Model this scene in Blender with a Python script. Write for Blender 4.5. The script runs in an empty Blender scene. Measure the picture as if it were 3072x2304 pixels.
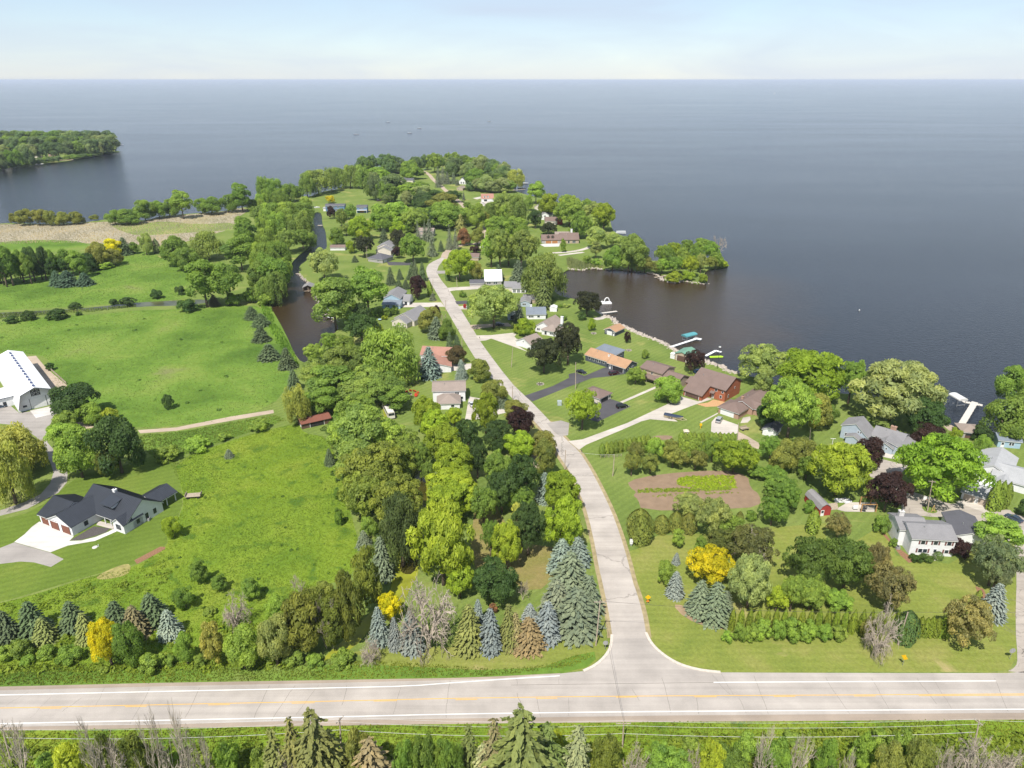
import bpy, bmesh, math, random
import numpy as np
from mathutils import Vector, Matrix
from mathutils.geometry import tessellate_polygon

R = math.radians
random.seed(7); rng = np.random.default_rng(7)
sc = bpy.context.scene
COL = sc.collection

# ---------------------------------------------------------------- camera, sky, sun, exposure
CAM_H, FPX, PITCH = 116.0, 2130.0, R(23.2)          # photo 3072 x 2304 px
cam_d = bpy.data.cameras.new('camera'); cam = bpy.data.objects.new('camera', cam_d); COL.objects.link(cam)
cam.location = (0, 0, CAM_H); cam.rotation_euler = (R(90) - PITCH, 0, 0)
cam_d.sensor_fit = 'HORIZONTAL'; cam_d.sensor_width = 36.0; cam_d.lens = 36.0 * FPX / 3072
cam_d.clip_start = 1.0; cam_d.clip_end = 120000
sc.camera = cam

SUN_EL, SUN_AZ = R(56), R(200)                      # azimuth (from +Y, clockwise) the light comes from
w = bpy.data.worlds.new('World'); sc.world = w; w.use_nodes = True
nt = w.node_tree; nt.nodes.clear()
N = nt.nodes.new
out = N('ShaderNodeOutputWorld'); bg = N('ShaderNodeBackground'); sky = N('ShaderNodeTexSky')
sky.sky_type = 'NISHITA'; sky.sun_disc = False; sky.sun_elevation = SUN_EL; sky.sun_rotation = SUN_AZ
sky.altitude = 200; sky.air_density = 1.0; sky.dust_density = 0.2; sky.ozone_density = 3.5
bg.inputs['Strength'].default_value = 0.095
# thin high cloud spread over the whole sky
tc = N('ShaderNodeTexCoord'); mp = N('ShaderNodeMapping'); mp.inputs['Scale'].default_value = (1.3, 1.3, 7.0)
n1 = N('ShaderNodeTexNoise'); n1.inputs['Scale'].default_value = 2.6; n1.inputs['Detail'].default_value = 8; n1.inputs['Roughness'].default_value = 0.55
n1.inputs['Distortion'].default_value = 0.6
rp = N('ShaderNodeValToRGB'); rp.color_ramp.elements[0].position = 0.36; rp.color_ramp.elements[1].position = 0.80
rp.color_ramp.elements[0].color = (0.45, 0.45, 0.45, 1); rp.color_ramp.elements[1].color = (0.88, 0.88, 0.88, 1)
mx = N('ShaderNodeMix'); mx.data_type = 'RGBA'; mx.inputs['B'].default_value = (4.15, 4.75, 5.8, 1)
L = nt.links.new
L(tc.outputs['Generated'], mp.inputs['Vector']); L(mp.outputs['Vector'], n1.inputs['Vector']); L(n1.outputs['Fac'], rp.inputs['Fac'])
L(rp.outputs['Color'], mx.inputs['Factor']); L(sky.outputs['Color'], mx.inputs['A']); L(mx.outputs['Result'], bg.inputs['Color'])
L(bg.outputs['Background'], out.inputs['Surface'])

sun_d = bpy.data.lights.new('sun', 'SUN'); sun = bpy.data.objects.new('sun', sun_d); COL.objects.link(sun)
sun_d.energy = 5.0; sun_d.angle = R(0.55); sun_d.color = (1.0, 0.95, 0.87)
sdir = Vector((math.sin(SUN_AZ) * math.cos(SUN_EL), math.cos(SUN_AZ) * math.cos(SUN_EL), math.sin(SUN_EL)))
sun.rotation_euler = sdir.to_track_quat('Z', 'Y').to_euler()
sun.location = (0, -50, 300)
vs = sc.view_settings
vs.view_transform = 'Standard'; vs.look = 'None'; vs.gamma = 1.0; vs.use_curve_mapping = False
vs.exposure = 0.68
sc.render.engine = 'CYCLES'
sc.cycles.max_bounces = 5; sc.cycles.diffuse_bounces = 2; sc.cycles.glossy_bounces = 2; sc.cycles.transmission_bounces = 2
sc.cycles.transparent_max_bounces = 4

# ---------------------------------------------------------------- photo pixel -> place on the ground
SEC = dict(A=(0, 340, 768), B=(768, 420, 512), C=(1240, 420, 512), D=(1700, 560, 512), E=(768, 760, 512), F=(1240, 760, 512),
           G=(1700, 900, 512), H=(2200, 960, 872), I=(0, 860, 900), J=(0, 1400, 900), K=(850, 1100, 900), L=(850, 1550, 900),
           M=(1650, 1150, 800), N=(1750, 1550, 700), O=(2372, 1350, 700), P=(2272, 1650, 800), Q=(0, 1950, 1024),
           T=(1024, 1950, 1024), S=(2048, 1950, 1024), X=(0, 0, 3072), FH=(100, 1420, 420), BN=(0, 1040, 333.3), BH=(2500, 1230, 300),
           RR=(2860, 1340, 293.3))
SP, CP = math.sin(PITCH), math.cos(PITCH)
def px(s, x, y):
    a = SEC[s]; k = a[2] / (3072 if s == 'X' else 2212); return a[0] + k * x, a[1] + k * y
def ray(u, v):
    a = (u - 1536) / FPX; b = (v - 1152) / FPX
    return a, CP - b * SP, -SP - b * CP
def gpx(u, v, z=0.0):
    a, dy, dz = ray(u, v); t = (z - CAM_H) / dz
    return Vector((a * t, dy * t, z))
def gp(s, x, y, z=0.0): return gpx(*px(s, x, y), z)
def ptop(base, s, x, y):
    "height of a thing standing at base whose top shows at this pixel"
    u, v = px(s, x, y); a, dy, dz = ray(u, v); return CAM_H + dz / dy * base.y
def pts(s, l, z=0.0): return [gp(p[0], p[1], p[2], z) if isinstance(p[0], str) else gp(s, p[0], p[1], z) for p in l]

WZ = -0.55                                          # lake level
# ---------------------------------------------------------------- materials
MATS = {}
def newmat(name):
    m = bpy.data.materials.new(name); m.use_nodes = True; nt = m.node_tree; nt.nodes.clear()
    o = nt.nodes.new('ShaderNodeOutputMaterial'); return m, nt, o
def principled(nt, rough=0.8, spec=0.3, metal=0.0):
    b = nt.nodes.new('ShaderNodeBsdfPrincipled'); b.inputs['Roughness'].default_value = rough
    b.inputs['Specular IOR Level'].default_value = spec; b.inputs['Metallic'].default_value = metal; return b
def noise(nt, vec, scale, detail=4, rough=0.55, dist=0.0):
    n = nt.nodes.new('ShaderNodeTexNoise'); n.inputs['Scale'].default_value = scale; n.inputs['Detail'].default_value = detail
    n.inputs['Roughness'].default_value = rough; n.inputs['Distortion'].default_value = dist; nt.links.new(vec, n.inputs['Vector']); return n.outputs['Fac']
def ramp(nt, fac, stops):
    r = nt.nodes.new('ShaderNodeValToRGB'); e = r.color_ramp.elements
    while len(e) < len(stops): e.new(0.5)
    for i, (p, c) in enumerate(stops):
        e[i].position = p; e[i].color = (*c, 1) if len(c) == 3 else c
    nt.links.new(fac, r.inputs['Fac']); return r.outputs['Color']
def mixc(nt, fac, a, b, mode='MIX'):
    m = nt.nodes.new('ShaderNodeMix'); m.data_type = 'RGBA'; m.blend_type = mode
    for k, v in (('Factor', fac), ('A', a), ('B', b)):
        if hasattr(v, 'is_linked') or hasattr(v, 'links'): nt.links.new(v, m.inputs[k])
        elif k == 'Factor': m.inputs[k].default_value = v
        else: m.inputs[k].default_value = (*v, 1)
    return m.outputs['Result']
def bump(nt, b, h, strength, dist=0.1):
    n = nt.nodes.new('ShaderNodeBump'); n.inputs['Strength'].default_value = strength; n.inputs['Distance'].default_value = dist
    nt.links.new(h, n.inputs['Height']); nt.links.new(n.outputs['Normal'], b.inputs['Normal'])
def coords(nt, scale=None, rotz=0, kind='Object'):
    t = nt.nodes.new('ShaderNodeTexCoord'); v = t.outputs[kind]
    if scale:
        m = nt.nodes.new('ShaderNodeMapping'); m.inputs['Scale'].default_value = scale; m.inputs['Rotation'].default_value = (0, 0, rotz)
        nt.links.new(v, m.inputs['Vector']); v = m.outputs['Vector']
    return v

KB = 0.77                                            # real-world values of built surfaces, as seen at this exposure
def plain(name, c, rough=0.7, var=0.15, scale=1.5, spec=0.3, metal=0.0, bmp=0.0, stretch=None):
    if name in MATS: return MATS[name]
    c = tuple(x * KB for x in c)
    m, nt, o = newmat(name); b = principled(nt, rough, spec, metal); v = coords(nt, stretch)
    f = noise(nt, v, scale, 5)
    lo = tuple(x * (1 - var) for x in c); hi = tuple(min(x * (1 + var), 1) for x in c)
    nt.links.new(ramp(nt, f, [(0.3, lo), (0.7, hi)]), b.inputs['Base Color'])
    if bmp: bump(nt, b, noise(nt, v, scale * 6, 4), bmp, 0.03)
    nt.links.new(b.outputs[0], o.inputs['Surface']); MATS[name] = m; return m

def siding(name, c, rough=0.6, vertical=False):
    c = tuple(x * KB for x in c)
    m, nt, o = newmat(name); b = principled(nt, rough, 0.3); v = coords(nt)
    wv = nt.nodes.new('ShaderNodeTexWave'); wv.wave_type = 'BANDS'; wv.bands_direction = 'DIAGONAL' if vertical else 'Z'; wv.wave_profile = 'SAW'
    wv.inputs['Scale'].default_value = 1.4; nt.links.new(v, wv.inputs['Vector'])
    f = noise(nt, v, 0.7, 4)
    col = ramp(nt, f, [(0.3, tuple(x * 0.9 for x in c)), (0.7, tuple(min(x * 1.06, 1) for x in c))])
    nt.links.new(col, b.inputs['Base Color']); bump(nt, b, wv.outputs['Fac'], 0.35, 0.03)
    nt.links.new(b.outputs[0], o.inputs['Surface']); MATS[name] = m; return m

def shingle(name, c):
    c = tuple(x * KB for x in c)
    m, nt, o = newmat(name); b = principled(nt, 0.9, 0.15); v = coords(nt)
    f = noise(nt, v, 0.35, 5, 0.6); g = noise(nt, v, 5.0, 3, 0.7)
    wv = nt.nodes.new('ShaderNodeTexWave'); wv.bands_direction = 'Z'; wv.wave_profile = 'SAW'; wv.inputs['Scale'].default_value = 2.6
    wv.inputs['Distortion'].default_value = 0.6; nt.links.new(v, wv.inputs['Vector'])
    a = ramp(nt, f, [(0.25, tuple(x * 0.82 for x in c)), (0.75, tuple(x * 1.12 for x in c))])
    a = mixc(nt, 0.35, a, ramp(nt, g, [(0.3, tuple(x * 0.6 for x in c)), (0.7, tuple(x * 1.3 for x in c))]))
    nt.links.new(a, b.inputs['Base Color']); bump(nt, b, wv.outputs['Fac'], 0.3, 0.03)
    nt.links.new(b.outputs[0], o.inputs['Surface']); MATS[name] = m; return m

def grass(name, stops, scale=0.06, fine=1.2, stripes=None, bmp=0.6, patch=None):
    m, nt, o = newmat(name); b = principled(nt, 0.95, 0.05); v = coords(nt)
    big = noise(nt, v, scale, 6, 0.62, 0.3); col = ramp(nt, big, stops)
    fn = noise(nt, v, fine, 5, 0.7)
    col = mixc(nt, 0.6, col, ramp(nt, fn, [(0.25, (0.62, 0.62, 0.62)), (0.75, (1.38, 1.38, 1.38))]), 'MULTIPLY')
    if patch:
        pc, ps, pt = patch; col = mixc(nt, ramp(nt, noise(nt, v, ps, 5, 0.6, 0.5), [(pt, (0, 0, 0)), (pt + 0.12, (1, 1, 1))]), col, pc)
    if stripes:
        ang, width, amt = stripes
        v2 = coords(nt, (1, 1, 1), ang); wv = nt.nodes.new('ShaderNodeTexWave'); wv.bands_direction = 'X'; wv.inputs['Scale'].default_value = 0.314 / width
        wv.inputs['Distortion'].default_value = 3.0; wv.inputs['Detail'].default_value = 3; wv.inputs['Detail Scale'].default_value = 0.35
        nt.links.new(v2, wv.inputs['Vector'])
        col = mixc(nt, 1.0, col, ramp(nt, wv.outputs['Fac'], [(0.2, (1 - amt,) * 3), (0.8, (1 + amt,) * 3)]), 'MULTIPLY')
    nt.links.new(col, b.inputs['Base Color'])
    if bmp: bump(nt, b, noise(nt, v, fine * 1.6, 4, 0.7), bmp, 0.35)
    nt.links.new(b.outputs[0], o.inputs['Surface']); MATS[name] = m; return m

def pavement(name, c, cracks=0.0, joint=None):
    c = tuple(x * KB for x in c)
    m, nt, o = newmat(name); b = principled(nt, 0.85, 0.25); v = coords(nt)
    f = noise(nt, v, 0.12, 6, 0.6); g = noise(nt, v, 4.0, 4, 0.7)
    col = ramp(nt, f, [(0.3, tuple(x * 0.8 for x in c)), (0.7, tuple(x * 1.1 for x in c))])
    col = mixc(nt, 0.4, col, ramp(nt, g, [(0.3, (0.85,) * 3), (0.7, (1.12,) * 3)]), 'MULTIPLY')
    lane = noise(nt, coords(nt, (0.015, 0.7, 1)), 1.0, 3)
    col = mixc(nt, 0.5, col, ramp(nt, lane, [(0.35, (0.78,) * 3), (0.65, (1.1,) * 3)]), 'MULTIPLY')
    if cracks:
        vo = nt.nodes.new('ShaderNodeTexVoronoi'); vo.feature = 'DISTANCE_TO_EDGE'; vo.inputs['Scale'].default_value = cracks
        d = nt.nodes.new('ShaderNodeVectorMath'); d.operation = 'MULTIPLY_ADD'
        nn = nt.nodes.new('ShaderNodeTexNoise'); nn.inputs['Scale'].default_value = 0.5; nt.links.new(v, nn.inputs['Vector'])
        nt.links.new(nn.outputs['Color'], d.inputs[0]); d.inputs[1].default_value = (3, 3, 0); nt.links.new(v, d.inputs[2])
        nt.links.new(d.outputs[0], vo.inputs['Vector'])
        k = ramp(nt, vo.outputs['Distance'], [(0.0, (0.55,) * 3), (0.012, (1, 1, 1))])
        col = mixc(nt, 0.8, col, k, 'MULTIPLY')
    nt.links.new(col, b.inputs['Base Color']); bump(nt, b, g, 0.15, 0.02)
    nt.links.new(b.outputs[0], o.inputs['Surface']); MATS[name] = m; return m

def leafmat(name, trans=0.3, rough=0.6, tint=False):
    m, nt, o = newmat(name)
    oi = nt.nodes.new('ShaderNodeObjectInfo'); at = nt.nodes.new('ShaderNodeAttribute'); at.attribute_name = 'var'
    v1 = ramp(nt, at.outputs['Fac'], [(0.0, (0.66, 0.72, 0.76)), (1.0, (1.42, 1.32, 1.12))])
    tn = nt.nodes.new('ShaderNodeAttribute'); tn.attribute_name = 'tint'
    col = mixc(nt, 1.0, tn.outputs['Color'] if tint else oi.outputs['Color'], v1, 'MULTIPLY')
    col = mixc(nt, 1.0, col, ramp(nt, oi.outputs['Random'], [(0, (0.88, 0.9, 0.9)), (1, (1.1, 1.08, 1.05))]), 'MULTIPLY')
    b = principled(nt, rough, 0.25); nt.links.new(col, b.inputs['Base Color'])
    t = nt.nodes.new('ShaderNodeBsdfTranslucent'); nt.links.new(mixc(nt, 1.0, col, (1.5, 1.45, 0.8), 'MULTIPLY'), t.inputs['Color'])
    mix = nt.nodes.new('ShaderNodeMixShader'); mix.inputs[0].default_value = trans
    nt.links.new(b.outputs[0], mix.inputs[1]); nt.links.new(t.outputs[0], mix.inputs[2]); nt.links.new(mix.outputs[0], o.inputs['Surface'])
    MATS[name] = m; return m

def watermat(name, c, rough, wave, strength, murk=None):
    m, nt, o = newmat(name); b = principled(nt, rough, 0.5); b.inputs['IOR'].default_value = 1.33
    v = coords(nt)
    f = noise(nt, v, 0.006, 4, 0.6); col = ramp(nt, f, [(0.3, tuple(x * 0.8 for x in c)), (0.7, tuple(x * 1.2 for x in c))])
    for (cx, cy, rr) in (murk or ()):               # silty shallows
        d = nt.nodes.new('ShaderNodeVectorMath'); d.operation = 'DISTANCE'; nt.links.new(v, d.inputs[0]); d.inputs[1].default_value = (cx, cy, WZ)
        q = nt.nodes.new('ShaderNodeMath'); q.operation = 'MULTIPLY_ADD'; q.inputs[1].default_value = 1 / rr; nt.links.new(d.outputs['Value'], q.inputs[0]); q2 = nt.nodes.new('ShaderNodeMath'); q2.operation = 'MULTIPLY_ADD'; nt.links.new(noise(nt, v, 0.02, 5, 0.6), q2.inputs[0]); q2.inputs[1].default_value = 0.7; q2.inputs[2].default_value = -0.35; nt.links.new(q2.outputs[0], q.inputs[2])
        col = mixc(nt, ramp(nt, q.outputs[0], [(0.35, (1, 1, 1)), (1.0, (0, 0, 0))]), col, (0.030, 0.018, 0.008))
    nt.links.new(col, b.inputs['Base Color'])
    a = noise(nt, coords(nt, (1, 1.6, 1), R(20)), wave, 4, 0.65)
    # calm and ruffled streaks
    s = ramp(nt, noise(nt, coords(nt, (0.6, 2.4, 1), R(-12)), 0.0028, 4, 0.5, 0.8), [(0.3, (0.82,) * 3), (0.7, (1.0,) * 3)])
    n = nt.nodes.new('ShaderNodeBump'); n.inputs['Distance'].default_value = 0.5
    mu = nt.nodes.new('ShaderNodeMath'); mu.operation = 'MULTIPLY'; mu.inputs[1].default_value = strength
    rg = nt.nodes.new('ShaderNodeMapRange'); rg.inputs['From Min'].default_value = 0.82; rg.inputs['To Min'].default_value = rough * .92; rg.inputs['To Max'].default_value = rough * 1.15; nt.links.new(s, rg.inputs['Value']); nt.links.new(rg.outputs[0], b.inputs['Roughness']); nt.links.new(s, mu.inputs[0]); nt.links.new(mu.outputs[0], n.inputs['Strength']); nt.links.new(a, n.inputs['Height']); nt.links.new(n.outputs['Normal'], b.inputs['Normal'])
    nt.links.new(b.outputs[0], o.inputs['Surface']); MATS[name] = m; return m

lawn_m = grass('lawn_grass', [(0.25, (0.082, 0.122, 0.028)), (0.5, (0.122, 0.165, 0.038)), (0.8, (0.172, 0.196, 0.06))], 0.045, 1.4, (R(45), 2.2, 0.05), 0.35, ((0.25, 0.235, 0.08), 0.035, 0.58))
dry_m = grass('dry_lawn_grass', [(0.25, (0.108, 0.145, 0.028)), (0.5, (0.155, 0.180, 0.038)), (0.8, (0.22, 0.205, 0.068))], 0.08, 1.3, (R(90), 2.0, 0.035), 0.35, ((0.33, 0.26, 0.13), 0.06, 0.62))
farm_m = grass('farm_lawn_grass', [(0.25, (0.075, 0.115, 0.018)), (0.55, (0.10, 0.145, 0.024)), (0.85, (0.15, 0.18, 0.035))], 0.05, 1.4, (R(65), 2.4, 0.05), 0.35)
mead_m = grass('meadow_grass', [(0.25, (0.084, 0.145, 0.016)), (0.5, (0.130, 0.192, 0.020)), (0.8, (0.180, 0.208, 0.032))], 0.06, 0.9, None, 0.55, ((0.062, 0.115, 0.016), 0.16, 0.54))
fld_m = grass('field_grass', [(0.3, (0.054, 0.104, 0.016)), (0.5, (0.100, 0.168, 0.026)), (0.72, (0.158, 0.205, 0.044))], 0.03, 0.55, None, 0.55, ((0.145, 0.150, 0.065), 0.03, 0.62))
reed_m = grass('reed_grass', [(0.25, (0.23, 0.205, 0.145)), (0.55, (0.29, 0.255, 0.185)), (0.85, (0.20, 0.21, 0.095))], 0.02, 0.5, None, 1.0)
rgreen_m = grass('marsh_grass', [(0.25, (0.12, 0.165, 0.04)), (0.55, (0.165, 0.205, 0.055)), (0.85, (0.23, 0.21, 0.09))], 0.02, 0.5, None, 1.0)
soil_m = plain('garden_soil', (0.26, 0.185, 0.125), 0.95, 0.12, 0.4, 0.05, bmp=0.4)
algae_m = plain('algae_film', (0.25, 0.27, 0.02), 0.6, 0.25, 0.25, 0.4)
murk_m = plain('murky_water', (0.06, 0.055, 0.012), 0.18, 0.4, 0.2, 0.5)
road_m = pavement('highway_concrete', (0.435, 0.395, 0.355))
street_m = pavement('street_asphalt', (0.46, 0.415, 0.37), 0.05)
oldst_m = pavement('cracked_asphalt', (0.42, 0.37, 0.32), 0.16)
conc_m = pavement('driveway_concrete', (0.55, 0.50, 0.44))
newconc_m = pavement('new_concrete', (0.62, 0.59, 0.55))
black_m = pavement('black_asphalt', (0.085, 0.082, 0.088))
grey_m = pavement('grey_asphalt', (0.36, 0.33, 0.30))
gravel_m = pavement('gravel', (0.46, 0.37, 0.28))
shoulder_m = pavement('gravel_shoulder', (0.36, 0.295, 0.235))
orange_m = plain('orange_gravel', (0.50, 0.30, 0.15), 0.95, 0.15, 2.0, 0.1)
mulch_m = plain('dark_mulch', (0.10, 0.09, 0.085), 0.95, 0.3, 3.0, 0.1)
brown_m = plain('bark_mulch', (0.25, 0.14, 0.08), 0.95, 0.3, 3.0, 0.1)
pwhite_m = plain('white_road_paint', (0.80, 0.79, 0.76), 0.7, 0.06, 2.0)
pyel_m = plain('yellow_road_paint', (0.70, 0.40, 0.07), 0.7, 0.12, 2.0)
crack_m = plain('crack_sealant', (0.17, 0.15, 0.13), 0.8, 0.2, 2.0)
bay, cnl, nsh = gp('D', 1000, 1330), gp('E', 500, 800), gp('G', 1700, 350)
lake_m = watermat('lake_water', (0.005, 0.007, 0.011), 0.14, 0.55, 0.85, [(bay.x, bay.y, 110), (cnl.x, cnl.y, 90), (nsh.x, nsh.y, 60)])
rock_m = plain('shore_rock', (0.40, 0.35, 0.30), 0.9, 0.3, 1.0, 0.2, bmp=0.6)
bark_m = plain('bark', (0.16, 0.125, 0.09), 0.95, 0.3, 3.0, 0.1)
deadbark_m = plain('dead_wood', (0.45, 0.385, 0.31), 0.95, 0.2, 2.0, 0.1)
leaf_m = leafmat('leaves', 0.48); needle_m = leafmat('needles', 0.10, 0.7); blade_m = leafmat('grass_blades', 0.3, 0.7)
white_m = plain('white_paint', (0.80, 0.80, 0.79), 0.5, 0.04)
wood_m = plain('weathered_wood', (0.40, 0.33, 0.25), 0.85, 0.2, 2.0)
pole_m = plain('pole_wood', (0.44, 0.36, 0.28), 0.85, 0.2, 2.0)
dock_m = plain('dock_boards', (0.60, 0.56, 0.50), 0.7, 0.1, 2.0)
glass_m = plain('window_glass', (0.03, 0.04, 0.05), 0.06, 0.3, 0.5, 0.6)
rubber_m = plain('tyre_rubber', (0.02, 0.02, 0.02), 0.8, 0.1)
steel_m = plain('galvanised_steel', (0.50, 0.51, 0.52), 0.4, 0.1, 2.0, 0.5, 0.6)
blackmet_m = plain('black_metal', (0.03, 0.03, 0.035), 0.5, 0.1)
trimdark_m = plain('dark_trim', (0.035, 0.045, 0.06), 0.5, 0.1)
W = dict(white=siding('white_siding', (0.80, 0.80, 0.80)), cream=siding('cream_siding', (0.66, 0.60, 0.52)), tan=siding('tan_siding', (0.46, 0.37, 0.28)),
         slate=siding('slate_siding', (0.075, 0.09, 0.115)), blue=siding('light_blue_siding', (0.36, 0.50, 0.60)), bluegrey=siding('blue_grey_boards', (0.40, 0.47, 0.54), vertical=True),
         midblue=siding('mid_blue_siding', (0.13, 0.22, 0.34)), brick=plain('red_brick', (0.36, 0.125, 0.065), 0.9, 0.15, 2.0, 0.1, bmp=0.3),
         red=siding('barn_red_boards', (0.36, 0.045, 0.04)), brown=siding('brown_boards', (0.14, 0.085, 0.06)), grey=siding('grey_siding', (0.40, 0.38, 0.36)),
         pinkbrick=plain('pale_brick', (0.42, 0.27, 0.20), 0.9, 0.15, 2.0, 0.1, bmp=0.3))
RF = dict(black=plain('black_metal_roof', (0.035, 0.04, 0.05), 0.42, 0.08, 0.5, 0.5), grey=shingle('grey_shingles', (0.24, 0.235, 0.24)), dark=shingle('charcoal_shingles', (0.115, 0.115, 0.13)),
          brown=shingle('brown_shingles', (0.20, 0.145, 0.125)), taupe=shingle('taupe_shingles', (0.30, 0.245, 0.21)), orange=shingle('tan_orange_shingles', (0.42, 0.255, 0.15)),
          pink=shingle('terracotta_shingles', (0.38, 0.205, 0.155)), light=shingle('pale_grey_shingles', (0.38, 0.385, 0.39)), white=plain('white_metal_roof', (0.82, 0.82, 0.82), 0.45, 0.05, 0.4, 0.4, stretch=(3, 0.3, 1)),
          green=plain('green_metal_roof', (0.15, 0.30, 0.21), 0.5, 0.08, 0.5), rust=shingle('red_brown_shingles', (0.21, 0.085, 0.06)), bluegrey=shingle('blue_grey_shingles', (0.19, 0.22, 0.26)),
          barngrey=shingle('worn_grey_shingles', (0.26, 0.25, 0.25)))
DOORM = dict(white=white_m, rust=plain('wood_garage_door', (0.20, 0.075, 0.045), 0.6, 0.15, 2.0), dark=plain('dark_opening_door', (0.035, 0.033, 0.035), 0.7), tan=plain('tan_garage_door', (0.48, 0.40, 0.33), 0.6),
             brown=plain('brown_garage_door', (0.13, 0.075, 0.06), 0.6), orange=plain('orange_wood_door', (0.42, 0.19, 0.07), 0.6))

# ---------------------------------------------------------------- object helpers
def link(name, me, mats, parent=None):
    o = bpy.data.objects.new(name, me); COL.objects.link(o)
    if me is not None and not me.materials:
        for m in (mats if isinstance(mats, (list, tuple)) else [mats]): me.materials.append(m)
    if parent: o.parent = parent
    return o
def tag(o, label, cat, group=None):
    o['label'] = label; o['category'] = cat
    if group: o['group'] = group
    return o
def root(name, loc, label, cat, group=None, rz=0.0):
    o = bpy.data.objects.new(name, None); COL.objects.link(o); o.location = loc; o.rotation_euler = (0, 0, rz); o.empty_display_size = 0.5
    return tag(o, label, cat, group)
class MB:
    "collects faces of one mesh"
    def __init__(s): s.v = []; s.f = []
    def add(s, vs, fs):
        n = len(s.v); s.v += [tuple(p) for p in vs]; s.f += [tuple(i + n for i in q) for q in fs]; return s
    def box(s, x0, y0, z0, x1, y1, z1):
        return s.add([(x0, y0, z0), (x1, y0, z0), (x1, y1, z0), (x0, y1, z0), (x0, y0, z1), (x1, y0, z1), (x1, y1, z1), (x0, y1, z1)],
                     [(0, 3, 2, 1), (4, 5, 6, 7), (0, 1, 5, 4), (1, 2, 6, 5), (2, 3, 7, 6), (3, 0, 4, 7)])
    def tube(s, p, q, r0, r1, n=6, caps=True):
        p = Vector(p); q = Vector(q); d = (q - p).normalized(); a = d.orthogonal().normalized(); b = d.cross(a)
        vs = [c + (a * math.cos(t) + b * math.sin(t)) * r for c, r in ((p, r0), (q, r1)) for t in [2 * math.pi * i / n for i in range(n)]]
        fs = [(i, (i + 1) % n, n + (i + 1) % n, n + i) for i in range(n)]
        if caps: fs += [tuple(range(n))[::-1], tuple(range(n, 2 * n))]
        return s.add(vs, fs)
    def prism(s, prof, y0, y1, axis='y'):
        "closed profile in (x,z) extruded along y, or in (y,z) along x"
        n = len(prof)
        f = (lambda a, t, z: (a, t, z)) if axis == 'y' else (lambda a, t, z: (t, a, z))
        vs = [f(a, y0, z) for a, z in prof] + [f(a, y1, z) for a, z in prof]
        fs = [(i, (i + 1) % n, n + (i + 1) % n, n + i) for i in range(n)] + [tuple(range(n))[::-1], tuple(range(n, 2 * n))]
        return s.add(vs, fs)
    def mesh(s, name, M=None, smooth=False):
        me = bpy.data.meshes.new(name)
        vs = [tuple(M @ Vector(p)) for p in s.v] if M else s.v
        me.from_pydata(vs, [], s.f); me.update()
        bm = bmesh.new(); bm.from_mesh(me); bmesh.ops.recalc_face_normals(bm, faces=bm.faces); bm.to_mesh(me); bm.free()
        if smooth:
            me.polygons.foreach_set('use_smooth', [True] * len(me.polygons))
        return me
    def obj(s, name, mats, parent=None, M=None, smooth=False): return link(name, s.mesh(name, M, smooth), mats, parent)

def sheet(name, loop, mat, z, holes=(), kind='structure', parent=None, skirt=0.0):
    polys = [[Vector((p.x, p.y, z)) for p in loop]] + [[Vector((p.x, p.y, z)) for p in h] for h in holes]
    flat = [p for q in polys for p in q]; tris = tessellate_polygon(polys)
    fs = []
    for t in tris:
        a, b, c = (flat[i] for i in t); fs.append(t if (b - a).cross(c - a).z > 0 else t[::-1])
    vs = [tuple(p) for p in flat]
    if skirt:
        off = 0
        for q in polys:
            n = len(q); base = len(vs); vs += [(p.x, p.y, z - skirt) for p in q]
            fs += [(off + i, off + (i + 1) % n, base + (i + 1) % n, base + i) for i in range(n)]; off += n
    me = bpy.data.meshes.new(name); me.from_pydata(vs, [], fs); me.update()
    o = link(name, me, mat, parent)
    if kind and not parent: o['kind'] = kind
    return o
def smooth_loop(l, it=1, closed=True):
    for _ in range(it):
        o = []
        n = len(l)
        for i in range(n if closed else n - 1):
            a, b = l[i], l[(i + 1) % n]; o += [a.lerp(b, 0.25), a.lerp(b, 0.75)]
        if not closed: o = [l[0]] + o + [l[-1]]
        l = o
    return l
def ribbon(name, line, width, mat, z, kind='structure', parent=None, it=1):
    line = smooth_loop(line, it, False) if it else line
    vs = []; fs = []
    for i, p in enumerate(line):
        a = line[max(i - 1, 0)]; b = line[min(i + 1, len(line) - 1)]; d = (b - a); d.z = 0; d.normalize(); n = Vector((-d.y, d.x, 0))
        wd = width[i] if isinstance(width, list) else width
        vs += [(p.x + n.x * wd / 2, p.y + n.y * wd / 2, z), (p.x - n.x * wd / 2, p.y - n.y * wd / 2, z)]
        if i: fs.append((2 * i - 2, 2 * i - 1, 2 * i + 1, 2 * i))
    me = bpy.data.meshes.new(name); me.from_pydata(vs, [], fs); me.update(); me.flip_normals() if me.polygons[0].normal.z < 0 else None
    o = link(name, me, mat, parent)
    if kind and not parent: o['kind'] = kind
    return o
def inside(poly, x, y):
    r = np.zeros(len(x), bool); n = len(poly)
    for i in range(n):
        a, b = poly[i], poly[(i + 1) % n]
        if a.y == b.y: continue
        c = ((a.y > y) != (b.y > y)) & (x < (b.x - a.x) * (y - a.y) / (b.y - a.y) + a.x); r ^= c
    return r
def scatter(poly, n):
    x0, x1 = min(p.x for p in poly), max(p.x for p in poly); y0, y1 = min(p.y for p in poly), max(p.y for p in poly)
    x = rng.uniform(x0, x1, n); y = rng.uniform(y0, y1, n); k = inside(poly, x, y); return x[k], y[k]
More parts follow.
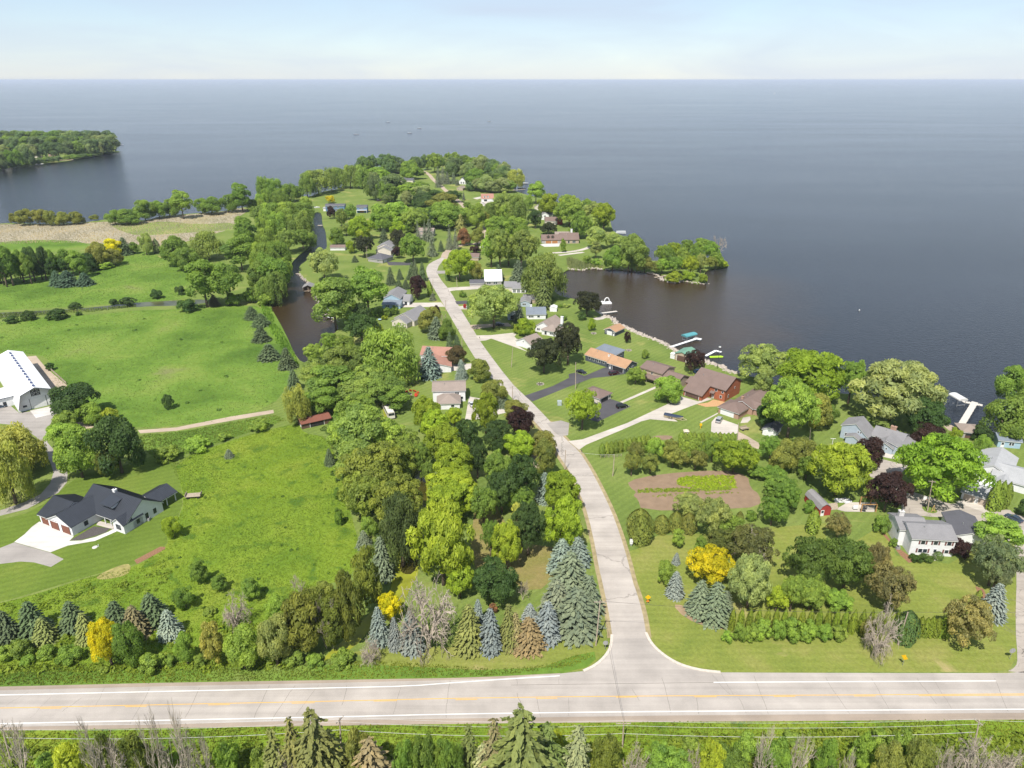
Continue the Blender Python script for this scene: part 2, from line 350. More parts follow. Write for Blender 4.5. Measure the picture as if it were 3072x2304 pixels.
def npmesh(name, V, nper, var=None):
    "V: (m*nper,3) loose polygons of nper corners"
    m = len(V) // nper; me = bpy.data.meshes.new(name); me.vertices.add(len(V)); me.vertices.foreach_set('co', np.asarray(V, np.float32).ravel())
    me.loops.add(len(V)); me.loops.foreach_set('vertex_index', np.arange(len(V), dtype=np.int32))
    me.polygons.add(m); me.polygons.foreach_set('loop_start', np.arange(0, len(V), nper, dtype=np.int32))
    me.update(calc_edges=True)
    if var is not None:
        a = me.attributes.new('var', 'FLOAT', 'FACE'); a.data.foreach_set('value', np.asarray(var, np.float32))
    return me

# ---------------------------------------------------------------- the setting: lake, land, roads
me = bpy.data.meshes.new('lake'); me.from_pydata([(-70000, -300, WZ), (70000, -300, WZ), (70000, 90000, WZ), (-70000, 90000, WZ)], [], [(0, 1, 2, 3)])
o = link('lake_water', me, lake_m); o['kind'] = 'structure'
shore = (pts('H', [(2700, 620), (2350, 760), (2100, 850), (1960, 875), (1870, 810), (1720, 835), (1600, 785), (1450, 720), (1200, 620), (1000, 570), (820, 560), (640, 530), (420, 510), (330, 500), (230, 450), (0, 400)])
         + pts('G', [(2060, 910), (2010, 860), (1830, 810), (1700, 745), (1430, 662), (1340, 612), (1200, 530), (1000, 460), (820, 380), (720, 330), (640, 300), (590, 240), (480, 200), (400, 172), (300, 60)])
         + pts('F', [(2130, 600), (1960, 565), (1840, 520), (1800, 400), (1900, 280), (2010, 205)])
         + pts('D', [(60, 1070), (200, 1080), (330, 1050), (540, 1075), (620, 1065), (900, 1095), (1000, 1105), (1150, 1122), (1270, 1150), (1260, 1220), (1400, 1245), (1500, 1215), (1600, 1235), (1700, 1252), (1810, 1252), (1822, 1200), (1775, 1120), (1850, 1062),
                    (2090, 1040), (2090, 1010), (1980, 970), (1700, 900), (1400, 920), (1180, 960), (1090, 960), (1040, 900), (960, 800), (800, 660), (620, 600), (580, 520), (560, 400), (400, 320), (200, 270)])
         + pts('C', [(1950, 830), (1700, 760), (1520, 720), (1400, 690), (1290, 650), (1330, 590), (1240, 520), (1000, 400), (700, 330), (400, 292), (100, 292)])
         + pts('B', [(1900, 300), (1700, 325), (1400, 420), (1200, 520), (1060, 640), (930, 655), (800, 690), (700, 735), (600, 730), (500, 690), (370, 700), (130, 780), (0, 830)])
         + pts('A', [(2100, 815), (1900, 850), (1700, 862), (1400, 885), (1270, 925), (1140, 922), (950, 912), (850, 924), (740, 942), (450, 957), (80, 947), (0, 952), (-300, 985), (-900, 1040)]))
shore = smooth_loop(shore, 1, False)
land = [Vector((900, 260, 0))] + shore + [Vector((-1500, 420, 0)), Vector((-1500, 15, 0)), Vector((900, 15, 0))]
canal = (pts('E', [(600, 1430), (480, 1270), (400, 1130), (320, 1000), (240, 910), (200, 720), (190, 560), (300, 420), (390, 300), (430, 220), (450, 131)])
         + pts('B', [(600, 1450), (700, 1390), (720, 1250), (700, 1100), (740, 960), (790, 930), (850, 940), (860, 1100), (900, 1170), (915, 1290), (920, 1410), (850, 1440), (700, 1500), (660, 1560)])
         + pts('E', [(560, 160), (550, 260), (620, 320), (700, 400), (770, 520), (810, 620), (870, 700), (930, 800), (1060, 900), (1070, 1000), (900, 1100), (860, 1200), (700, 1370)]))
canal = smooth_loop(canal, 1)
sheet('ground', land, lawn_m, 0.0, [canal], skirt=1.2)
isl = pts('A', [(-500, 520), (-200, 500), (0, 482), (150, 452), (380, 432), (500, 424), (640, 402), (760, 372), (950, 347), (1000, 322), (1012, 272), (980, 252), (700, 238), (300, 236), (-100, 240), (-600, 260)])
sheet('island_ground', smooth_loop(isl, 1), lawn_m, 0.0, skirt=1.2)
# land cover
field_far = pts('A', [(-300, 1480), (0, 1440), (420, 1400), (800, 1330), (1050, 1285), (1040, 1200), (1300, 1190), (1400, 1260), (1600, 1300), (1720, 1560), (1500, 1620), (950, 1650)]) + pts('I', [(480, 150), (200, 165), (0, 175), (-200, 180)])
field_mid = pts('I', [(-200, 280), (0, 262), (420, 215), (700, 205), (1050, 172), (1300, 170), (1530, 140), (1990, 140), (2100, 330), (2200, 560), (2130, 720), (2000, 890), (1600, 990), (1040, 1050), (720, 1000), (400, 800), (380, 560), (300, 500), (0, 485), (-200, 480)])
strip = pts('I', [(1020, 1095), (1300, 1075), (2030, 945), (2110, 985), (1800, 1085), (1500, 1190), (1180, 1300), (1040, 1180)])
meadow = pts('I', [(1250, 1300), (1800, 1100), (2212, 1000)]) + pts('K', [(140, 490), (330, 520), (420, 760), (500, 1100), (560, 1300), (520, 1560)]) + pts('L', [(300, 500), (200, 620), (0, 800)]) + pts('J', [(2100, 1420), (1800, 1530), (900, 1555), (0, 1585), (-250, 1600), (-250, 1060), (0, 1010), (300, 930), (700, 800), (1000, 740), (1240, 590), (1230, 480), (1350, 330), (1345, 150)])
marsh = pts('A', [(-300, 985), (0, 956), (450, 962), (740, 947), (950, 935), (1200, 945), (1400, 892), (1700, 868), (1900, 855), (2100, 815), (2150, 840), (2050, 900), (2030, 1000), (1950, 1010), (1700, 1085), (1400, 1160), (1100, 1125), (800, 1125), (400, 1115), (0, 1135), (-300, 1160)])
marshg = pts('A', [(940, 960), (1200, 955), (1420, 930), (1700, 960), (2040, 940), (2030, 1010), (1900, 1015), (1500, 1040), (1200, 1060), (1050, 1020)])
marshg2 = pts('A', [(-300, 1140), (0, 1110), (400, 1090), (750, 1110), (760, 1180), (400, 1200), (0, 1210), (-300, 1220)])
sheet('far_field', smooth_loop(field_far), fld_m, 0.006); sheet('middle_field', smooth_loop(field_mid), fld_m, 0.006)
sheet('grass_strip', smooth_loop(strip), fld_m, 0.006); sheet('meadow', smooth_loop(meadow), mead_m, 0.006)
sheet('reed_marsh', smooth_loop(marsh), reed_m, 0.006); sheet('marsh_meadow', smooth_loop(marshg), rgreen_m, 0.010); sheet('marsh_meadow', smooth_loop(marshg2), fld_m, 0.010)
sheet('farm_lawn', smooth_loop(pts('J', [(-250, 1040), (0, 1000), (300, 915), (700, 790), (980, 735), (1235, 585), (1225, 480), (1345, 330), (1340, 150), (1260, -110), (1180, -100), (900, 0), (600, 60), (500, 130), (250, 330), (0, 395), (-250, 420)])), farm_m, 0.010)
sheet('dry_lawn', pts('N', [(520, 300), (700, 180), (1100, 160), (2300, 60), (2300, 1480), (1300, 1474), (1100, 1453), (900, 1398), (740, 1297), (645, 1200), (595, 1100), (565, 900), (500, 690), (440, 480), (400, 340)]) , dry_m, 0.006)
sheet('dry_lawn', pts('O', [(560, 900), (880, 700), (1000, 1000), (1500, 1080), (1760, 930), (2130, 1000), (2138, 1640)]) + pts('P', [(2140, 640), (2150, 900), (2080, 995), (1900, 1015), (300, 1010), (250, 400), (700, 200)]), dry_m, 0.010)
sheet('dry_lawn', pts('L', [(500, 1000), (780, 960), (1300, 960), (1930, 880), (2100, 740), (2212, 650), (2400, 600), (2420, 960), (2240, 1130), (1700, 1180), (900, 1140)]), dry_m, 0.008)
sheet('grove_floor', pts('K', [(1430, 880), (1560, 1000), (1640, 1160), (1740, 1300), (1990, 1330), (1990, 1560), (1900, 1640), (1760, 1650), (1690, 1560), (1420, 1500), (1380, 1300)]), grass('bare_grove_floor', [(0.3, (0.15, 0.15, 0.04)), (0.55, (0.20, 0.165, 0.065)), (0.8, (0.15, 0.165, 0.035))], 0.08, 1.3), 0.012)
sheet('road_verge', pts('Q', [(-300, 150), (900, 130), (2212, 95)]) + pts('T', [(400, 105), (900, 130), (1300, 115), (1500, 40), (1640, 10), (1650, 60), (1590, 112), (1420, 152), (1000, 172), (0, 193)]) + pts('Q', [(1200, 213), (0, 237), (-300, 243)]), fld_m, 0.016)
sheet('road_verge', pts('Q', [(-300, 525), (0, 520), (2212, 487)]) + pts('T', [(1500, 472), (2212, 460)]) + pts('S', [(2212, 450), (2600, 448), (2600, 900), (0, 900)]) + pts('Q', [(0, 900), (-400, 900)]), mead_m, 0.006)
soil = pts('M', [(640, 810), (900, 752), (1420, 715), (1640, 760), (1662, 870), (1740, 920), (1748, 1025), (1400, 1045), (760, 1058), (730, 960), (688, 932), (720, 900), (668, 870)])
sheet('garden_soil', smooth_loop(soil), soil_m, 0.012)
sheet('garden_soil', smooth_loop(pts('M', [(850, 435), (1010, 430), (1020, 460), (940, 470), (860, 465)])), soil_m, 0.012)
sheet('hay_patch', smooth_loop(pts('J', [(710, 810), (800, 760), (940, 710), (970, 740), (940, 800), (800, 830), (720, 832)])), plain('cut_hay', (0.30, 0.27, 0.10), 0.95, 0.25, 1.0, 0.1, bmp=0.5), 0.014)
sheet('mulch_row', pts('J', [(990, 690), (1180, 590), (1220, 592), (1215, 612), (1010, 718)]), brown_m, 0.018)
sheet('bare_soil', smooth_loop(pts('N', [(840, 830), (960, 840), (1080, 960), (1380, 1010), (1360, 1070), (1200, 1060), (960, 960)])), plain('bare_dirt', (0.33, 0.24, 0.15), 0.95, 0.2, 0.5, 0.1), 0.016)
sheet('stream', smooth_loop(pts('I', [(-200, 200), (0, 192), (500, 167), (700, 152), (1000, 117), (1300, 102), (1530, 92), (1530, 122), (1300, 142), (1050, 145), (700, 176), (420, 192), (200, 212), (0, 226), (-200, 236)])), plain('stream_water', (0.07, 0.075, 0.03), 0.3, 0.6, 0.12, 0.4), 0.012)
tufts_later = pts('I', [(-200, 205), (0, 200), (500, 175), (700, 165), (1000, 130), (1000, 150), (700, 185), (420, 202), (200, 225), (0, 240), (-200, 250)])
sheet('ditch', smooth_loop(pts('K', [(760, 300), (880, 560), (960, 600), (960, 660), (1000, 700), (1060, 830), (1070, 960), (1060, 1200), (1000, 1440), (990, 1540)]) + pts('L', [(990, 430), (900, 600), (870, 720), (640, 820), (540, 960), (300, 1070), (290, 1040), (460, 900), (620, 720), (760, 640), (800, 500), (830, 360)]) + pts('K', [(830, 1400), (900, 1200), (960, 960), (960, 780), (900, 680), (860, 620), (720, 320)])), algae_m, 0.02)
sheet('ditch_water', smooth_loop(pts('K', [(960, 740), (1050, 800), (1060, 950), (1050, 1200), (1000, 1430), (960, 1530), (880, 1530), (850, 1470), (910, 1250), (960, 960)])), murk_m, 0.026)
# shore rocks
def rocks(name, line, n, width, smin, smax):
    V = []; seg = []
    for i in range(len(line) - 1): seg.append((line[i + 1] - line[i]).length)
    tot = sum(seg); ico = [(0, 0, 1), (.89, 0, .45), (.28, .85, .45), (-.72, .53, .45), (-.72, -.53, .45), (.28, -.85, .45)]
    for _ in range(n):
        t = random.random() * tot; i = 0
        while t > seg[i]: t -= seg[i]; i += 1
        p = line[i].lerp(line[i + 1], t / seg[i]); s = random.uniform(smin, smax); a = random.random() * 6.28; ca, sa = math.cos(a), math.sin(a)
        p = p + Vector((random.gauss(0, width), random.gauss(0, width), 0)); q = [(p.x + s * (x * ca - y * sa), p.y + s * (x * sa + y * ca) * .8, -.15 + s * z * random.uniform(.6, 1)) for x, y, z in ico]
        b = [(x, y, -.4) for x, y, z in q[1:]]
        for k in range(5):
            m = (k + 1) % 5; V += [q[0], q[1 + k], q[1 + m]]; V += [q[1 + k], b[k], b[m]]; V += [q[1 + k], b[m], q[1 + m]]
    o = link(name, npmesh(name, np.array(V), 3), rock_m); o['kind'] = 'stuff'; o['label'] = 'band of grey shore rocks along the water edge'; o['category'] = 'rocks'
rocks('shore_rocks', pts('G', [(2212, 950), (2060, 910), (2010, 860), (1830, 810), (1700, 745), (1430, 662), (1340, 612), (1200, 530), (1000, 460), (820, 380), (720, 330), (640, 300), (590, 240), (480, 200)]), 900, 0.8, 0.3, 0.8)
rocks('shore_rocks', pts('D', [(0, 1060), (200, 1080), (330, 1050), (540, 1075), (620, 1065), (900, 1095), (1150, 1122)]) + pts('D', [(1260, 1220), (1400, 1245), (1500, 1215), (1700, 1252), (1815, 1252)]), 260, 0.8, 0.3, 0.8)
rocks('shore_rocks', pts('E', [(560, 200), (550, 260), (620, 320), (700, 400), (770, 520), (810, 620), (870, 700), (930, 800), (1060, 900)]), 260, 0.7, 0.25, 0.6)
# roads
hw_n = pts('Q', [(-700, 278), (0, 262), (1000, 237)]) + pts('T', [(0, 212), (700, 196), (1000, 185), (1420, 153)]) + pts('N', [(0, 1465), (100, 1420), (200, 1340), (262, 1240), (272, 1120)]) + pts('N', [(592, 1100), (640, 1200), (740, 1300), (900, 1400), (1100, 1457), (1300, 1477)]) + pts('S', [(780, 148), (1500, 150), (2100, 150), (2212, 140), (2900, 140)])
hw_s = pts('Q', [(-700, 512), (0, 500), (1000, 482), (2212, 455)]) + pts('T', [(1000, 441), (2212, 424)]) + pts('S', [(1100, 416), (2212, 408), (2900, 404)])
gv_s = pts('Q', [(-700, 535), (0, 523), (1000, 508), (2212, 490)]) + pts('T', [(1000, 476), (2212, 466)]) + pts('S', [(1100, 458), (2212, 452), (2900, 450)])
gv_n = pts('Q', [(-700, 255), (0, 238), (1000, 214)]) + pts('T', [(0, 194), (700, 183), (1000, 172), (1420, 150)])
sheet('highway', hw_n + hw_s[::-1], road_m, 0.030)
sheet('gravel_shoulder', hw_s + gv_s[::-1], shoulder_m, 0.024); sheet('gravel_shoulder', gv_n + hw_n[:7][::-1], shoulder_m, 0.024)
st_l = pts('F', [(380, 50), (210, 125), (160, 200), (185, 310), (240, 410), (370, 630), (560, 960), (640, 1100), (800, 1360), (960, 1590)]) + pts('K', [(1560, 100), (1660, 205), (1810, 360), (1930, 490), (2030, 640)]) + pts('M', [(60, 580), (170, 740), (230, 880), (290, 1010), (350, 1230), (420, 1600)]) + pts('N', [(160, 530), (230, 850), (270, 1090), (274, 1150)])
st_r = pts('F', [(400, 75), (300, 200), (330, 310), (480, 490), (610, 720), (790, 1010), (870, 1150), (1250, 1659)]) + pts('K', [(1780, 215), (1830, 260), (1970, 405), (2090, 545)]) + pts('M', [(240, 560), (330, 700), (420, 870), (510, 1060), (580, 1250), (640, 1450), (690, 1659)]) + pts('N', [(500, 700), (560, 900), (594, 1100), (600, 1150)])
sheet('street', smooth_loop(st_l, 1, False) + smooth_loop(st_r, 1, False)[::-1], street_m, 0.034)
sheet('street_verge', smooth_loop([p + Vector((-1.1, 0, 0)) for p in st_l[12:]], 1, False) + smooth_loop([p + Vector((1.1, 0, 0)) for p in st_r[10:]], 1, False)[::-1], plain('bare_verge', (0.33, 0.27, 0.15), 0.95, 0.25, 0.6, 0.1), 0.020)
for nm, l in (('street_kerb', pts('N', [(272, 1120), (262, 1240), (200, 1340), (100, 1420), (0, 1465)])), ('street_kerb', pts('N', [(592, 1100), (640, 1200), (740, 1300), (900, 1400), (1100, 1457), (1300, 1477)]))):
    l = smooth_loop(l, 2, False); V = MB()
    for a, b in zip(l[:-1], l[1:]):
        d = (b - a).normalized(); n = Vector((-d.y, d.x, 0)) * 0.32; z0 = Vector((0, 0, 0.0)); z1 = Vector((0, 0, 0.15))
        V.add([a - n + z0, b - n + z0, b + n + z0, a + n + z0, a - n + z1, b - n + z1, b + n + z1, a + n + z1], [(4, 5, 6, 7), (0, 1, 5, 4), (2, 3, 7, 6)])
    V.obj(nm, plain('kerb_concrete', (0.58, 0.52, 0.45), 0.85, 0.1))['kind'] = 'structure'
# far street winding through the houses of the point
ribbon('far_street', pts('C', [(390, 1545), (430, 1440), (600, 1360), (860, 1345), (930, 1260), (880, 1090), (690, 890), (620, 820), (500, 720), (400, 640), (360, 590), (270, 530), (200, 440), (95, 385)]), 5.0, gravel_m, 0.03)
ribbon('far_driveway', pts('C', [(360, 575), (450, 570), (560, 565)]), 3.5, conc_m, 0.034)
ribbon('shore_lane', pts('D', [(-200, 860), (0, 850), (150, 830), (260, 800), (300, 780)]), 4.0, conc_m, 0.03); ribbon('shore_lane', pts('D', [(-100, 890), (60, 870), (220, 850)]), 3.5, conc_m, 0.034)
# side road by the right edge
sheet('side_road', smooth_loop(pts('O', [(1040, 480), (1115, 385), (1350, 455), (1490, 510), (1590, 505), (1640, 480), (1860, 530), (1960, 580), (2070, 560), (2110, 600), (2240, 640), (2420, 800), (2440, 1659)]) + pts('S', [(2400, 60), (2500, 145), (2090, 147), (2160, 110)]) + pts('P', [(2160, 900), (2140, 640), (2150, 250)]) + pts('O', [(2140, 1400), (2140, 960), (2100, 870), (1800, 750), (1690, 665), (1440, 640), (1220, 625), (1060, 600)]), 1), oldst_m, 0.03)
sheet('parking_pad', pts('O', [(720, 240), (750, 130), (870, 88), (1115, 150), (1030, 240), (1090, 400), (1040, 480), (960, 400), (880, 300)]), oldst_m, 0.034)
sheet('grass_island', smooth_loop(pts('O', [(1235, 540), (1290, 515), (1400, 575), (1370, 605), (1280, 590)])), lawn_m, 0.04)
# painted lines
mk = [('edge_line', pts('Q', [(-700, 305), (0, 293), (1000, 270), (2212, 245)]) + pts('T', [(450, 234), (700, 214), (1080, 188), (1415, 168)]), 0.2, pwhite_m),
      ('edge_line', pts('Q', [(-700, 488), (0, 478), (1000, 457), (2212, 433)]) + pts('T', [(700, 416), (1480, 405), (2212, 398)]) + pts('S', [(1100, 391), (2212, 384), (2900, 381)]), 0.2, pwhite_m),
      ('edge_line', pts('S', [(200, 210), (1000, 206), (2030, 201)]), 0.2, pwhite_m),
      ('centre_line', pts('Q', [(-700, 388), (0, 377), (1000, 356), (2212, 331)]) + pts('T', [(700, 314), (1480, 303), (2212, 297)]) + pts('S', [(1100, 292), (2212, 285), (2900, 282)]), 0.16, pyel_m)]
for nm, l, wd, m in mk: ribbon(nm, l, wd, m, 0.038)
cl = mk[3][1]
for a, b, s in ((260, 400, 'Q'), (810, 950, 'Q'), (1350, 1490, 'Q'), (1890, 2040, 'Q'), (210, 360, 'T'), (740, 880, 'T'), (1260, 1400, 'T'), (1780, 1915, 'T'), (75, 220, 'S'), (590, 730, 'S'), (1110, 1250, 'S'), (1530, 2212, 'S')):
    q = {'Q': (385, -0.0208), 'T': (335, -0.0158), 'S': (304.5, -0.0052)}[s]
    ribbon('passing_line', [gp(s, a, q[0] + q[1] * a), gp(s, b, q[0] + q[1] * b)], 0.16, pyel_m, 0.038, it=0)
for s, l in (('Q', [(185, 268, 40, 360), (325, 305, 200, 440), (530, 310, 400, 400), (680, 245, 620, 370), (970, 250, 840, 480), (1290, 245, 1200, 440), (1750, 230, 1640, 450), (1910, 230, 1760, 460), (2070, 225, 1920, 420)]),
             ('T', [(40, 230, 5, 360), (385, 235, 335, 420), (705, 200, 675, 440), (1138, 180, 1140, 230), (1412, 168, 1414, 225), (1270, 300, 1285, 430), (1470, 310, 1475, 430), (2080, 180, 2140, 410), (1885, 250, 1935, 330), (1140, 280, 1180, 400)]),
             ('S', [(190, 160, 305, 290), (255, 155, 330, 300), (460, 165, 560, 415), (920, 175, 1080, 415), (1225, 185, 1350, 410), (1515, 185, 1650, 350), (1630, 190, 1740, 380), (90, 310, 108, 415), (365, 310, 410, 410), (2020, 185, 2110, 400)])):
    for x0, y0, x1, y1 in l:
        k = [gp(s, x0 + (x1 - x0) * t + random.uniform(-6, 6), y0 + (y1 - y0) * t) for t in (0, .25, .5, .75, 1)]
        ribbon('road_crack', k, random.uniform(0.03, 0.07), crack_m, 0.035)
ribbon('road_seam', [gp('T', 1100, 228), gp('T', 2212, 213), gp('S', 200, 212)], 0.1, crack_m, 0.035)
for n in range(16):
    a = gp('P', random.uniform(2160, 2240), random.uniform(150, 900)); d = random.uniform(0, 3.1)
    ribbon('road_crack', [a + Vector((math.cos(d + random.uniform(-.6, .6)) * t, math.sin(d + random.uniform(-.6, .6)) * t, 0)) for t in (0, .8, 1.7, 2.6)], .1, crack_m, 0.035)
# driveways, yards, paths
for nm, s, l, m, z in (
    ('driveway', 'M', [(150, 480), (270, 465), (640, 330), (960, 180), (1090, 110), (1230, 150), (1300, 118), (1350, 130), (1200, 178), (980, 262), (1060, 318), (830, 298), (760, 315), (600, 385), (300, 510), (240, 553), (190, 510)], conc_m, .042),
    ('gravel_bed', 'G', [(1680, 1350), (1830, 1330), (1900, 1290), (2070, 1325), (1950, 1380), (1800, 1386)], orange_m, .03),
    ('parking_yard', 'G', [(350, 1320), (490, 1255), (680, 1320), (830, 1380), (400, 1580), (250, 1540)], black_m, .03),
    ('driveway', 'M', [(-30, 330), (90, 308), (160, 330), (150, 430), (80, 440), (30, 400)], grey_m, .042),
    ('driveway', 'G', [('K', 1778, 215), ('K', 1990, 142), (30, 1010), (25, 960), (120, 940), (230, 985), (480, 880), (540, 868), (765, 930), (740, 962), (560, 990), (330, 1012), (200, 1062), (0, 1135), ('K', 1835, 258)], black_m, .042),
    ('garden_path', 'G', [(690, 1320), (1130, 1128), (1160, 1120), (1150, 1148), (725, 1335)], conc_m, .036),
    ('driveway', 'F', [(805, 1065), (1010, 1060), (1290, 1030), (1335, 1050), (1310, 1080), (1340, 1110), (1440, 1130), (1340, 1190), (1480, 1275), (1010, 1105), (940, 1130), (865, 1135)], conc_m, .042),
    ('driveway', 'F', [(730, 930), (1230, 900), (1280, 950), (1100, 945), (765, 988)], gravel_m, .042),
    ('driveway', 'F', [(530, 440), (740, 430), (900, 415), (900, 460), (740, 470), (545, 480), (470, 492), (445, 448)], conc_m, .042),
    ('driveway', 'F', [(540, 622), (690, 613), (720, 655), (565, 662)], black_m, .042), ('driveway', 'F', [(575, 690), (690, 680), (760, 720), (605, 727)], conc_m, .042),
    ('driveway', 'F', [(-260, 645), (360, 638), (405, 692), (-260, 702)], conc_m, .042), ('driveway', 'F', [(460, 1440), (760, 1428), (740, 1510), (480, 1525)], conc_m, .03),
    ('driveway', 'F', [(295, 225), (420, 225), (420, 262), (305, 265)], grey_m, .042), ('driveway', 'E', [(1690, 108), (2060, 122), (2060, 155), (1720, 155)], black_m, .03),
    ('driveway', 'K', [(1370, 220), (1480, 240), (1620, 300), (1640, 340), (1420, 390), (1340, 392)], conc_m, .03),
    ('driveway', 'M', [(1335, 400), (1340, 320), (1375, 280), (1560, 345), (1565, 410), (1520, 425), (1380, 418)], conc_m, .03), ('gravel_lane', 'M', [(1560, 400), (1640, 440), (1740, 500), (1730, 545), (1660, 530), (1555, 470)], gravel_m, .034),
    ('front_walk', 'M', [(1245, 320), (1390, 245), (1395, 252), (1255, 328)], conc_m, .03), ('patio', 'M', [(1580, 330), (1600, 285), (1660, 275), (1665, 300), (1640, 325)], conc_m, .03),
    ('concrete_apron', 'J', [(235, 445), (290, 405), (545, 515), (510, 548), (600, 545), (700, 520), (800, 480), (840, 455), (860, 478), (700, 548), (500, 582), (372, 632), (105, 556), (180, 500)], newconc_m, .034),
    ('driveway', 'J', [(-200, 640), (0, 600), (105, 559), (370, 634), (470, 682), (375, 740), (310, 722), (250, 706), (150, 700), (0, 718), (-200, 730)], grey_m, .030),
    ('mulch_bed', 'J', [(515, 545), (690, 440), (815, 455), (780, 485), (700, 512), (600, 540)], mulch_m, .030), ('front_porch', 'J', [(710, 430), (730, 400), (850, 430), (850, 460), (815, 457)], conc_m, .034),
    ('farm_drive', 'I', [(-150, 850), (50, 855), (140, 930), (230, 920), (410, 885), (425, 930), (340, 1060), (350, 1150), (440, 1250), (500, 1340), (495, 1440), (430, 1520), (330, 1570), (200, 1640), (0, 1690), (-200, 1720), (-200, 1670), (0, 1650), (180, 1590), (300, 1530), (370, 1450), (395, 1370), (370, 1290), (300, 1190), (270, 1110), (180, 1050), (100, 1020), (0, 1010), (-150, 1015)], grey_m, .030),
    ('concrete_apron', 'I', [(220, 915), (370, 882), (408, 935), (265, 968)], newconc_m, .036), ('barn_yard', 'I', [(150, 520), (265, 510), (340, 600), (495, 728), (430, 800), (380, 770), (250, 640)], gravel_m, .030),
    ('farm_path', 'I', [(1015, 1058), (1035, 1082), (1300, 1062), (1600, 1007), (2020, 932), (2015, 908), (1700, 958), (1300, 1038)], gravel_m, .020), ('farm_path', 'I', [(530, 1000), (600, 1000), (700, 1035), (640, 1048)], gravel_m, .020),
    ('patio', 'H', [(780, 1440), (870, 1388), (1085, 1388), (1072, 1462), (850, 1458)], conc_m, .03), ('wood_deck', 'H', [(710, 1400), (790, 1390), (800, 1440), (730, 1450)], wood_m, .045),
    ('concrete_apron', 'H', [(1130, 1040), (1140, 1010), (1250, 1030), (1340, 960), (1390, 960), (1285, 1064), (1200, 1055)], conc_m, .03),
    ('driveway', 'H', [(1690, 1385), (1740, 1370), (1950, 1415), (1960, 1450), (2010, 1480), (1950, 1480)], conc_m, .036), ('front_walk', 'O', [(1340, 1000), (1375, 985), (1395, 1045), (1360, 1050)], conc_m, .03),
    ('flower_bed', 'O', [(860, 790), (900, 800), (1010, 920), (1120, 1000), (1160, 1060), (1120, 1070), (1040, 1000), (960, 900)], brown_m, .016), ('shrub_bed', 'O', [(1750, 1290), (1830, 1320), (1900, 1480), (1890, 1640), (1760, 1560), (1790, 1420)], brown_m, .016),
    ('shore_beach', 'H', [(1580, 790), (1660, 800), (1720, 835), (1720, 860), (1640, 840)], gravel_m, .02), ('shore_beach', 'G', [(340, 240), (470, 205), (520, 225), (470, 250), (390, 262)], conc_m, .02),
    ('gravel_pad', 'K', [(1830, 650), (1880, 645), (1920, 710), (1900, 755), (1850, 745)], gravel_m, .02), ('big_house_yard', 'C', [(1640, 1355), (1700, 1345), (1900, 1340), (1890, 1380), (1700, 1385)], newconc_m, .03),
    ('far_driveway', 'C', [(770, 755), (880, 730), (880, 755), (830, 770)], conc_m, .03), ('far_yard', 'C', [(830, 850), (870, 800), (1010, 800), (1010, 865)], conc_m, .03), ('far_driveway', 'C', [(930, 900), (1010, 890), (1010, 920), (940, 922)], conc_m, .03),
    ('far_driveway', 'C', [(850, 1390), (960, 1320), (1000, 1380), (900, 1400)], conc_m, .036)):
    sheet(nm, pts(s, l), m, z)

# ---------------------------------------------------------------- plants: crowns built leaf clump by leaf clump
def unit(n):
    v = rng.normal(size=(n, 3)); return v / np.linalg.norm(v, axis=1, keepdims=True)
def nrm(v): return v / np.maximum(np.linalg.norm(v, axis=1, keepdims=True), 1e-6)
def cards(P, nor, along, ln, wd):
    "diamond leaf clumps: centre, normal, long axis"
    t = nrm(along - nor * np.sum(along * nor, axis=1, keepdims=True)); b = np.cross(nor, t)
    ln = ln[:, None]; wd = wd[:, None]
    return np.stack([P - t * ln, P + b * wd - t * ln * .1, P + t * ln, P - b * wd - t * ln * .1], axis=1).reshape(-1, 3)
def crown_round(n_lobe=36, per=120, a=0.46, c=0.48, zc=0.47, lr=(0.12, 0.2), leaf=0.027, spike=0.0, flat=1.0, droop=0.0, fill=400, gap=0.0):
    L = []; V = []; var = []
    d = unit(n_lobe); d[:, 2] = np.where(d[:, 2] < -0.7, -d[:, 2], d[:, 2])
    rad = rng.uniform(0.5, 0.84, n_lobe) * (1 - gap * rng.random(n_lobe))
    C = np.stack([d[:, 0] * rad * a, d[:, 1] * rad * a, zc + d[:, 2] * rad * c * flat], 1)
    for i in range(n_lobe):
        lr_i = rng.uniform(*lr); m = int(2.6 * per * (lr_i / lr[1]) ** 1.5) + 24
        o = nrm(C[i:i + 1] - np.array([[0, 0, zc - 0.12]])); u = nrm(unit(m) + o * 0.75 + np.array([[0, 0, 0.25]]))
        r = lr_i * rng.uniform(0.7, 1.06, (m, 1)); P = C[i] + u * r * np.array([[1, 1, 0.82 + spike]])
        if droop: P[:, 2] -= droop * rng.random(m) ** 1.5 * (0.4 + np.linalg.norm(P[:, :2], axis=1) / a)
        nor = nrm(u + 0.7 * unit(m)); al = unit(m) + (np.array([[0, 0, 1.6]]) + u * 0.8) * (1 if spike else 0.0) - np.array([[0, 0, 2.2]]) * (1 if droop else 0)
        s = 0.66 * leaf * rng.uniform(0.5, 1.5, m); V.append(cards(P, nor, al, s * (1.25 + spike * 2 + droop * 2.0), s * (0.72 if not (spike or droop) else 0.55)))
        var.append(np.clip(rng.normal(0.5, 0.22) + rng.normal(0, 0.16, m), 0, 1))
    if fill:
        u = unit(fill); P = u * (rng.random((fill, 1)) ** 0.5) * np.array([[a * .72, a * .72, c * .72 * flat]]) + np.array([[0, 0, zc]])
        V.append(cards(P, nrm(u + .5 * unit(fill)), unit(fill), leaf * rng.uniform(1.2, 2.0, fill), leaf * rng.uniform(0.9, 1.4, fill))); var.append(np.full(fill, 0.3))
    me = npmesh('crown', np.concatenate(V), 4, np.concatenate(var)); me.materials.append(leaf_m); return me
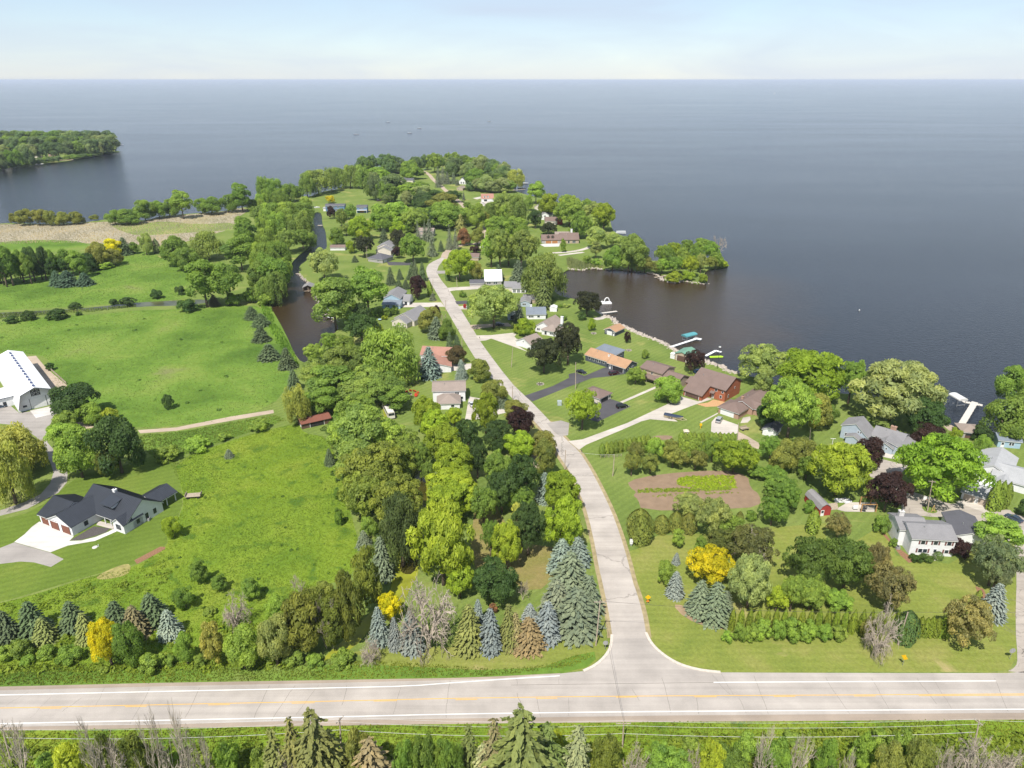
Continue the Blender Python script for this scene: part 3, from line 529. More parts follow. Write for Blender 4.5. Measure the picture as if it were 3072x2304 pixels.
def crown_spruce(levels=18, z0=0.04, rad=0.30, dens=1.15, droop=0.42, leaf=0.025, power=0.66, ragged=0.15, columns=False):
    V = []; var = []
    for k in range(levels):
        f = k / levels; z = z0 + (1 - z0) * f; r = rad * (1 - f) ** power * rng.uniform(1 - ragged, 1 + ragged) + 0.012
        nb = max(5, int(15 * dens * (0.35 + 0.65 * (1 - f))))
        for j in range(nb):
            az = 2 * math.pi * (j + rng.uniform(-.3, .3)) / nb + k * 0.7; rr = r * rng.uniform(1 - ragged, 1 + ragged * .7); m = max(4, int(17 * (0.3 + rr / rad) * (0.03 / leaf) ** 1.6))
            t = rng.uniform(0.12, 1.0, m) ** 0.7; side = rng.normal(0, 0.16, m) * rr * (1.15 - t); ca, sa = math.cos(az), math.sin(az)
            zz = z + rr * (0.22 * t - droop * t * t) + rng.normal(0, 0.004, m)
            P = np.stack([ca * t * rr - sa * side, sa * t * rr + ca * side, zz], 1)
            al = np.tile([[ca, sa, 0.22 - 2 * droop * 0.6]], (m, 1)) + 0.35 * unit(m); nor = nrm(np.tile([[ca * .45, sa * .45, 1.0]], (m, 1)) + 0.45 * unit(m))
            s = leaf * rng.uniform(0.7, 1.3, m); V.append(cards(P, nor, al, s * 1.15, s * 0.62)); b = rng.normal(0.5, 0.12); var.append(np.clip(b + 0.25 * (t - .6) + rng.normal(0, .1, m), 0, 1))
    me = npmesh('crown', np.concatenate(V), 4, np.concatenate(var)); me.materials.append(needle_m); return me
def crown_column(n=1700, rad=0.16, tip=0.55, z0=0.0, leaf=0.026, bulge=0.35, rough=0.10):
    z = rng.random(n) ** 0.85; az = rng.uniform(0, 6.283, n)
    prof = np.where(z < bulge, 0.72 + 0.28 * (z / bulge), (1 - ((z - bulge) / (1 - bulge)) ** (1 / tip)).clip(0.0, 1))
    lump = 1 + rough * np.sin(az * 5 + z * 9) + rng.normal(0, rough * .6, n)
    r = rad * prof * lump + .004; P = np.stack([np.cos(az) * r, np.sin(az) * r, z0 + z * (1 - z0)], 1)
    nor = nrm(np.stack([np.cos(az), np.sin(az), np.full(n, .35)], 1) + .4 * unit(n)); al = np.array([[0, 0, 1.0]]) + .4 * unit(n)
    s = leaf * rng.uniform(.7, 1.3, n); V = cards(P, nor, al, s * 1.3, s * .65); me = npmesh('crown', V, 4, np.clip(.5 + .5 * (lump - 1) / rough * .35 + rng.normal(0, .15, n), 0, 1))
    me.materials.append(needle_m); return me
def branchy(spread=0.8, depth=5, up=0.35, thick=0.022, length=0.34, n0=5, bend=0.0, thin=0.0026, split=3):
    V = []
    def seg(p, q, r0, r1):
        d = nrm((q - p)[None])[0]; a = np.cross(d, [0.3, 0.5, 0.8]); a /= np.linalg.norm(a); b = np.cross(d, a)
        ring = [(math.cos(t), math.sin(t)) for t in (0, 2.094, 4.189)]
        A = [p + (a * x + b * y) * r0 for x, y in ring]; B = [q + (a * x + b * y) * r1 for x, y in ring]
        for i in range(3):
            j = (i + 1) % 3; V.extend([A[i], A[j], B[j], B[i]])
    def grow(p, d, ln, r, lv):
        q = p + d * ln * .55; seg(p, q, r, r * .8); d2 = nrm((d + rng.normal(0, .16, 3) - np.array([0, 0, bend * (depth - lv)]) * .35)[None])[0]; e = q + d2 * ln * .45; seg(q, e, r * .8, max(r * .58, thin))
        if lv == 0: return
        for c in range(split + (rng.random() < .5)):
            nd = nrm((d2 + rng.normal(0, spread * .62, 3) + np.array([0, 0, up * .4 - bend * .4]))[None])[0]
            grow(q + (e - q) * rng.uniform(.0, 1), nd, ln * rng.uniform(.55, .8), max(r * .55, thin), lv - 1)
    for k in range(n0):
        az = 6.283 * k / n0 + rng.uniform(-.4, .4); d = nrm(np.array([[math.cos(az) * spread, math.sin(az) * spread, 1.0]]))[0]
        grow(np.array([0, 0, rng.uniform(0.0, .16)]), d, length * rng.uniform(.8, 1.15), thick, depth - 1)
    me = npmesh('branches', np.array(V), 4, np.full(len(V) // 4, .5)); me.materials.append(deadbark_m); return me
def trunk_mesh(limbs=5, h=0.62, r=0.028, fork=0.22, out=0.24):
    b = MB(); b.tube((0, 0, -.02), (0, 0, fork), r * 1.25, r, 8); b.tube((0, 0, fork), (.01, 0, h), r, r * .35, 7)
    for k in range(limbs):
        az = 6.283 * k / limbs + random.uniform(-.4, .4); z = fork + random.uniform(-.02, .14); m = Vector((math.cos(az) * out * .5, math.sin(az) * out * .5, z + .13)); e = Vector((math.cos(az) * out, math.sin(az) * out, z + random.uniform(.24, .36)))
        b.tube((0, 0, z), m, r * .6, r * .42, 6); b.tube(m, e, r * .42, r * .12, 5)
    me = b.mesh('trunk', smooth=True); me.materials.append(bark_m); return me

PROTO = {}
def fit(me, cr):
    "scale a crown so that it fills its nominal radius and height"
    n = len(me.vertices); v = np.empty(n * 3, np.float32); me.vertices.foreach_get('co', v); v = v.reshape(-1, 3)
    rr = np.percentile(np.linalg.norm(v[:, :2], axis=1), 96); z1 = np.percentile(v[:, 2], 99.7); v[:, :2] *= cr / rr; v[:, 2] *= 1 / z1
    me.vertices.foreach_set('co', v.ravel()); me.update(); return me
FULL = dict(round=.50, maple=.47, fluffy=.51)
def protos(kind, n, f, trunk, shape): PROTO[kind] = ([fit(f(), FULL.get(kind, shape[0])) for _ in range(n)], [trunk() for _ in range(2)] if trunk else None, shape)
# shape: (crown radius, how low the foliage front reaches as part of height, how far forward)
bt = lambda: trunk_mesh(); st = lambda: trunk_mesh(0, .8, .02, .3)
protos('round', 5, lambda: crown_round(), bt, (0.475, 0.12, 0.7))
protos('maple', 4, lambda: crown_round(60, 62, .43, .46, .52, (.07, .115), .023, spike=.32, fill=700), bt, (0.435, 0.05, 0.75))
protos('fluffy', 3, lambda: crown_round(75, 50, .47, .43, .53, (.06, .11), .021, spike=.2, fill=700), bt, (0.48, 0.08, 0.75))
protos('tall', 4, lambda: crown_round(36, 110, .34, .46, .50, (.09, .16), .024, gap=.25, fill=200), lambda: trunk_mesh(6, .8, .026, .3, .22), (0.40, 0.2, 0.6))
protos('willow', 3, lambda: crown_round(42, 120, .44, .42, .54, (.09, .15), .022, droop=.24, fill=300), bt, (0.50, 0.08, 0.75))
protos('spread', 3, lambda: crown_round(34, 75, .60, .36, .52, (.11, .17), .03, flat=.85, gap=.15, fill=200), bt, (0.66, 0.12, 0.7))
protos('shrub', 4, lambda: crown_round(22, 60, .62, .50, .42, (.16, .27), .055, fill=120), None, (0.72, 0.0, 0.7))
protos('globe', 3, lambda: crown_column(1800, .46, .42, 0, .03, .4, .05), None, (0.47, 0.0, 0.85))
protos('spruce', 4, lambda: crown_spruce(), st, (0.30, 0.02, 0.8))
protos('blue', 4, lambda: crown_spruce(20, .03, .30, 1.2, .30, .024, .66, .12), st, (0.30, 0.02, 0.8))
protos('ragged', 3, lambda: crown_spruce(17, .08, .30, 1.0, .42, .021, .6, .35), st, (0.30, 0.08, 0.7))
protos('column', 4, lambda: crown_column(1000, .17, .40, 0, .032), None, (0.17, 0.0, 0.9))
protos('juniper', 4, lambda: crown_round(40, 60, .30, .50, .48, (.06, .12), .024, spike=.35, fill=400), None, (0.34, 0.02, 0.75))
protos('bare', 3, lambda: branchy(), None, (0.55, 0.0, 0.3))
protos('barefan', 3, lambda: branchy(1.1, 5, .3, .026, .34, 8, .22, .003, 3), None, (0.62, 0.0, 0.3))
protos('bareup', 3, lambda: branchy(.8, 5, .35, .022, .36, 4, 0, .0032, 3), None, (0.50, 0.0, 0.2))
CLR = dict(lime=(.140, .186, .024), green=(.092, .142, .036), mid=(.125, .180, .044), dark=(.045, .080, .030), olive=(.125, .138, .045), pale=(.16, .195, .08), silver=(.175, .205, .105),
           bluesp=(.115, .142, .13), sp=(.060, .088, .043), spgrey=(.095, .118, .078), spbrown=(.130, .122, .062), purple=(.040, .022, .026), dkpurple=(.040, .048, .028), yellow=(.33, .305, .012), yelgreen=(.18, .215, .03), jun=(.088, .102, .026),
           arb=(.090, .128, .022), dry=(.3, .25, .18), tanwil=(.165, .175, .055), far=(.075, .112, .060), farpale=(.125, .158, .085), willow=(.110, .150, .048), rust=(.16, .085, .06), red=(.22, .02, .03))
TREES = []
NAMES = dict(round='broadleaf_tree', maple='maple_tree', fluffy='broadleaf_tree', tall='cottonwood_tree', willow='willow_tree', spread='orchard_tree', shrub='shrub', globe='rounded_evergreen', spruce='spruce_tree', blue='spruce_tree',
             ragged='pine_tree', column='arborvitae', juniper='juniper_tree', bare='leafless_tree', barefan='leafless_tree', bareup='leafless_tree')
def plant(kind, c, s, box, label, group=None, cat=None, name=None):
    if kind == 'fluffy' and c in ('spbrown', 'spgrey') and not name: name = 'pine_tree'
    crowns, trunks, (cr, low, fwd) = PROTO[kind]
    x0, y0, x1, y1 = box; u0, v0 = px(s, x0, y0); u1, v1 = px(s, x1, y1); um = (u0 + u1) / 2
    a1, d1y, d1z = ray(um, v1); t1 = -d1z / d1y; a0, d0y, d0z = ray(um, v0); t0 = -d0z / d0y
    h, r = 8.0, 3.0
    for _ in range(6):
        zb = low * h; Y = (CAM_H - zb) / t1 + fwd * r * (0.75 if kind in ('spruce', 'blue', 'column', 'ragged') else 0.6)
        depth = Y * CP + (CAM_H - h * .5) * SP; r = (u1 - u0) / 2 / FPX * depth
        h = max(0.6, CAM_H - Y * t0 if t0 > 0 else 14)
        h = min(h, 27 if kind not in ('shrub', 'globe') else 9)
    if kind in ('spruce', 'blue'): h *= 0.92; r *= 1.12
    if kind == 'ragged': r *= 1.25
    if kind in ('round', 'fluffy', 'maple', 'spread', 'willow'): h *= 0.97
    X = (um - 1536) / FPX * depth
    nm = name or NAMES[kind]
    tone = 1.38 if c in ('purple', 'dkpurple') else 1.6 if c in ('dark', 'silver', 'yellow') else 1.45 if kind in ('spruce', 'blue', 'ragged', 'column') else 1.95
    c = CLR[c] if isinstance(c, str) else c; k = random.uniform(.88, 1.1); k *= tone; c = (c[0] * k, c[1] * random.uniform(.93, 1.07) * k, c[2] * k * (.75 if kind not in ('spruce', 'blue', 'ragged') else 1), 1)
    bare = kind.startswith('bare'); cat = cat or ('shrub' if kind in ('shrub', 'globe') else 'tree'); rz = random.uniform(0, 6.283)
    sx = r / cr; sxy = (sx * random.uniform(.95, 1.05), sx * random.uniform(.95, 1.05), h)
    o = root(nm, (X, Y, 0), label, cat, group, rz)
    cm = random.choice(crowns); ob = bpy.data.objects.new('branches' if bare else ('foliage' if kind in ('shrub', 'globe') else 'crown'), cm); COL.objects.link(ob); ob.parent = o; ob.scale = sxy; ob.color = c
    if trunks:
        tb = bpy.data.objects.new('trunk', random.choice(trunks)); COL.objects.link(tb); tb.parent = o; tb.scale = (h * .75, h * .75, h)
    TREES.append((kind, X, Y, h, r, label)); return o
def many(kind, c, s, label, group, boxes, **k):
    for i, b in enumerate(boxes): plant(kind, c, s, b, label if isinstance(label, str) else label[i], group if len(boxes) > 1 else None, **k)

# --- far wooded island
TONE = dict(green='mid green', mid='bright green', far='dull dark green', farpale='pale green', willow='grey green', lime='lime green', olive='olive green', dark='dark green', pale='pale green', tanwil='yellowish')
def wood(kinds, cols, s, what, group, boxes, fill=0):
    "trees of one wood, told apart by their colour"
    for i, b in enumerate(list(boxes)):
        for k in range(1 + fill):
            c = random.choice(cols); w_, h_ = b[2] - b[0], b[3] - b[1]
            if k: dx, dy, f = random.uniform(-.55, .55) * w_, random.uniform(-.12, .1) * h_, random.uniform(.6, .85); bb = (b[0] + dx + w_ * (1 - f) / 2, b[3] + dy - h_ * f, b[2] + dx - w_ * (1 - f) / 2, b[3] + dy)
            else: bb = b
            plant(random.choice(kinds), c, s, bb, TONE[c] + ' ' + what, group + ', ' + TONE[c])
isl_b = [(x, 105 + random.uniform(0, 25), x + random.uniform(120, 170), 262) for x in range(-40, 870, 82)] + [(x, 165 + random.uniform(0, 30), x + random.uniform(120, 170), 330 - x * .03) for x in range(-90, 880, 80)] + [(x, 240 - x * .06 + random.uniform(0, 40), x + random.uniform(110, 150), 415 - x * .09) for x in range(-110, 880, 78)] + [(x, 310 - x * .08, x + 90, 470 - x * .15) for x in (-110, -40, 30, 100, 190, 640, 720, 800, 880)]
wood(['round', 'fluffy', 'round'], ['far', 'far', 'farpale', 'green'], 'A', 'tree on the distant wooded island', 'distant island trees', isl_b)
wood(['round', 'shrub'], ['far', 'green'], 'A', 'bushy tree overhanging the water at the distant island shore', 'distant island shore trees', [(x, 405 - x * .085, x + 95, 480 - x * .145) for x in (-110, -60, 0, 60, 110, 160, 210, 270, 330, 390, 440, 540, 600, 660, 700, 740, 790, 840, 890, 930)])
# --- lakeside and marsh edge
many('round', 'olive', 'A', 'low bushy tree in the row between the reed marsh and the lake', 'lakeside row by the marsh', [(80, 860, 150, 950), (130, 825, 270, 958), (260, 830, 390, 958), (380, 835, 490, 958), (480, 850, 600, 958), (560, 850, 700, 953), (680, 900, 735, 948), (770, 875, 850, 923)])
many('round', 'green', 'A', 'mid green bushy tree at the lakeward edge of the tan reeds', 'trees at the reed edge', [(915, 835, 1060, 955), (1010, 820, 1220, 950), (1150, 740, 1330, 910), (1290, 750, 1440, 895), (1380, 740, 1530, 885), (1680, 730, 1800, 855), (1740, 720, 1900, 865), (1880, 700, 2050, 845), (2100, 740, 2212, 835)])
plant('tall', 'mid', 'A', (1480, 665, 1650, 870), 'tall open cottonwood with bare trunks rising from the reed edge'); plant('tall', 'green', 'A', (2000, 575, 2160, 810), 'tall narrow cottonwood standing above the lakeside bushes')
wood(['tall', 'round'], ['dark', 'green'], 'A', 'tree in the dense belt between reeds and far field', 'dark tree belt by the far field', [(-80, 1250, 40, 1450), (-30, 1200, 70, 1445), (0, 1150, 140, 1430), (110, 1170, 230, 1430), (200, 1150, 330, 1420), (300, 1150, 430, 1410), (400, 1170, 500, 1400), (480, 1170, 620, 1380), (600, 1180, 740, 1380), (700, 1200, 820, 1350)], 1)
many('round', 'olive', 'A', 'olive green tree at the end of the dark belt', 'olive trees beside the golden tree', [(760, 1110, 940, 1315), (900, 1170, 1060, 1305)])
plant('round', 'yellow', 'A', (895, 1080, 1060, 1220), 'golden yellow tree beside the reed marsh')
plant('spruce', 'sp', 'A', (1000, 1060, 1130, 1225), 'dark spruce just behind the golden tree'); plant('shrub', 'mid', 'A', (800, 1285, 980, 1352), 'low wide bush in front of the dark tree belt')
plant('round', 'pale', 'A', (1190, 1030, 1310, 1205), 'pale green round tree at the marsh edge'); plant('column', 'sp', 'A', (1310, 1080, 1380, 1215), 'narrow dark evergreen beside the pale round tree')
many('round', 'green', 'A', 'green tree in the corner of the far field', 'far field corner trees', [(1120, 1110, 1200, 1205), (1390, 1050, 1620, 1295), (1500, 1150, 1720, 1345)]); plant('willow', 'willow', 'A', (1650, 1010, 1930, 1260), 'wide grey-green willow at the marsh corner')
plant('spruce', 'sp', 'A', (1570, 1180, 1700, 1345), 'dark spruce at the far field corner')
many('spruce', (.05, .09, .055), 'A', 'dark spruce in the clump of three standing in the far field', 'spruce clump in the far field', [(425, 1350, 540, 1490), (490, 1350, 660, 1497), (660, 1370, 790, 1492)])
many('shrub', 'dark', 'A', 'dark bush at the far field edge near the stream', 'bushes by the stream', [(1300, 1520, 1400, 1605), (1510, 1490, 1600, 1575), (838, 1372, 866, 1392)])
many('tall', 'green', 'A', 'tall green tree in the wood west of the canal', 'wood west of the canal', [(1610, 1250, 1900, 1610), (1800, 1280, 2100, 1600), (2030, 860, 2212, 1160), (1930, 1050, 2212, 1310)])
many('shrub', 'mid', 'A', 'bright leafy bush at the foot of the canal wood', 'bushes at the canal wood', [(2100, 1440, 2212, 1645), (1950, 1550, 2100, 1665), (1550, 1605, 1680, 1662)]); plant('spruce', 'spbrown', 'A', (1800, 1560, 1890, 1665), 'small brownish spruce at the canal wood edge')
# --- wood along the canal and the point
wood(['willow', 'willow', 'fluffy'], ['willow', 'mid', 'green'], 'B', 'tree in the wood along the west bank of the canal', 'canal bank wood', [(0, 430, 170, 790), (110, 490, 370, 810), (-20, 690, 110, 890), (230, 620, 420, 840), (330, 560, 560, 790), (480, 590, 620, 780), (560, 730, 720, 870), (30, 800, 330, 1090), (250, 790, 520, 1080), (430, 800, 750, 1060), (0, 950, 200, 1260), (120, 930, 420, 1260), (350, 950, 600, 1240), (500, 900, 740, 1240),
          (0, 1130, 250, 1460), (270, 1150, 560, 1460), (480, 1150, 720, 1410), (-100, 1310, 220, 1700), (120, 1300, 460, 1720)], 1)
many('willow', 'willow', 'B', 'large dark willow by the lake lawn behind the blue houses', 'willows by the lake lawn', [(540, 390, 760, 725), (610, 270, 980, 695), (860, 300, 1080, 650), (950, 350, 1180, 610), (1100, 290, 1330, 610), (1260, 300, 1470, 610)])
wood(['round', 'fluffy'], ['green', 'mid', 'far', 'farpale'], 'B', 'tree in the woods at the tip of the point', 'woods at the tip', [(1290, 200, 1480, 410), (1410, 190, 1600, 410), (1570, 150, 1800, 430), (1700, 200, 1950, 410), (1870, 270, 2120, 490), (1970, 210, 2140, 430), (1400, 340, 1720, 570), (1450, 440, 1640, 745), (1600, 430, 1930, 650), (1590, 560, 1840, 805), (1850, 540, 2212, 770), (1870, 650, 2050, 840)], 2)
plant('round', 'yellow', 'B', (895, 720, 1015, 815), 'small golden tree on the lawn beside the long blue house'); plant('round', 'purple', 'B', (915, 850, 1025, 1005), 'dark purple tree in front of the long blue house')
wood(['fluffy', 'round'], ['green', 'mid', 'willow', 'lime'], 'B', 'yard tree between the canal and the winding street', 'yard trees east of the canal', [(1150, 830, 1300, 1015), (1030, 880, 1180, 1125), (1200, 970, 1520, 1265), (1480, 810, 1720, 1145), (1660, 790, 2000, 1125), (1740, 1050, 1930, 1265), (1900, 1080, 2030, 1205), (1890, 870, 2212, 1185), (950, 1120, 1130, 1345), (1080, 1090, 1250, 1235), (1160, 1300, 1290, 1455)], 1)
many('fluffy', 'dkpurple', 'B', 'dark purple leaved tree near the beige two-storey house', 'dark trees by the beige house', [(1275, 1240, 1525, 1515), (1740, 1150, 1930, 1425)]); plant('round', 'purple', 'B', (1770, 1380, 1900, 1525), 'small wine coloured tree against the beige two-storey house')
plant('spruce', 'sp', 'B', (1590, 1140, 1720, 1340), 'spruce behind the beige two-storey house'); plant('maple', 'green', 'B', (1880, 1200, 2180, 1590), 'big dense maple beside the street bend'); plant('spruce', 'sp', 'B', (1240, 1490, 1320, 1585), 'small spruce on the lawn by the dark roofed house')
wood(['round', 'fluffy'], ['green', 'mid', 'farpale', 'far'], 'C', 'tree in the woods at the tip of the point', 'woods at the tip', [(80, 180, 200, 370), (170, 160, 380, 410), (380, 160, 520, 340), (470, 150, 600, 310), (430, 220, 650, 450), (580, 190, 740, 360), (640, 280, 800, 480), (770, 190, 1000, 410), (930, 240, 1130, 450), (1080, 280, 1270, 490), (660, 360, 940, 610), (1000, 370, 1180, 550), (830, 450, 1030, 655), (1020, 480, 1280, 665), (690, 540, 800, 655), (0, 210, 90, 390)], 2)
plant('willow', 'tanwil', 'C', (1210, 370, 1440, 615), 'brownish green willow leaning over the far docks')
many('spruce', 'spgrey', 'C', 'grey green spruce beside the gravel street on the point', 'spruces on the point', [(280, 320, 360, 610), (340, 330, 420, 570), (400, 400, 480, 570), (480, 410, 560, 565), (545, 500, 600, 590), (630, 660, 670, 780)])
wood(['fluffy', 'round'], ['green', 'mid', 'olive', 'dark'], 'C', 'tree in the thick cluster beside the winding street', 'tree cluster by the winding street', [(0, 530, 210, 730), (150, 640, 420, 805), (0, 700, 150, 885), (400, 650, 620, 805), (170, 680, 600, 910), (0, 870, 230, 1105), (200, 780, 660, 1125), (430, 850, 650, 1105), (700, 800, 930, 1135), (640, 800, 750, 905)], 2)
many('ragged', 'spgrey', 'C', 'thin ragged conifer near the grey house in the trees', 'ragged conifers', [(20, 1050, 90, 1280), (110, 1050, 180, 1285), (150, 1030, 260, 1295), (180, 1200, 300, 1490), (420, 1100, 510, 1400), (500, 1150, 590, 1410)]); plant('spruce', 'sp', 'C', (320, 1290, 395, 1445), 'small dark spruce on the verge by the street bend')
plant('ragged', 'tanwil', 'C', (540, 960, 680, 1185), 'half dead tan conifer in the tree cluster'); plant('round', 'rust', 'C', (560, 1130, 740, 1345), 'brown tinged tree beside the street lamp'); plant('round', 'olive', 'C', (740, 1120, 920, 1345), 'olive tree beside the brown tinged tree')
wood(['willow', 'fluffy'], ['willow', 'mid'], 'C', 'huge tree in the grove in the middle of the point', 'central grove of the point', [(1010, 650, 1350, 1060), (1180, 690, 1500, 1085), (930, 980, 1250, 1260), (1180, 990, 1490, 1260), (950, 1100, 1290, 1640), (1180, 1150, 1620, 1650)], 1)
plant('tall', 'mid', 'C', (1470, 540, 1710, 780), 'open crowned tree leaning over the lake on the point'); plant('round', 'mid', 'C', (1430, 700, 1550, 895), 'green tree beside the brown lakeside cottage'); plant('maple', 'lime', 'C', (1620, 690, 1900, 1005), 'bright lime tree behind the grey lakeside house')
many('fluffy', 'mid', 'C', 'leafy tree on the lake side of the grey lakeside house', 'lake side trees', [(1880, 700, 2080, 890), (1840, 760, 2212, 1110)]); plant('round', 'dark', 'C', (1490, 900, 1670, 1125), 'dark green tree next to the mauve roofed house'); plant('round', 'dkpurple', 'C', (1660, 1060, 1850, 1210), 'dark round tree behind the house with two dormers')
plant('round', 'mid', 'C', (1910, 1270, 1980, 1435), 'small green tree on the yard of the large tan house'); plant('maple', 'lime', 'C', (410, 1410, 780, 1820), 'round yellow green maple beside the street bend'); plant('willow', 'willow', 'C', (1380, 1370, 1970, 2060), 'great grey green willow between the street houses and the bay')
plant('shrub', 'purple', 'C', (730, 1370, 870, 1475), 'purple bush beside the far junction')
# --- spit and small wooded peninsula
wood(['fluffy'], ['mid', 'green', 'pale', 'lime'], 'D', 'big tree on the lake side of the large tan house', 'trees behind the large tan house', [(-60, 100, 180, 410), (50, 300, 290, 660), (180, 150, 350, 340), (200, 190, 520, 490), (330, 200, 640, 570), (300, 380, 530, 570), (60, 500, 260, 670)], 1)
plant('tall', 'pale', 'D', (250, 520, 520, 760), 'pale birch near the shore lane'); plant('tall', 'pale', 'D', (310, 710, 450, 895), 'small birch beside the shore lane'); plant('round', 'pale', 'D', (510, 580, 700, 770), 'pale silvery tree by the lake dock'); plant('round', 'willow', 'D', (660, 600, 1060, 1065), 'broad tree at the root of the spit')
many('round', 'green', 'D', 'green tree on the bank of the brown bay', 'bay bank trees', [(720, 700, 900, 1070), (480, 760, 720, 1070)]); plant('round', 'olive', 'D', (910, 880, 1120, 1100), 'olive tree on the narrow spit')
many('shrub', 'mid', 'D', 'bush among the reeds of the bay', 'bay bushes', [(200, 890, 330, 1005), (320, 930, 460, 1035)])
for b, c in [((1200, 760, 1400, 1060), 'green'), ((1400, 780, 1600, 1060), 'mid'), ((1580, 760, 1780, 1060), 'green'), ((1850, 840, 2020, 1060), 'mid'), ((1140, 750, 1330, 990), 'mid'), ((1290, 715, 1490, 940), 'lime'), ((1470, 680, 1650, 890), 'green'), ((1640, 660, 1860, 910), 'mid'), ((1770, 700, 1980, 980), 'green'), ((1150, 930, 1330, 1130), 'mid'), ((1300, 900, 1520, 1130), 'green'), ((1500, 890, 1720, 1160), 'lime'), ((1680, 860, 1810, 1110), 'pale'), ((1790, 900, 1960, 1070), 'olive'), ((1090, 960, 1250, 1130), 'olive')]:
    plant('fluffy', c, 'D', b, 'leafy tree on the small wooded peninsula in the bay', 'trees on the small peninsula')
many('shrub', 'lime', 'D', 'low willow bush at the waterline of the small peninsula', 'peninsula bushes', [(1940, 960, 2100, 1052), (1260, 1100, 1500, 1243), (1480, 1090, 1660, 1222), (1700, 1130, 1830, 1252)]); plant('bareup', 'dry', 'D', (1890, 640, 2060, 900), 'bare dead tree at the tip of the small peninsula')
plant('fluffy', 'dkpurple', 'D', (100, 1345, 430, 1680), 'large dark maple on the bay shore lawn')
# --- canal yards
plant('fluffy', 'silver', 'E', (670, -80, 1070, 350), 'round silvery tree on the canal bank'); many('tall', 'green', 'E', 'tall tree in the wood opposite the canal boathouse', 'wood opposite the boathouse', [(60, 60, 430, 500), (0, 0, 250, 410), (-120, 120, 140, 480)]); wood(['willow', 'fluffy'], ['willow', 'mid', 'green'], 'E', 'tree overhanging the west bank of the canal by the boathouse', 'overhanging canal trees', [(120, 230, 400, 640), (260, 40, 470, 420), (-20, 300, 240, 640), (60, -60, 330, 330)])
plant('shrub', 'mid', 'E', (0, 430, 240, 690), 'big bush on the west bank of the canal')
plant('tall', 'willow', 'E', (720, 110, 1290, 890), 'giant cottonwood with long bare trunk on the canal bank'); plant('tall', 'green', 'E', (1200, 110, 1680, 740), 'giant cottonwood on the lawn beside the light blue house')
many('fluffy', 'dark', 'E', 'dark leafy tree between the canal and the hedge', 'dark trees by the hedge', [(1130, 640, 1480, 930), (1150, 780, 1580, 1180)]); plant('shrub', 'lime', 'E', (1620, 805, 1705, 865), 'small lime bush beside the blue table')
many('shrub', 'green', 'E', 'clipped hedge bush in the hedge between the two canal houses', 'canal hedge', [(1450, 710, 1560, 850), (1540, 700, 1650, 840), (1640, 695, 1750, 830), (1730, 680, 1840, 800)])
many('fluffy', 'mid', 'E', 'light green tree at the south end of the canal', 'trees at the canal end', [(620, 1170, 880, 1420), (840, 1020, 1050, 1280), (1000, 1050, 1270, 1300)]); plant('willow', 'mid', 'E', (1300, 950, 2100, 1680), 'broad willow behind the terracotta roofed house'); plant('round', 'yelgreen', 'E', (1460, 910, 1660, 1110), 'yellowish tree top behind the beige gabled house')
many('tall', 'willow', 'E', 'tall tree in the grove south of the canal', 'grove south of the canal', [(570, 1390, 900, 1760), (860, 1200, 1250, 1720), (1150, 1200, 1450, 1680)]); plant('round', 'purple', 'E', (1990, 280, 2190, 565), 'dark purple maple on the lawn of the light blue house')
many('spruce', 'sp', 'E', ['tall green spruce directly behind the light blue house', 'small green spruce between driveway lawn and light blue house', 'tall green spruce near the street bend', 'low green spruce touching the light blue roof', 'low green spruce beside the dark purple maple lawn'], 'spruces behind the light blue house', [(1680, 160, 1800, 410), (1820, 190, 1900, 340), (1950, 100, 2100, 340), (1800, 330, 1900, 465), (1890, 330, 1990, 465)])
many('spruce', 'sp', 'I', 'dark spruce in the line on the field bank of the canal', 'spruces on the canal bank', [(1800, 140, 1900, 242), (1860, 190, 1980, 295), (1860, 280, 1980, 410), (1910, 415, 2050, 545), (2050, 440, 2170, 610), (2110, 600, 2212, 770)])
# --- along the street
plant('column', 'arb', 'F', (175, 350, 250, 565), 'tall clipped column evergreen beside the street'); plant('spruce', 'spgrey', 'F', (210, 510, 290, 615), 'small layered conifer at the foot of the column evergreen'); many('spruce', 'sp', 'F', 'spruce at the outside of the street bend', 'street bend spruces', [(-20, 60, 70, 350), (60, 90, 170, 360)])
plant('shrub', 'purple', 'F', (220, 675, 345, 785), 'wine red bush beside the concrete driveway'); plant('round', 'olive', 'F', (60, 700, 350, 1010), 'olive brown tree beside the wine red bush'); plant('blue', 'spgrey', 'F', (200, 800, 390, 1110), 'grey blue spruce behind the terracotta roofed house'); plant('bareup', 'dry', 'F', (340, 790, 430, 970), 'small bare tree beside the street')
plant('round', 'green', 'F', (330, 850, 540, 1110), 'green tree by the dark driveway mouth'); many('spruce', 'sp', 'F', 'spruce beside the terracotta roofed house', 'spruces at the terracotta house', [(420, 1000, 520, 1250), (510, 1050, 620, 1250)]); plant('round', (.06, .045, .03), 'F', (430, 1190, 680, 1430), 'brown purple tree on the lawn of the terracotta roofed house')
plant('blue', (.10, .15, .13), 'F', (80, 1180, 320, 1620), 'tall dark blue spruce in front of the terracotta roofed house'); plant('blue', 'bluesp', 'F', (550, 1360, 690, 1640), 'neat blue spruce beside the terracotta house driveway'); plant('round', 'olive', 'F', (720, 1350, 990, 1640), 'round olive tree at the street edge')
plant('round', 'olive', 'F', (730, 100, 900, 340), 'olive tree beside the house with white metal roof'); plant('column', 'dark', 'F', (410, 210, 475, 360), 'dark columnar evergreen in front of the yellow green maple'); plant('blue', 'spgrey', 'F', (1255, 70, 1460, 410), 'silvery spruce behind the small grey house'); plant('spruce', 'sp', 'F', (1040, 130, 1170, 340), 'dark spruce behind the white metal roof')
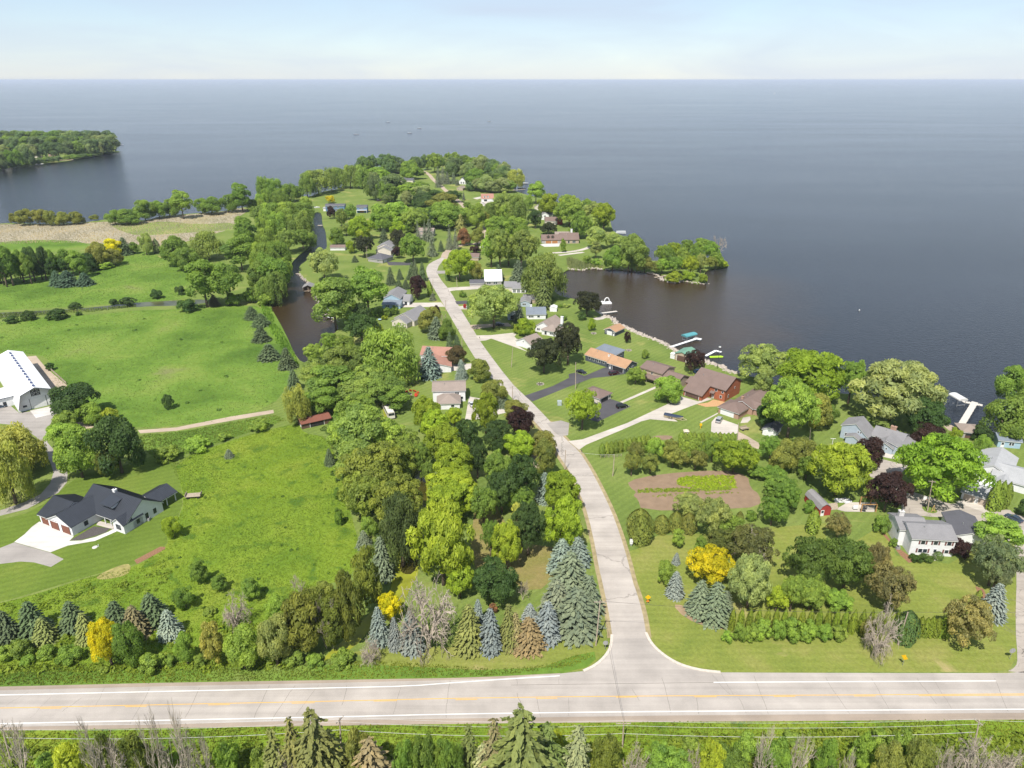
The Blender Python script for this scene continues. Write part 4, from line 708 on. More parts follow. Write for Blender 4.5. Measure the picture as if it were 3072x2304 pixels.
plant('spruce', (.075, .10, .03), 'F', (1590, 250, 1790, 730), 'tall single spruce on the bay lawn'); plant('fluffy', 'pale', 'F', (720, 410, 1360, 970), 'large pale silvery willow in the street front yard'); plant('spruce', 'spgrey', 'F', (1300, 600, 1440, 890), 'grey spruce in front of the blue roofed house'); plant('column', 'dark', 'F', (690, 560, 750, 760), 'dark column evergreen beside the silvery willow')
plant('shrub', 'red', 'F', (640, 655, 692, 715), 'small crimson bush beside the street'); plant('round', 'lime', 'F', (1330, 830, 1580, 1050), 'bright lime round tree in front of the tan roofed house'); plant('shrub', 'lime', 'F', (1290, 920, 1370, 1045), 'lime bush beside the curved driveway')
many('fluffy', 'dkpurple', 'F', 'big dark bronze maple on the striped lawn', 'pair of dark maples', [(1480, 1100, 1910, 1550), (1820, 890, 2200, 1430)]); many('shrub', 'green', 'F', 'clipped bush behind the tan roofed house', 'bushes behind the tan roofed house', [(1800, 800, 1900, 872), (1890, 800, 2000, 872), (1850, 660, 1940, 708)])
plant('shrub', 'pale', 'F', (1930, 652, 2040, 702), 'pale flowering bush on the bay lawn'); plant('shrub', 'green', 'F', (590, 480, 660, 572), 'round bush on the small front lawn'); plant('shrub', 'green', 'F', (610, 510, 700, 575), 'low bush on the small front lawn')
plant('shrub', 'dark', 'G', (140, 160, 265, 265), 'dark round bush under the shore maple'); plant('round', 'lime', 'G', (280, 235, 375, 385), 'young lime tree on the shore lawn'); plant('round', 'purple', 'G', (750, 405, 835, 545), 'young purple tree beside the orange roofed boathouse'); plant('round', 'mid', 'G', (975, 640, 1070, 750), 'young green tree behind the tan house')
plant('fluffy', 'mid', 'G', (760, 880, 1030, 1095), 'low round tree in front of the tan house'); plant('round', 'mid', 'G', (1140, 985, 1500, 1310), 'round dense tree beside the silver sedan'); plant('fluffy', 'purple', 'G', (1530, 650, 1810, 945), 'purple maple beside the green roofed garage'); plant('fluffy', 'lime', 'G', (0, 1165, 420, 1680), 'large yellow green tree beside the black parking yard')
# --- right shore
plant('fluffy', 'pale', 'H', (40, 195, 420, 480), 'pale broad tree at the shore behind the brown ranch house'); plant('maple', 'lime', 'H', (340, 250, 820, 650), 'wide lime maple behind the blue-grey house'); plant('tall', 'pale', 'H', (160, 360, 300, 560), 'slim pale tree on the shaded shore lawn'); plant('fluffy', 'green', 'H', (800, 300, 1010, 630), 'green tree between the lime maple and the silver maple')
plant('maple', 'silver', 'H', (950, 320, 1530, 800), 'huge silver maple on the lake shore'); plant('round', 'dark', 'H', (1340, 600, 1610, 880), 'dark green tree beside the silver maple'); plant('fluffy', 'mid', 'H', (250, 460, 640, 910), 'large green tree beside the small white garage'); plant('round', 'tanwil', 'H', (540, 540, 750, 810), 'yellowish olive tree beside the blue-grey house lawn')
plant('round', 'dark', 'H', (190, 620, 330, 800), 'dark bushy tree behind the small white garage'); plant('round', 'green', 'H', (680, 640, 800, 785), 'small green tree on the shore lawn'); plant('round', 'purple', 'H', (1350, 785, 1600, 950), 'purple tree behind the blue-grey house'); plant('round', 'purple', 'H', (930, 885, 1130, 1120), 'purple maple in front of the blue-grey house')
plant('maple', 'lime', 'H', (620, 915, 1020, 1365), 'large bright maple behind the red barn shed'); plant('fluffy', 'purple', 'H', (1030, 1165, 1330, 1475), 'large round purple maple beside the patio'); plant('fluffy', (.115, .178, .024), 'H', (1310, 900, 1900, 1390), 'huge spreading honey locust over the side road'); plant('willow', 'mid', 'H', (1840, 880, 1960, 1030), 'small willow beside the grey lake shed')
plant('shrub', 'lime', 'H', (1650, 820, 1740, 915), 'lime bush on the little beach'); plant('shrub', 'dark', 'H', (1820, 800, 1970, 935), 'dark bush beside the grey lake shed'); many('round', 'green', 'H', 'tall shore tree beside the small white boathouse', 'trees by the white boathouse', [(2020, 360, 2260, 640), (1930, 580, 2230, 900), (2150, 420, 2400, 800)])
many('column', 'arb', 'H', 'tall arborvitae in front of the pale grey ranch house', 'arborvitae at the ranch house', [(1950, 1215, 2040, 1465), (2000, 1220, 2080, 1460), (2050, 1230, 2125, 1445)]); plant('shrub', 'dark', 'H', (2160, 1375, 2260, 1500), 'dark bush at the edge of the ranch house lawn')
many('fluffy', 'green', 'M', 'fruit tree in the orchard east of the vegetable garden', 'orchard east of the garden', [(1730, 440, 1940, 650), (2060, 610, 2212, 800), (1650, 690, 1800, 800), (1760, 700, 1960, 830), (1770, 790, 2060, 960), (1880, 850, 2080, 1070), (1740, 940, 1960, 1190)])
many('round', 'olive', 'M', 'olive green bushy tree at the top of the orchard', 'olive trees at the orchard', [(1840, 470, 2040, 730), (1990, 450, 2190, 710)]); plant('shrub', 'green', 'M', (1620, 1060, 1720, 1145), 'small round bush south of the garden soil')
plant('column', 'arb', 'H', (560, 1440, 670, 1640), 'broad arborvitae in front of the red barn shed'); plant('fluffy', 'spbrown', 'H', (715, 1480, 890, 1680), 'olive brown pine in front of the patio'); plant('shrub', 'green', 'H', (1060, 1480, 1200, 1625), 'round green bush at the corner of the white two-storey house'); plant('shrub', 'green', 'H', (535, 1375, 625, 1475), 'green bush against the red barn shed'); plant('column', 'arb', 'H', (990, 1210, 1060, 1320), 'small arborvitae behind the purple maple')
plant('tall', 'mid', 'O', (1790, 655, 2180, 940), 'birch beside the garage of the white two-storey house')
# --- clipped row and orchard north of the garden
hr = 'clipped arborvitae in the dark row north of the orchard'
for k in range(11):
    f = k / 10; x = 432 + f * 380; y = 615 - f * 95; plant('column', 'arb', 'M', (x - 30, y - 125 + f * 25, x + 30, y), hr, 'arborvitae row by the driveway')
for k in range(13):
    f = k / 12; x = 1090 + f * 425; y = 485 + f * 8; plant('column', 'arb', 'M', (x - 28, y - 85 + 5 * math.sin(k * 2), x + 28, y + 5), 'clipped arborvitae in the row behind the orchard and the ranch driveway', 'arborvitae row by the ranch house')
many('spread', 'olive', 'M', 'grey green apple tree in the orchard above the garden', 'orchard above the garden', [(610, 570, 750, 760), (750, 590, 920, 750), (640, 490, 800, 630), (920, 520, 1130, 700), (1110, 550, 1310, 720), (940, 460, 1060, 610)])
many('spread', 'mid', 'M', 'leafy fruit tree in the orchard above the garden', 'leafy orchard trees', [(790, 450, 960, 650), (1050, 450, 1260, 660), (1260, 450, 1440, 650)]); plant('fluffy', 'lime', 'M', (1360, 475, 1710, 755), 'large lime fruit tree overhanging the garden soil')
many('globe', (.075, .085, .022), 'M', 'big rounded olive evergreen in the row below the garden', 'rounded evergreens below the garden', [(635, 1035, 860, 1300), (650, 1060, 862, 1352), (860, 1090, 1000, 1255), (980, 1060, 1110, 1245), (1080, 1070, 1225, 1255), (1540, 1060, 1610, 1165)])
many('fluffy', 'pale', 'M', 'pale green young tree below the garden', 'pale young trees below the garden', [(1030, 925, 1270, 1110), (1220, 955, 1490, 1300)]); plant('fluffy', 'mid', 'M', (1330, 1080, 1600, 1310), 'green tree beside the pale young trees'); plant('juniper', 'mid', 'M', (1015, 1205, 1115, 1375), 'small upright green tree on the dry lawn')
many('barefan', 'dry', 'M', 'grey twiggy half bare tree beside the golden tree', 'twiggy trees', [(1560, 1230, 1860, 1560)]); plant('fluffy', (.075, .085, .035), 'M', (1500, 1195, 1870, 1540), 'smoky grey green tree behind the golden tree'); plant('fluffy', (.07, .09, .03), 'M', (1320, 1220, 1560, 1440), 'dull green tree behind the golden tree')
many('shrub', 'mid', 'M', 'leafy bush at the edge of the smoky tree', 'bushes by the smoky tree', [(1180, 1350, 1270, 1445), (1210, 1270, 1320, 1375)])
many('blue', 'bluesp', 'M', 'tiny blue spruce on the dry lawn', 'tiny blue spruces', [(1020, 1400, 1080, 1505), (1170, 1470, 1212, 1515)]); plant('round', 'mid', 'M', (885, 1465, 1040, 1660), 'round green young tree on the dry lawn')
plant('fluffy', 'yellow', 'M', (1145, 1390, 1520, 1680), 'brilliant golden yellow tree on the dry lawn'); plant('maple', 'silver', 'N', (1400, 375, 1780, 900), 'silvery pale tree beside the golden yellow tree')
plant('blue', 'bluesp', 'N', (800, 505, 955, 775), 'neat cone shaped blue spruce on the dry lawn'); many('spruce', 'spgrey', 'N', 'dense green spruce at the corner of the cedar hedge', 'spruces at the hedge corner', [(1000, 585, 1230, 940), (1130, 600, 1400, 1025), (1280, 690, 1430, 930)])
plant('fluffy', 'yelgreen', 'N', (1730, 680, 1950, 910), 'yellow green bush behind the cedar hedge'); many('fluffy', 'mid', 'N', 'lush green bush behind the cedar hedge', 'bushes behind the cedar hedge', [(1880, 570, 2100, 900), (2030, 640, 2290, 910)])
for k in range(21):
    x = 1415 + k * 82; plant('column', (.088, .122, .016), 'N', (x - 34, 862 + k * 1.0, x + 34, 1095 + k * 2.0), 'yellow green cedar in the roadside hedge row', 'roadside cedar hedge', name='arborvitae')
many('shrub', 'mid', 'N', 'leafy bush scrambling in front of the roadside cedar hedge', 'bushes before the cedar hedge', [(1310, 1085, 1420, 1205), (1420, 1010, 1560, 1192), (1520, 1020, 1660, 1190), (1620, 980, 1800, 1185), (1770, 980, 1930, 1180), (1880, 970, 2080, 1190), (2040, 990, 2212, 1190), (2200, 1020, 2360, 1185), (2340, 1040, 2500, 1180)])
# --- right lot
many('fluffy', (.055, .085, .022), 'O', 'dark spreading tree behind the cedar hedge', 'dark trees behind the cedar hedge', [(-20, 830, 420, 1360), (330, 870, 760, 1350)]); many('fluffy', 'spbrown', 'O', 'brown green pine beside the lawn of the white two-storey house', 'brown pines', [(690, 885, 920, 1300), (760, 1095, 1140, 1560)])
many('fluffy', 'mid', 'O', 'bright green bush behind the cedar hedge', 'bright bushes behind the hedge', [(0, 1180, 320, 1510), (310, 1345, 570, 1530)])
many('shrub', (.04, .07, .018), 'O', 'clipped dark yew under the front windows of the white house', 'front yews', [(1120, 1000, 1240, 1068), (1220, 1000, 1350, 1066)]); plant('globe', (.04, .07, .018), 'O', (1355, 962, 1450, 1050), 'clipped dark ball shrub beside the front door'); plant('shrub', 'green', 'O', (940, 840, 1020, 930), 'green bush at the side wall of the white two-storey house'); plant('shrub', 'purple', 'O', (1520, 848, 1720, 1030), 'purple bush at the garage gable of the white house')
many('fluffy', 'spgrey', 'O', 'grey green pine along the side road', 'pines along the side road', [(1740, 850, 2150, 1310), (1850, 1000, 2080, 1350)]); plant('blue', 'bluesp', 'O', (1840, 1245, 2060, 1615), 'large blue spruce at the corner of the side road'); plant('column', 'arb', 'O', (1755, 1325, 1820, 1445), 'lone little arborvitae beside the blue spruce')
plant('fluffy', 'spbrown', 'P', (1590, 405, 1940, 830), 'stout brown green pine near the stop sign'); plant('barefan', 'dry', 'P', (890, 455, 1170, 900), 'grey bare tree at the end of the cedar hedge'); plant('globe', 'dark', 'P', (1140, 500, 1350, 795), 'dark bush beside the leaning utility pole'); plant('shrub', 'olive', 'P', (860, 550, 960, 765), 'olive bush between hedge and bare tree')
for k in range(6): plant('column', (.088, .122, .016), 'P', (1320 + k * 46, 545 + 12 * (k % 2), 1390 + k * 46, 735 + k), 'cedar in the short row beside the stout pine', 'short cedar row', name='arborvitae')
# --- grove west of the street
plant('willow', 'tanwil', 'K', (0, 135, 195, 425), 'yellowish weeping willow at the end of the farm path')
wood(['fluffy', 'tall', 'fluffy'], ['mid', 'willow', 'green'], 'K', 'tree in the wooded belt between meadow and ditch', 'wooded belt by the ditch', [(400, 420, 620, 640), (190, 150, 420, 330), (200, 0, 560, 240), (450, 0, 780, 250), (560, 60, 900, 300), (400, 210, 700, 440), (320, 400, 580, 640), (400, 300, 720, 660), (560, 380, 900, 660), (380, 540, 700, 820)], 1)
many('fluffy', (.115, .145, .035), 'K', ['widest dull olive tree in the middle of the wooded belt', 'dull olive tree overhanging the upper ditch', 'dull olive tree at the meadow side of the wooded belt', 'dull olive tree just behind the dark willow'], 'olive trees by the ditch', [(440, 585, 900, 1010), (700, 560, 1000, 850), (430, 800, 760, 1150), (660, 820, 1050, 1220)]); plant('willow', (.05, .07, .03), 'K', (690, 950, 1040, 1480), 'dark willow overhanging the ditch')
plant('shrub', 'mid', 'K', (560, 1100, 700, 1260), 'lime bush at the meadow edge of the wood'); plant('spruce', 'sp', 'K', (300, 595, 375, 730), 'small dark spruce at the meadow edge'); many('shrub', 'green', 'K', 'dark sapling bush in the meadow edge', 'meadow edge saplings', [(370, 890, 430, 980), (370, 1045, 440, 1175)])
plant('spruce', 'spgrey', 'K', (640, 1230, 800, 1570), 'grey green spruce beside the tall juniper'); plant('spruce', 'spgrey', 'K', (540, 1200, 640, 1340), 'grey green spruce at the meadow corner of the wood')
for b, lb in zip([(960, 215, 1170, 500), (1010, 310, 1210, 560), (1205, 300, 1315, 440), (1400, 175, 1580, 500), (1050, 440, 1310, 740), (1110, 565, 1400, 880), (1060, 770, 1430, 1000), (1060, 865, 1400, 1160), (960, 1025, 1380, 1640), (1540, 1155, 1750, 1500), (1200, 1465, 1400, 1720), (1630, 485, 1840, 700), (1920, 775, 2170, 1100), (1930, 935, 2200, 1395)], ['lime maple at the lawn corner behind the motor coach', 'lime maple touching the front corner of the taupe hipped roof', 'small lime maple right before the taupe house garage', 'tall narrow lime maple beside the taupe house driveway', 'wide lime maple along the ditch beside the dark lindens', 'big lime maple overhanging the brown ditch water', 'low broad lime maple in the middle of the ditch bank', 'lime maple rising behind the biggest maple of the grove', 'biggest lime maple of the grove, towering over the ditch end', 'egg shaped lime maple alone in the grove clearing', 'lime maple between the leafless giant and the dark linden', 'round lime maple beside the purple maple of the grove', 'lime maple at the street edge beside the slim blue spruce', 'large lime maple at the street edge above the blue spruces']): plant('maple', 'lime', 'K', b, lb, None)
for b, lb in zip([(1270, 395, 1450, 610), (1480, 395, 1680, 620), (1350, 555, 1510, 820), (1530, 525, 1650, 660), (1640, 645, 1880, 1020), (1490, 775, 1730, 1080), (1680, 995, 1930, 1390), (1390, 1435, 1720, 1760)], ['dark linden next to the small lime maple before the taupe garage', 'dark linden below the tall narrow lime maple', 'dark linden squeezed between the big lime maples', 'small dark linden beside the purple maple of the grove', 'broad dark linden beside the gravel pad', 'dark linden above the grove clearing path', 'dark linden with a cream flowering top beside it', 'dark linden at the south edge of the grove behind the roadside spruces']): plant('fluffy', 'dark', 'K', b, lb, None)
many('fluffy', 'green', 'K', ['mid green tree between two dark lindens beside the gravel pad', 'mid green tree at the foot of the broad dark linden', 'mid green tree on the shaded side of the biggest lime maple', 'mid green tree touching the egg shaped lime maple', 'mid green tree leaning over the upper ditch', 'small mid green tree on the ditch bank below the lime maples'], 'mid green trees of the grove', [(1470, 625, 1680, 900), (1660, 885, 1850, 1080), (1370, 885, 1580, 1180), (1460, 1125, 1600, 1390), (940, 560, 1080, 800), (1010, 700, 1120, 860)])
plant('fluffy', 'purple', 'K', (1630, 295, 1850, 525), 'dark purple maple in the grove'); many('round', 'olive', 'K', 'round olive tree between taupe house and street', 'olive trees at the street', [(1470, 90, 1650, 275), (1620, 245, 1800, 385), (1810, 465, 2010, 660)]); plant('spruce', 'spgrey', 'K', (1550, 170, 1660, 300), 'grey spruce at the taupe house driveway'); plant('tall', 'olive', 'K', (1850, 540, 2010, 800), 'thin half bare tree beside the gravel pad')
plant('blue', 'bluesp', 'K', (1870, 765, 1985, 1005), 'slim pale blue spruce between grove and street'); plant('fluffy', (.30, .32, .10), 'K', (1680, 1000, 1765, 1140), 'cream flowering tree top in the grove')
many('blue', 'bluesp', 'L', 'tall blue spruce in the cluster at the street corner', 'blue spruces at the corner', [(1965, 150, 2145, 430), (2080, 140, 2260, 370)]); many('spruce', 'spgrey', 'L', ['grey green spruce between the tall blue spruces at the street corner', 'grey green spruce facing the grove clearing', 'largest grey green spruce, beside the corner utility pole', 'grey green spruce leaning towards the street edge'], 'grey spruces at the corner', [(1985, 240, 2250, 580), (1890, 450, 2140, 780), (2000, 520, 2320, 890), (2150, 420, 2360, 740)])
many('blue', (.125, .150, .152), 'L', 'pale blue spruce in the roadside row', 'pale blue spruces in the roadside row', [(1765, 635, 1870, 780), (1860, 610, 2035, 930), (1390, 595, 1480, 820), (1450, 655, 1600, 1010)])
many('blue', (.12, .143, .14), 'L', 'blue spruce at the ditch end of the roadside row', 'blue spruces by the ditch', [(630, 645, 770, 950), (770, 725, 870, 980), (860, 675, 1020, 1010)])
many('spruce', (.105, .115, .035), 'L', 'olive green spruce in the roadside row', 'olive spruces in the roadside row', [(1260, 630, 1480, 1005), (1590, 620, 1730, 985)]); many('spruce', (.15, .125, .06), 'L', 'rusty brown ailing spruce in the roadside row', 'brown spruces in the roadside row', [(1700, 735, 1920, 1000), (1640, 690, 1780, 980)])
plant('barefan', 'dry', 'L', (860, 500, 1280, 1000), 'huge leafless grey tree spreading over the roadside spruces'); plant('fluffy', 'yellow', 'L', (690, 570, 870, 790), 'golden yellow bush beside the algae ditch', cat='shrub', name='shrub'); plant('barefan', 'dry', 'L', (550, 915, 720, 1090), 'dead brown bush at the end of the ditch'); plant('bareup', 'dry', 'L', (1720, 465, 1810, 620), 'small bare sapling in the grove clearing'); plant('shrub', 'rust', 'L', (1510, 640, 1580, 720), 'small rusty dead top behind the blue spruce')
many('juniper', 'jun', 'L', ['tallest olive brown juniper, beside the grey green spruce at the ditch', 'olive brown juniper with golden tip beside the algae ditch', 'olive brown juniper at the roadside end of the meadow', 'olive brown juniper touching the dead grey tree', 'olive brown juniper behind the dead grey tree'], 'junipers by the ditch', [(500, 215, 730, 740), (370, 405, 580, 970), (0, 590, 210, 1010), (240, 595, 460, 1010), (120, 540, 330, 960)]); plant('bareup', 'dry', 'L', (200, 620, 400, 1010), 'dead grey tree against the junipers'); plant('bareup', 'dry', 'L', (60, 445, 180, 600), 'small grey leafless tree at the meadow corner')
many('shrub', 'mid', 'L', 'green bush at the mouth of the algae ditch', 'bushes at the ditch mouth', [(350, 1005, 530, 1115), (0, 1010, 160, 1110), (150, 1030, 300, 1110)]); plant('round', 'olive', 'L', (180, 505, 370, 660), 'olive tree behind the junipers')
# --- roadside trees below the farmhouse
many('spruce', 'sp', 'J', 'dark green spruce in the thicket between highway and farmhouse', 'spruces below the farmhouse', [(-60, 1055, 120, 1300), (120, 985, 320, 1250), (430, 985, 610, 1220), (760, 985, 930, 1190), (1010, 925, 1210, 1180)]); many('spruce', (.12, .14, .045), 'J', 'yellowish green spruce in the thicket between highway and farmhouse', 'yellowish spruces below the farmhouse', [(240, 1105, 390, 1310), (550, 1065, 690, 1300)]); plant('spruce', 'spbrown', 'J', (890, 1015, 1080, 1270), 'brownish spruce beside the golden roadside tree')
plant('blue', (.14, .168, .15), 'J', (1165, 1045, 1315, 1275), 'lone pale blue spruce in the roadside thicket'); plant('fluffy', 'yellow', 'J', (670, 1125, 890, 1475), 'golden yellow tree in the roadside thicket'); plant('round', 'green', 'J', (840, 1145, 1040, 1455), 'dark green tree beside the golden roadside tree')
many('juniper', 'green', 'J', ['biggest dark sapling standing in the meadow', 'smallest dark sapling standing in the meadow', 'dark sapling nearest the wooded belt in the meadow'], 'meadow saplings', [(1400, 695, 1530, 880), (1560, 800, 1670, 930), (1780, 825, 1910, 1000)]); plant('round', 'green', 'J', (1280, 885, 1430, 1040), 'dark bushy young tree in the meadow'); plant('round', 'lime', 'J', (1205, 365, 1335, 515), 'lime sapling beside the farmhouse lawn'); plant('barefan', 'dry', 'J', (1610, 945, 1830, 1200), 'leafless grey bush tree in the meadow')
many('round', 'mid', 'J', ['bushy green tree beside the broad olive juniper', 'large bushy green tree beside the white flowering bush tree', 'narrow bushy green tree next to the lone pale blue spruce'], 'roadside meadow trees', [(1960, 945, 2130, 1150), (1660, 1180, 1900, 1490), (1290, 1215, 1430, 1450)]); plant('juniper', 'tanwil', 'J', (1490, 1155, 1650, 1490), 'half dead brown juniper in the roadside thicket'); plant('round', 'pale', 'J', (1900, 1095, 2140, 1460), 'white flowering bush tree in the roadside thicket'); plant('juniper', 'jun', 'J', (2080, 955, 2360, 1430), 'broad olive juniper at the roadside')
many('shrub', 'mid', 'J', 'leafy bush at the edge of the highway verge', 'verge bushes', [(1020, 1385, 1200, 1530), (420, 1330, 600, 1460), (1500, 1040, 1600, 1105), (260, 1330, 400, 1430), (60, 1290, 230, 1420), (1180, 1400, 1300, 1480), (-60, 1340, 90, 1440), (1420, 1380, 1520, 1480), (730, 1480, 800, 1530), (150, 1400, 260, 1470)])
# --- around barn and farm drive
plant('round', 'dark', 'I', (670, 945, 1030, 1360), 'big dark oak beside the farm drive'); plant('round', 'dark', 'I', (400, 725, 720, 970), 'dark tree in front of the white barn'); plant('round', 'mid', 'I', (560, 860, 740, 1010), 'green tree behind the dark oak'); plant('shrub', 'yelgreen', 'I', (700, 900, 860, 1005), 'yellowish bush behind the dark oak')
many('round', 'mid', 'I', 'bright green tree along the bend of the farm drive', 'trees at the farm drive bend', [(390, 925, 560, 1070), (340, 1015, 540, 1170), (420, 1035, 700, 1395)]); plant('juniper', 'jun', 'I', (700, 1215, 860, 1425), 'olive juniper at the foot of the dark oak')
many('willow', 'tanwil', 'I', 'yellow olive willow inside the loop of the farm drive', 'willows in the drive loop', [(-150, 1035, 290, 1420), (-100, 1150, 200, 1600), (60, 1060, 290, 1330)])
plant('round', 'dark', 'I', (1200, 795, 1280, 895), 'lone little tree in the middle field'); plant('blue', 'spgrey', 'I', (1655, 1195, 1715, 1265), 'tiny spruce at the top of the meadow'); many('shrub', 'mid', 'I', 'low bush in the grass strip beside the farm path', 'bushes by the farm path', [(1150, 1180, 1310, 1300), (1360, 1110, 1560, 1220), (1840, 980, 2000, 1070), (1600, 1080, 1700, 1140)])
many('shrub', 'dark', 'I', 'round dark bush beside the stream', 'round bushes along the stream', [(1300, 95, 1450, 195), (155, 178, 260, 255), (340, 168, 490, 250), (30, 215, 130, 275), (490, 118, 590, 170), (1110, 18, 1190, 85), (800, 90, 870, 145), (880, 80, 1000, 145), (330, 560, 400, 620), (555, 185, 605, 215)])
# --- south of the highway
many('bareup', 'dry', 'Q', ['leafless tree at the foot of the left end pole', 'broad leafless tree beside the yellow green cedar', 'thin leafless tree rising behind the broad leafless tree', 'leafless tree with its tip over the highway lane', 'leafless tree between olive cedar and open verge', 'small leafless tree at the edge of the open verge'], 'leafless trees south of the highway', [(-40, 500, 250, 1100), (560, 480, 860, 1100), (900, 390, 1080, 1050), (1040, 420, 1300, 1100), (1250, 560, 1400, 1000)])
many('juniper', 'yelgreen', 'Q', 'yellow green cedar on the south side of the highway', 'yellow cedars south of the highway', [(370, 600, 590, 1000)]); many('juniper', 'jun', 'Q', 'olive cedar among the leafless trees south of the highway', 'olive cedars south of the highway', [(600, 560, 800, 1000), (760, 570, 1000, 1000)])
many('ragged', (.11, .12, .035), 'Q', ['shaggy spruce behind the purplish leafless bush', 'tallest shaggy spruce beside the verge pole', 'shaggy spruce at the edge of the open verge', 'shaggy spruce under the verge pole'], 'shaggy spruces south of the highway', [(1800, 450, 2020, 950), (1900, 395, 2200, 1000), (1680, 520, 1900, 950), (2000, 540, 2280, 950)]); plant('barefan', 'dry', 'Q', (1820, 620, 2020, 950), 'purplish leafless bush before the shaggy spruces')
many('shrub', 'mid', 'Q', 'green bush at the bottom of the south verge', 'south verge bushes', [(220, 680, 420, 900), (1380, 600, 1560, 850), (1620, 640, 1760, 850)])
plant('juniper', 'olive', 'T', (0, 525, 210, 950), 'yellow olive bushy tree south of the highway'); many('ragged', (.15, .13, .065), 'T', 'brownish spruce south of the highway', 'brownish spruces south of the highway', [(60, 585, 330, 1000), (890, 455, 1090, 1000)]); many('fluffy', 'green', 'T', ['lush green tree beside the brownish spruce south of the highway', 'lush green tree top left of the pale low cable gap', 'lush green tree next to the layered spruce', 'lush green tree beyond the crossarm pole'], 'green trees south of the highway', [(330, 595, 520, 1000), (440, 560, 640, 1000), (600, 570, 790, 1000), (1960, 635, 2250, 1000)])
many('ragged', (.085, .11, .03), 'T', ['small layered spruce at the left foot of the tallest spruce', 'tallest layered spruce opposite the street mouth', 'layered spruce beside the lime tree top'], 'layered spruces south of the highway', [(730, 495, 930, 900), (930, 400, 1400, 1200), (1180, 485, 1480, 1000)]); plant('fluffy', 'yelgreen', 'T', (1330, 525, 1440, 720), 'lime tree top between the layered spruces'); many('ragged', (.165, .175, .09), 'T', 'pale grey green spruce south of the highway', 'pale spruces south of the highway', [(1420, 495, 1630, 950), (840, 615, 1000, 950), (950, 685, 1060, 950)]); plant('juniper', 'jun', 'T', (1620, 555, 1810, 950), 'olive cedar beside the crossarm pole'); plant('barefan', 'dry', 'T', (1800, 620, 1990, 950), 'pale leafless tree at the foot of the crossarm pole')
plant('fluffy', 'yelgreen', 'S', (100, 585, 270, 950), 'bright lime bush south of the highway', cat='shrub', name='shrub'); plant('barefan', 'dry', 'S', (0, 615, 140, 950), 'pale leafless bush beside the lime bush'); many('bareup', 'dry', 'S', 'pale leafless tree in the south verge scrub', 'leafless trees in the south scrub', [(430, 560, 640, 1000), (630, 570, 810, 1000), (960, 655, 1110, 950)]); many('round', 'green', 'S', 'green tree in the south verge scrub', 'green trees in the south scrub', [(870, 555, 990, 850), (150, 640, 420, 950), (500, 600, 700, 950)])
many('juniper', 'olive', 'S', 'olive cedar in the south verge scrub', 'olive cedars in the south scrub', [(1240, 595, 1420, 950), (1440, 585, 1620, 950)]); many('barefan', 'dry', 'S', 'spreading grey leafless tree at the foot of the end pole', 'grey leafless trees by the end pole', [(1600, 615, 1800, 950), (1770, 555, 2020, 950), (1960, 680, 2180, 950), (2070, 595, 2250, 900)])
many('shrub', 'mid', 'S', 'leafy bush in the south verge scrub', 'bushes in the south scrub', [(350, 555, 520, 720), (1340, 515, 1500, 710), (1090, 555, 1250, 800), (1230, 530, 1350, 640), (640, 530, 760, 620), (0, 560, 120, 660)])

# beyond the 300 broadleaf trees that show largest, the small far ones are one mass
far = sorted([o for o in COL.objects if o.type == 'EMPTY' and o.name.startswith('broadleaf_tree')], key=lambda o: -max(c.scale[0] for c in o.children) / o.location.y)[300:]
V, var, tint = [], [], []
for o in far:
    cr_ = [c for c in o.children if c.name.startswith('crown')][0]; me = cr_.data; n = len(me.vertices); v = np.empty(n * 3, np.float32); me.vertices.foreach_get('co', v); v = v.reshape(-1, 4, 3)
    f = np.empty(len(me.polygons), np.float32); me.attributes['var'].data.foreach_get('value', f); k = rng.random(len(v)) < .55; v = v[k]; f = f[k]
    c = v.mean(axis=1, keepdims=True); v = c + (v - c) * 1.3; v = v * np.array(cr_.scale, np.float32); a = o.rotation_euler.z; x = v[..., 0] * math.cos(a) - v[..., 1] * math.sin(a); y = v[..., 0] * math.sin(a) + v[..., 1] * math.cos(a)
    V.append(np.stack([x + o.location.x, y + o.location.y, v[..., 2]], -1).reshape(-1, 3)); var.append(f); tint.append(np.tile(np.array(cr_.color, np.float32), (len(f), 1)))
    for ch in list(o.children): bpy.data.objects.remove(ch)
    bpy.data.objects.remove(o)
if V:
    me = npmesh('far_trees', np.concatenate(V), 4, np.concatenate(var)); at_ = me.attributes.new('tint', 'FLOAT_COLOR', 'FACE'); at_.data.foreach_set('color', np.concatenate(tint).ravel())
    o = link('far_trees', me, leafmat('far_leaves', .48, .6, True)); o['kind'] = 'stuff'; o['label'] = 'small far trees merging into the woods of the point and the distant island'; o['category'] = 'trees'
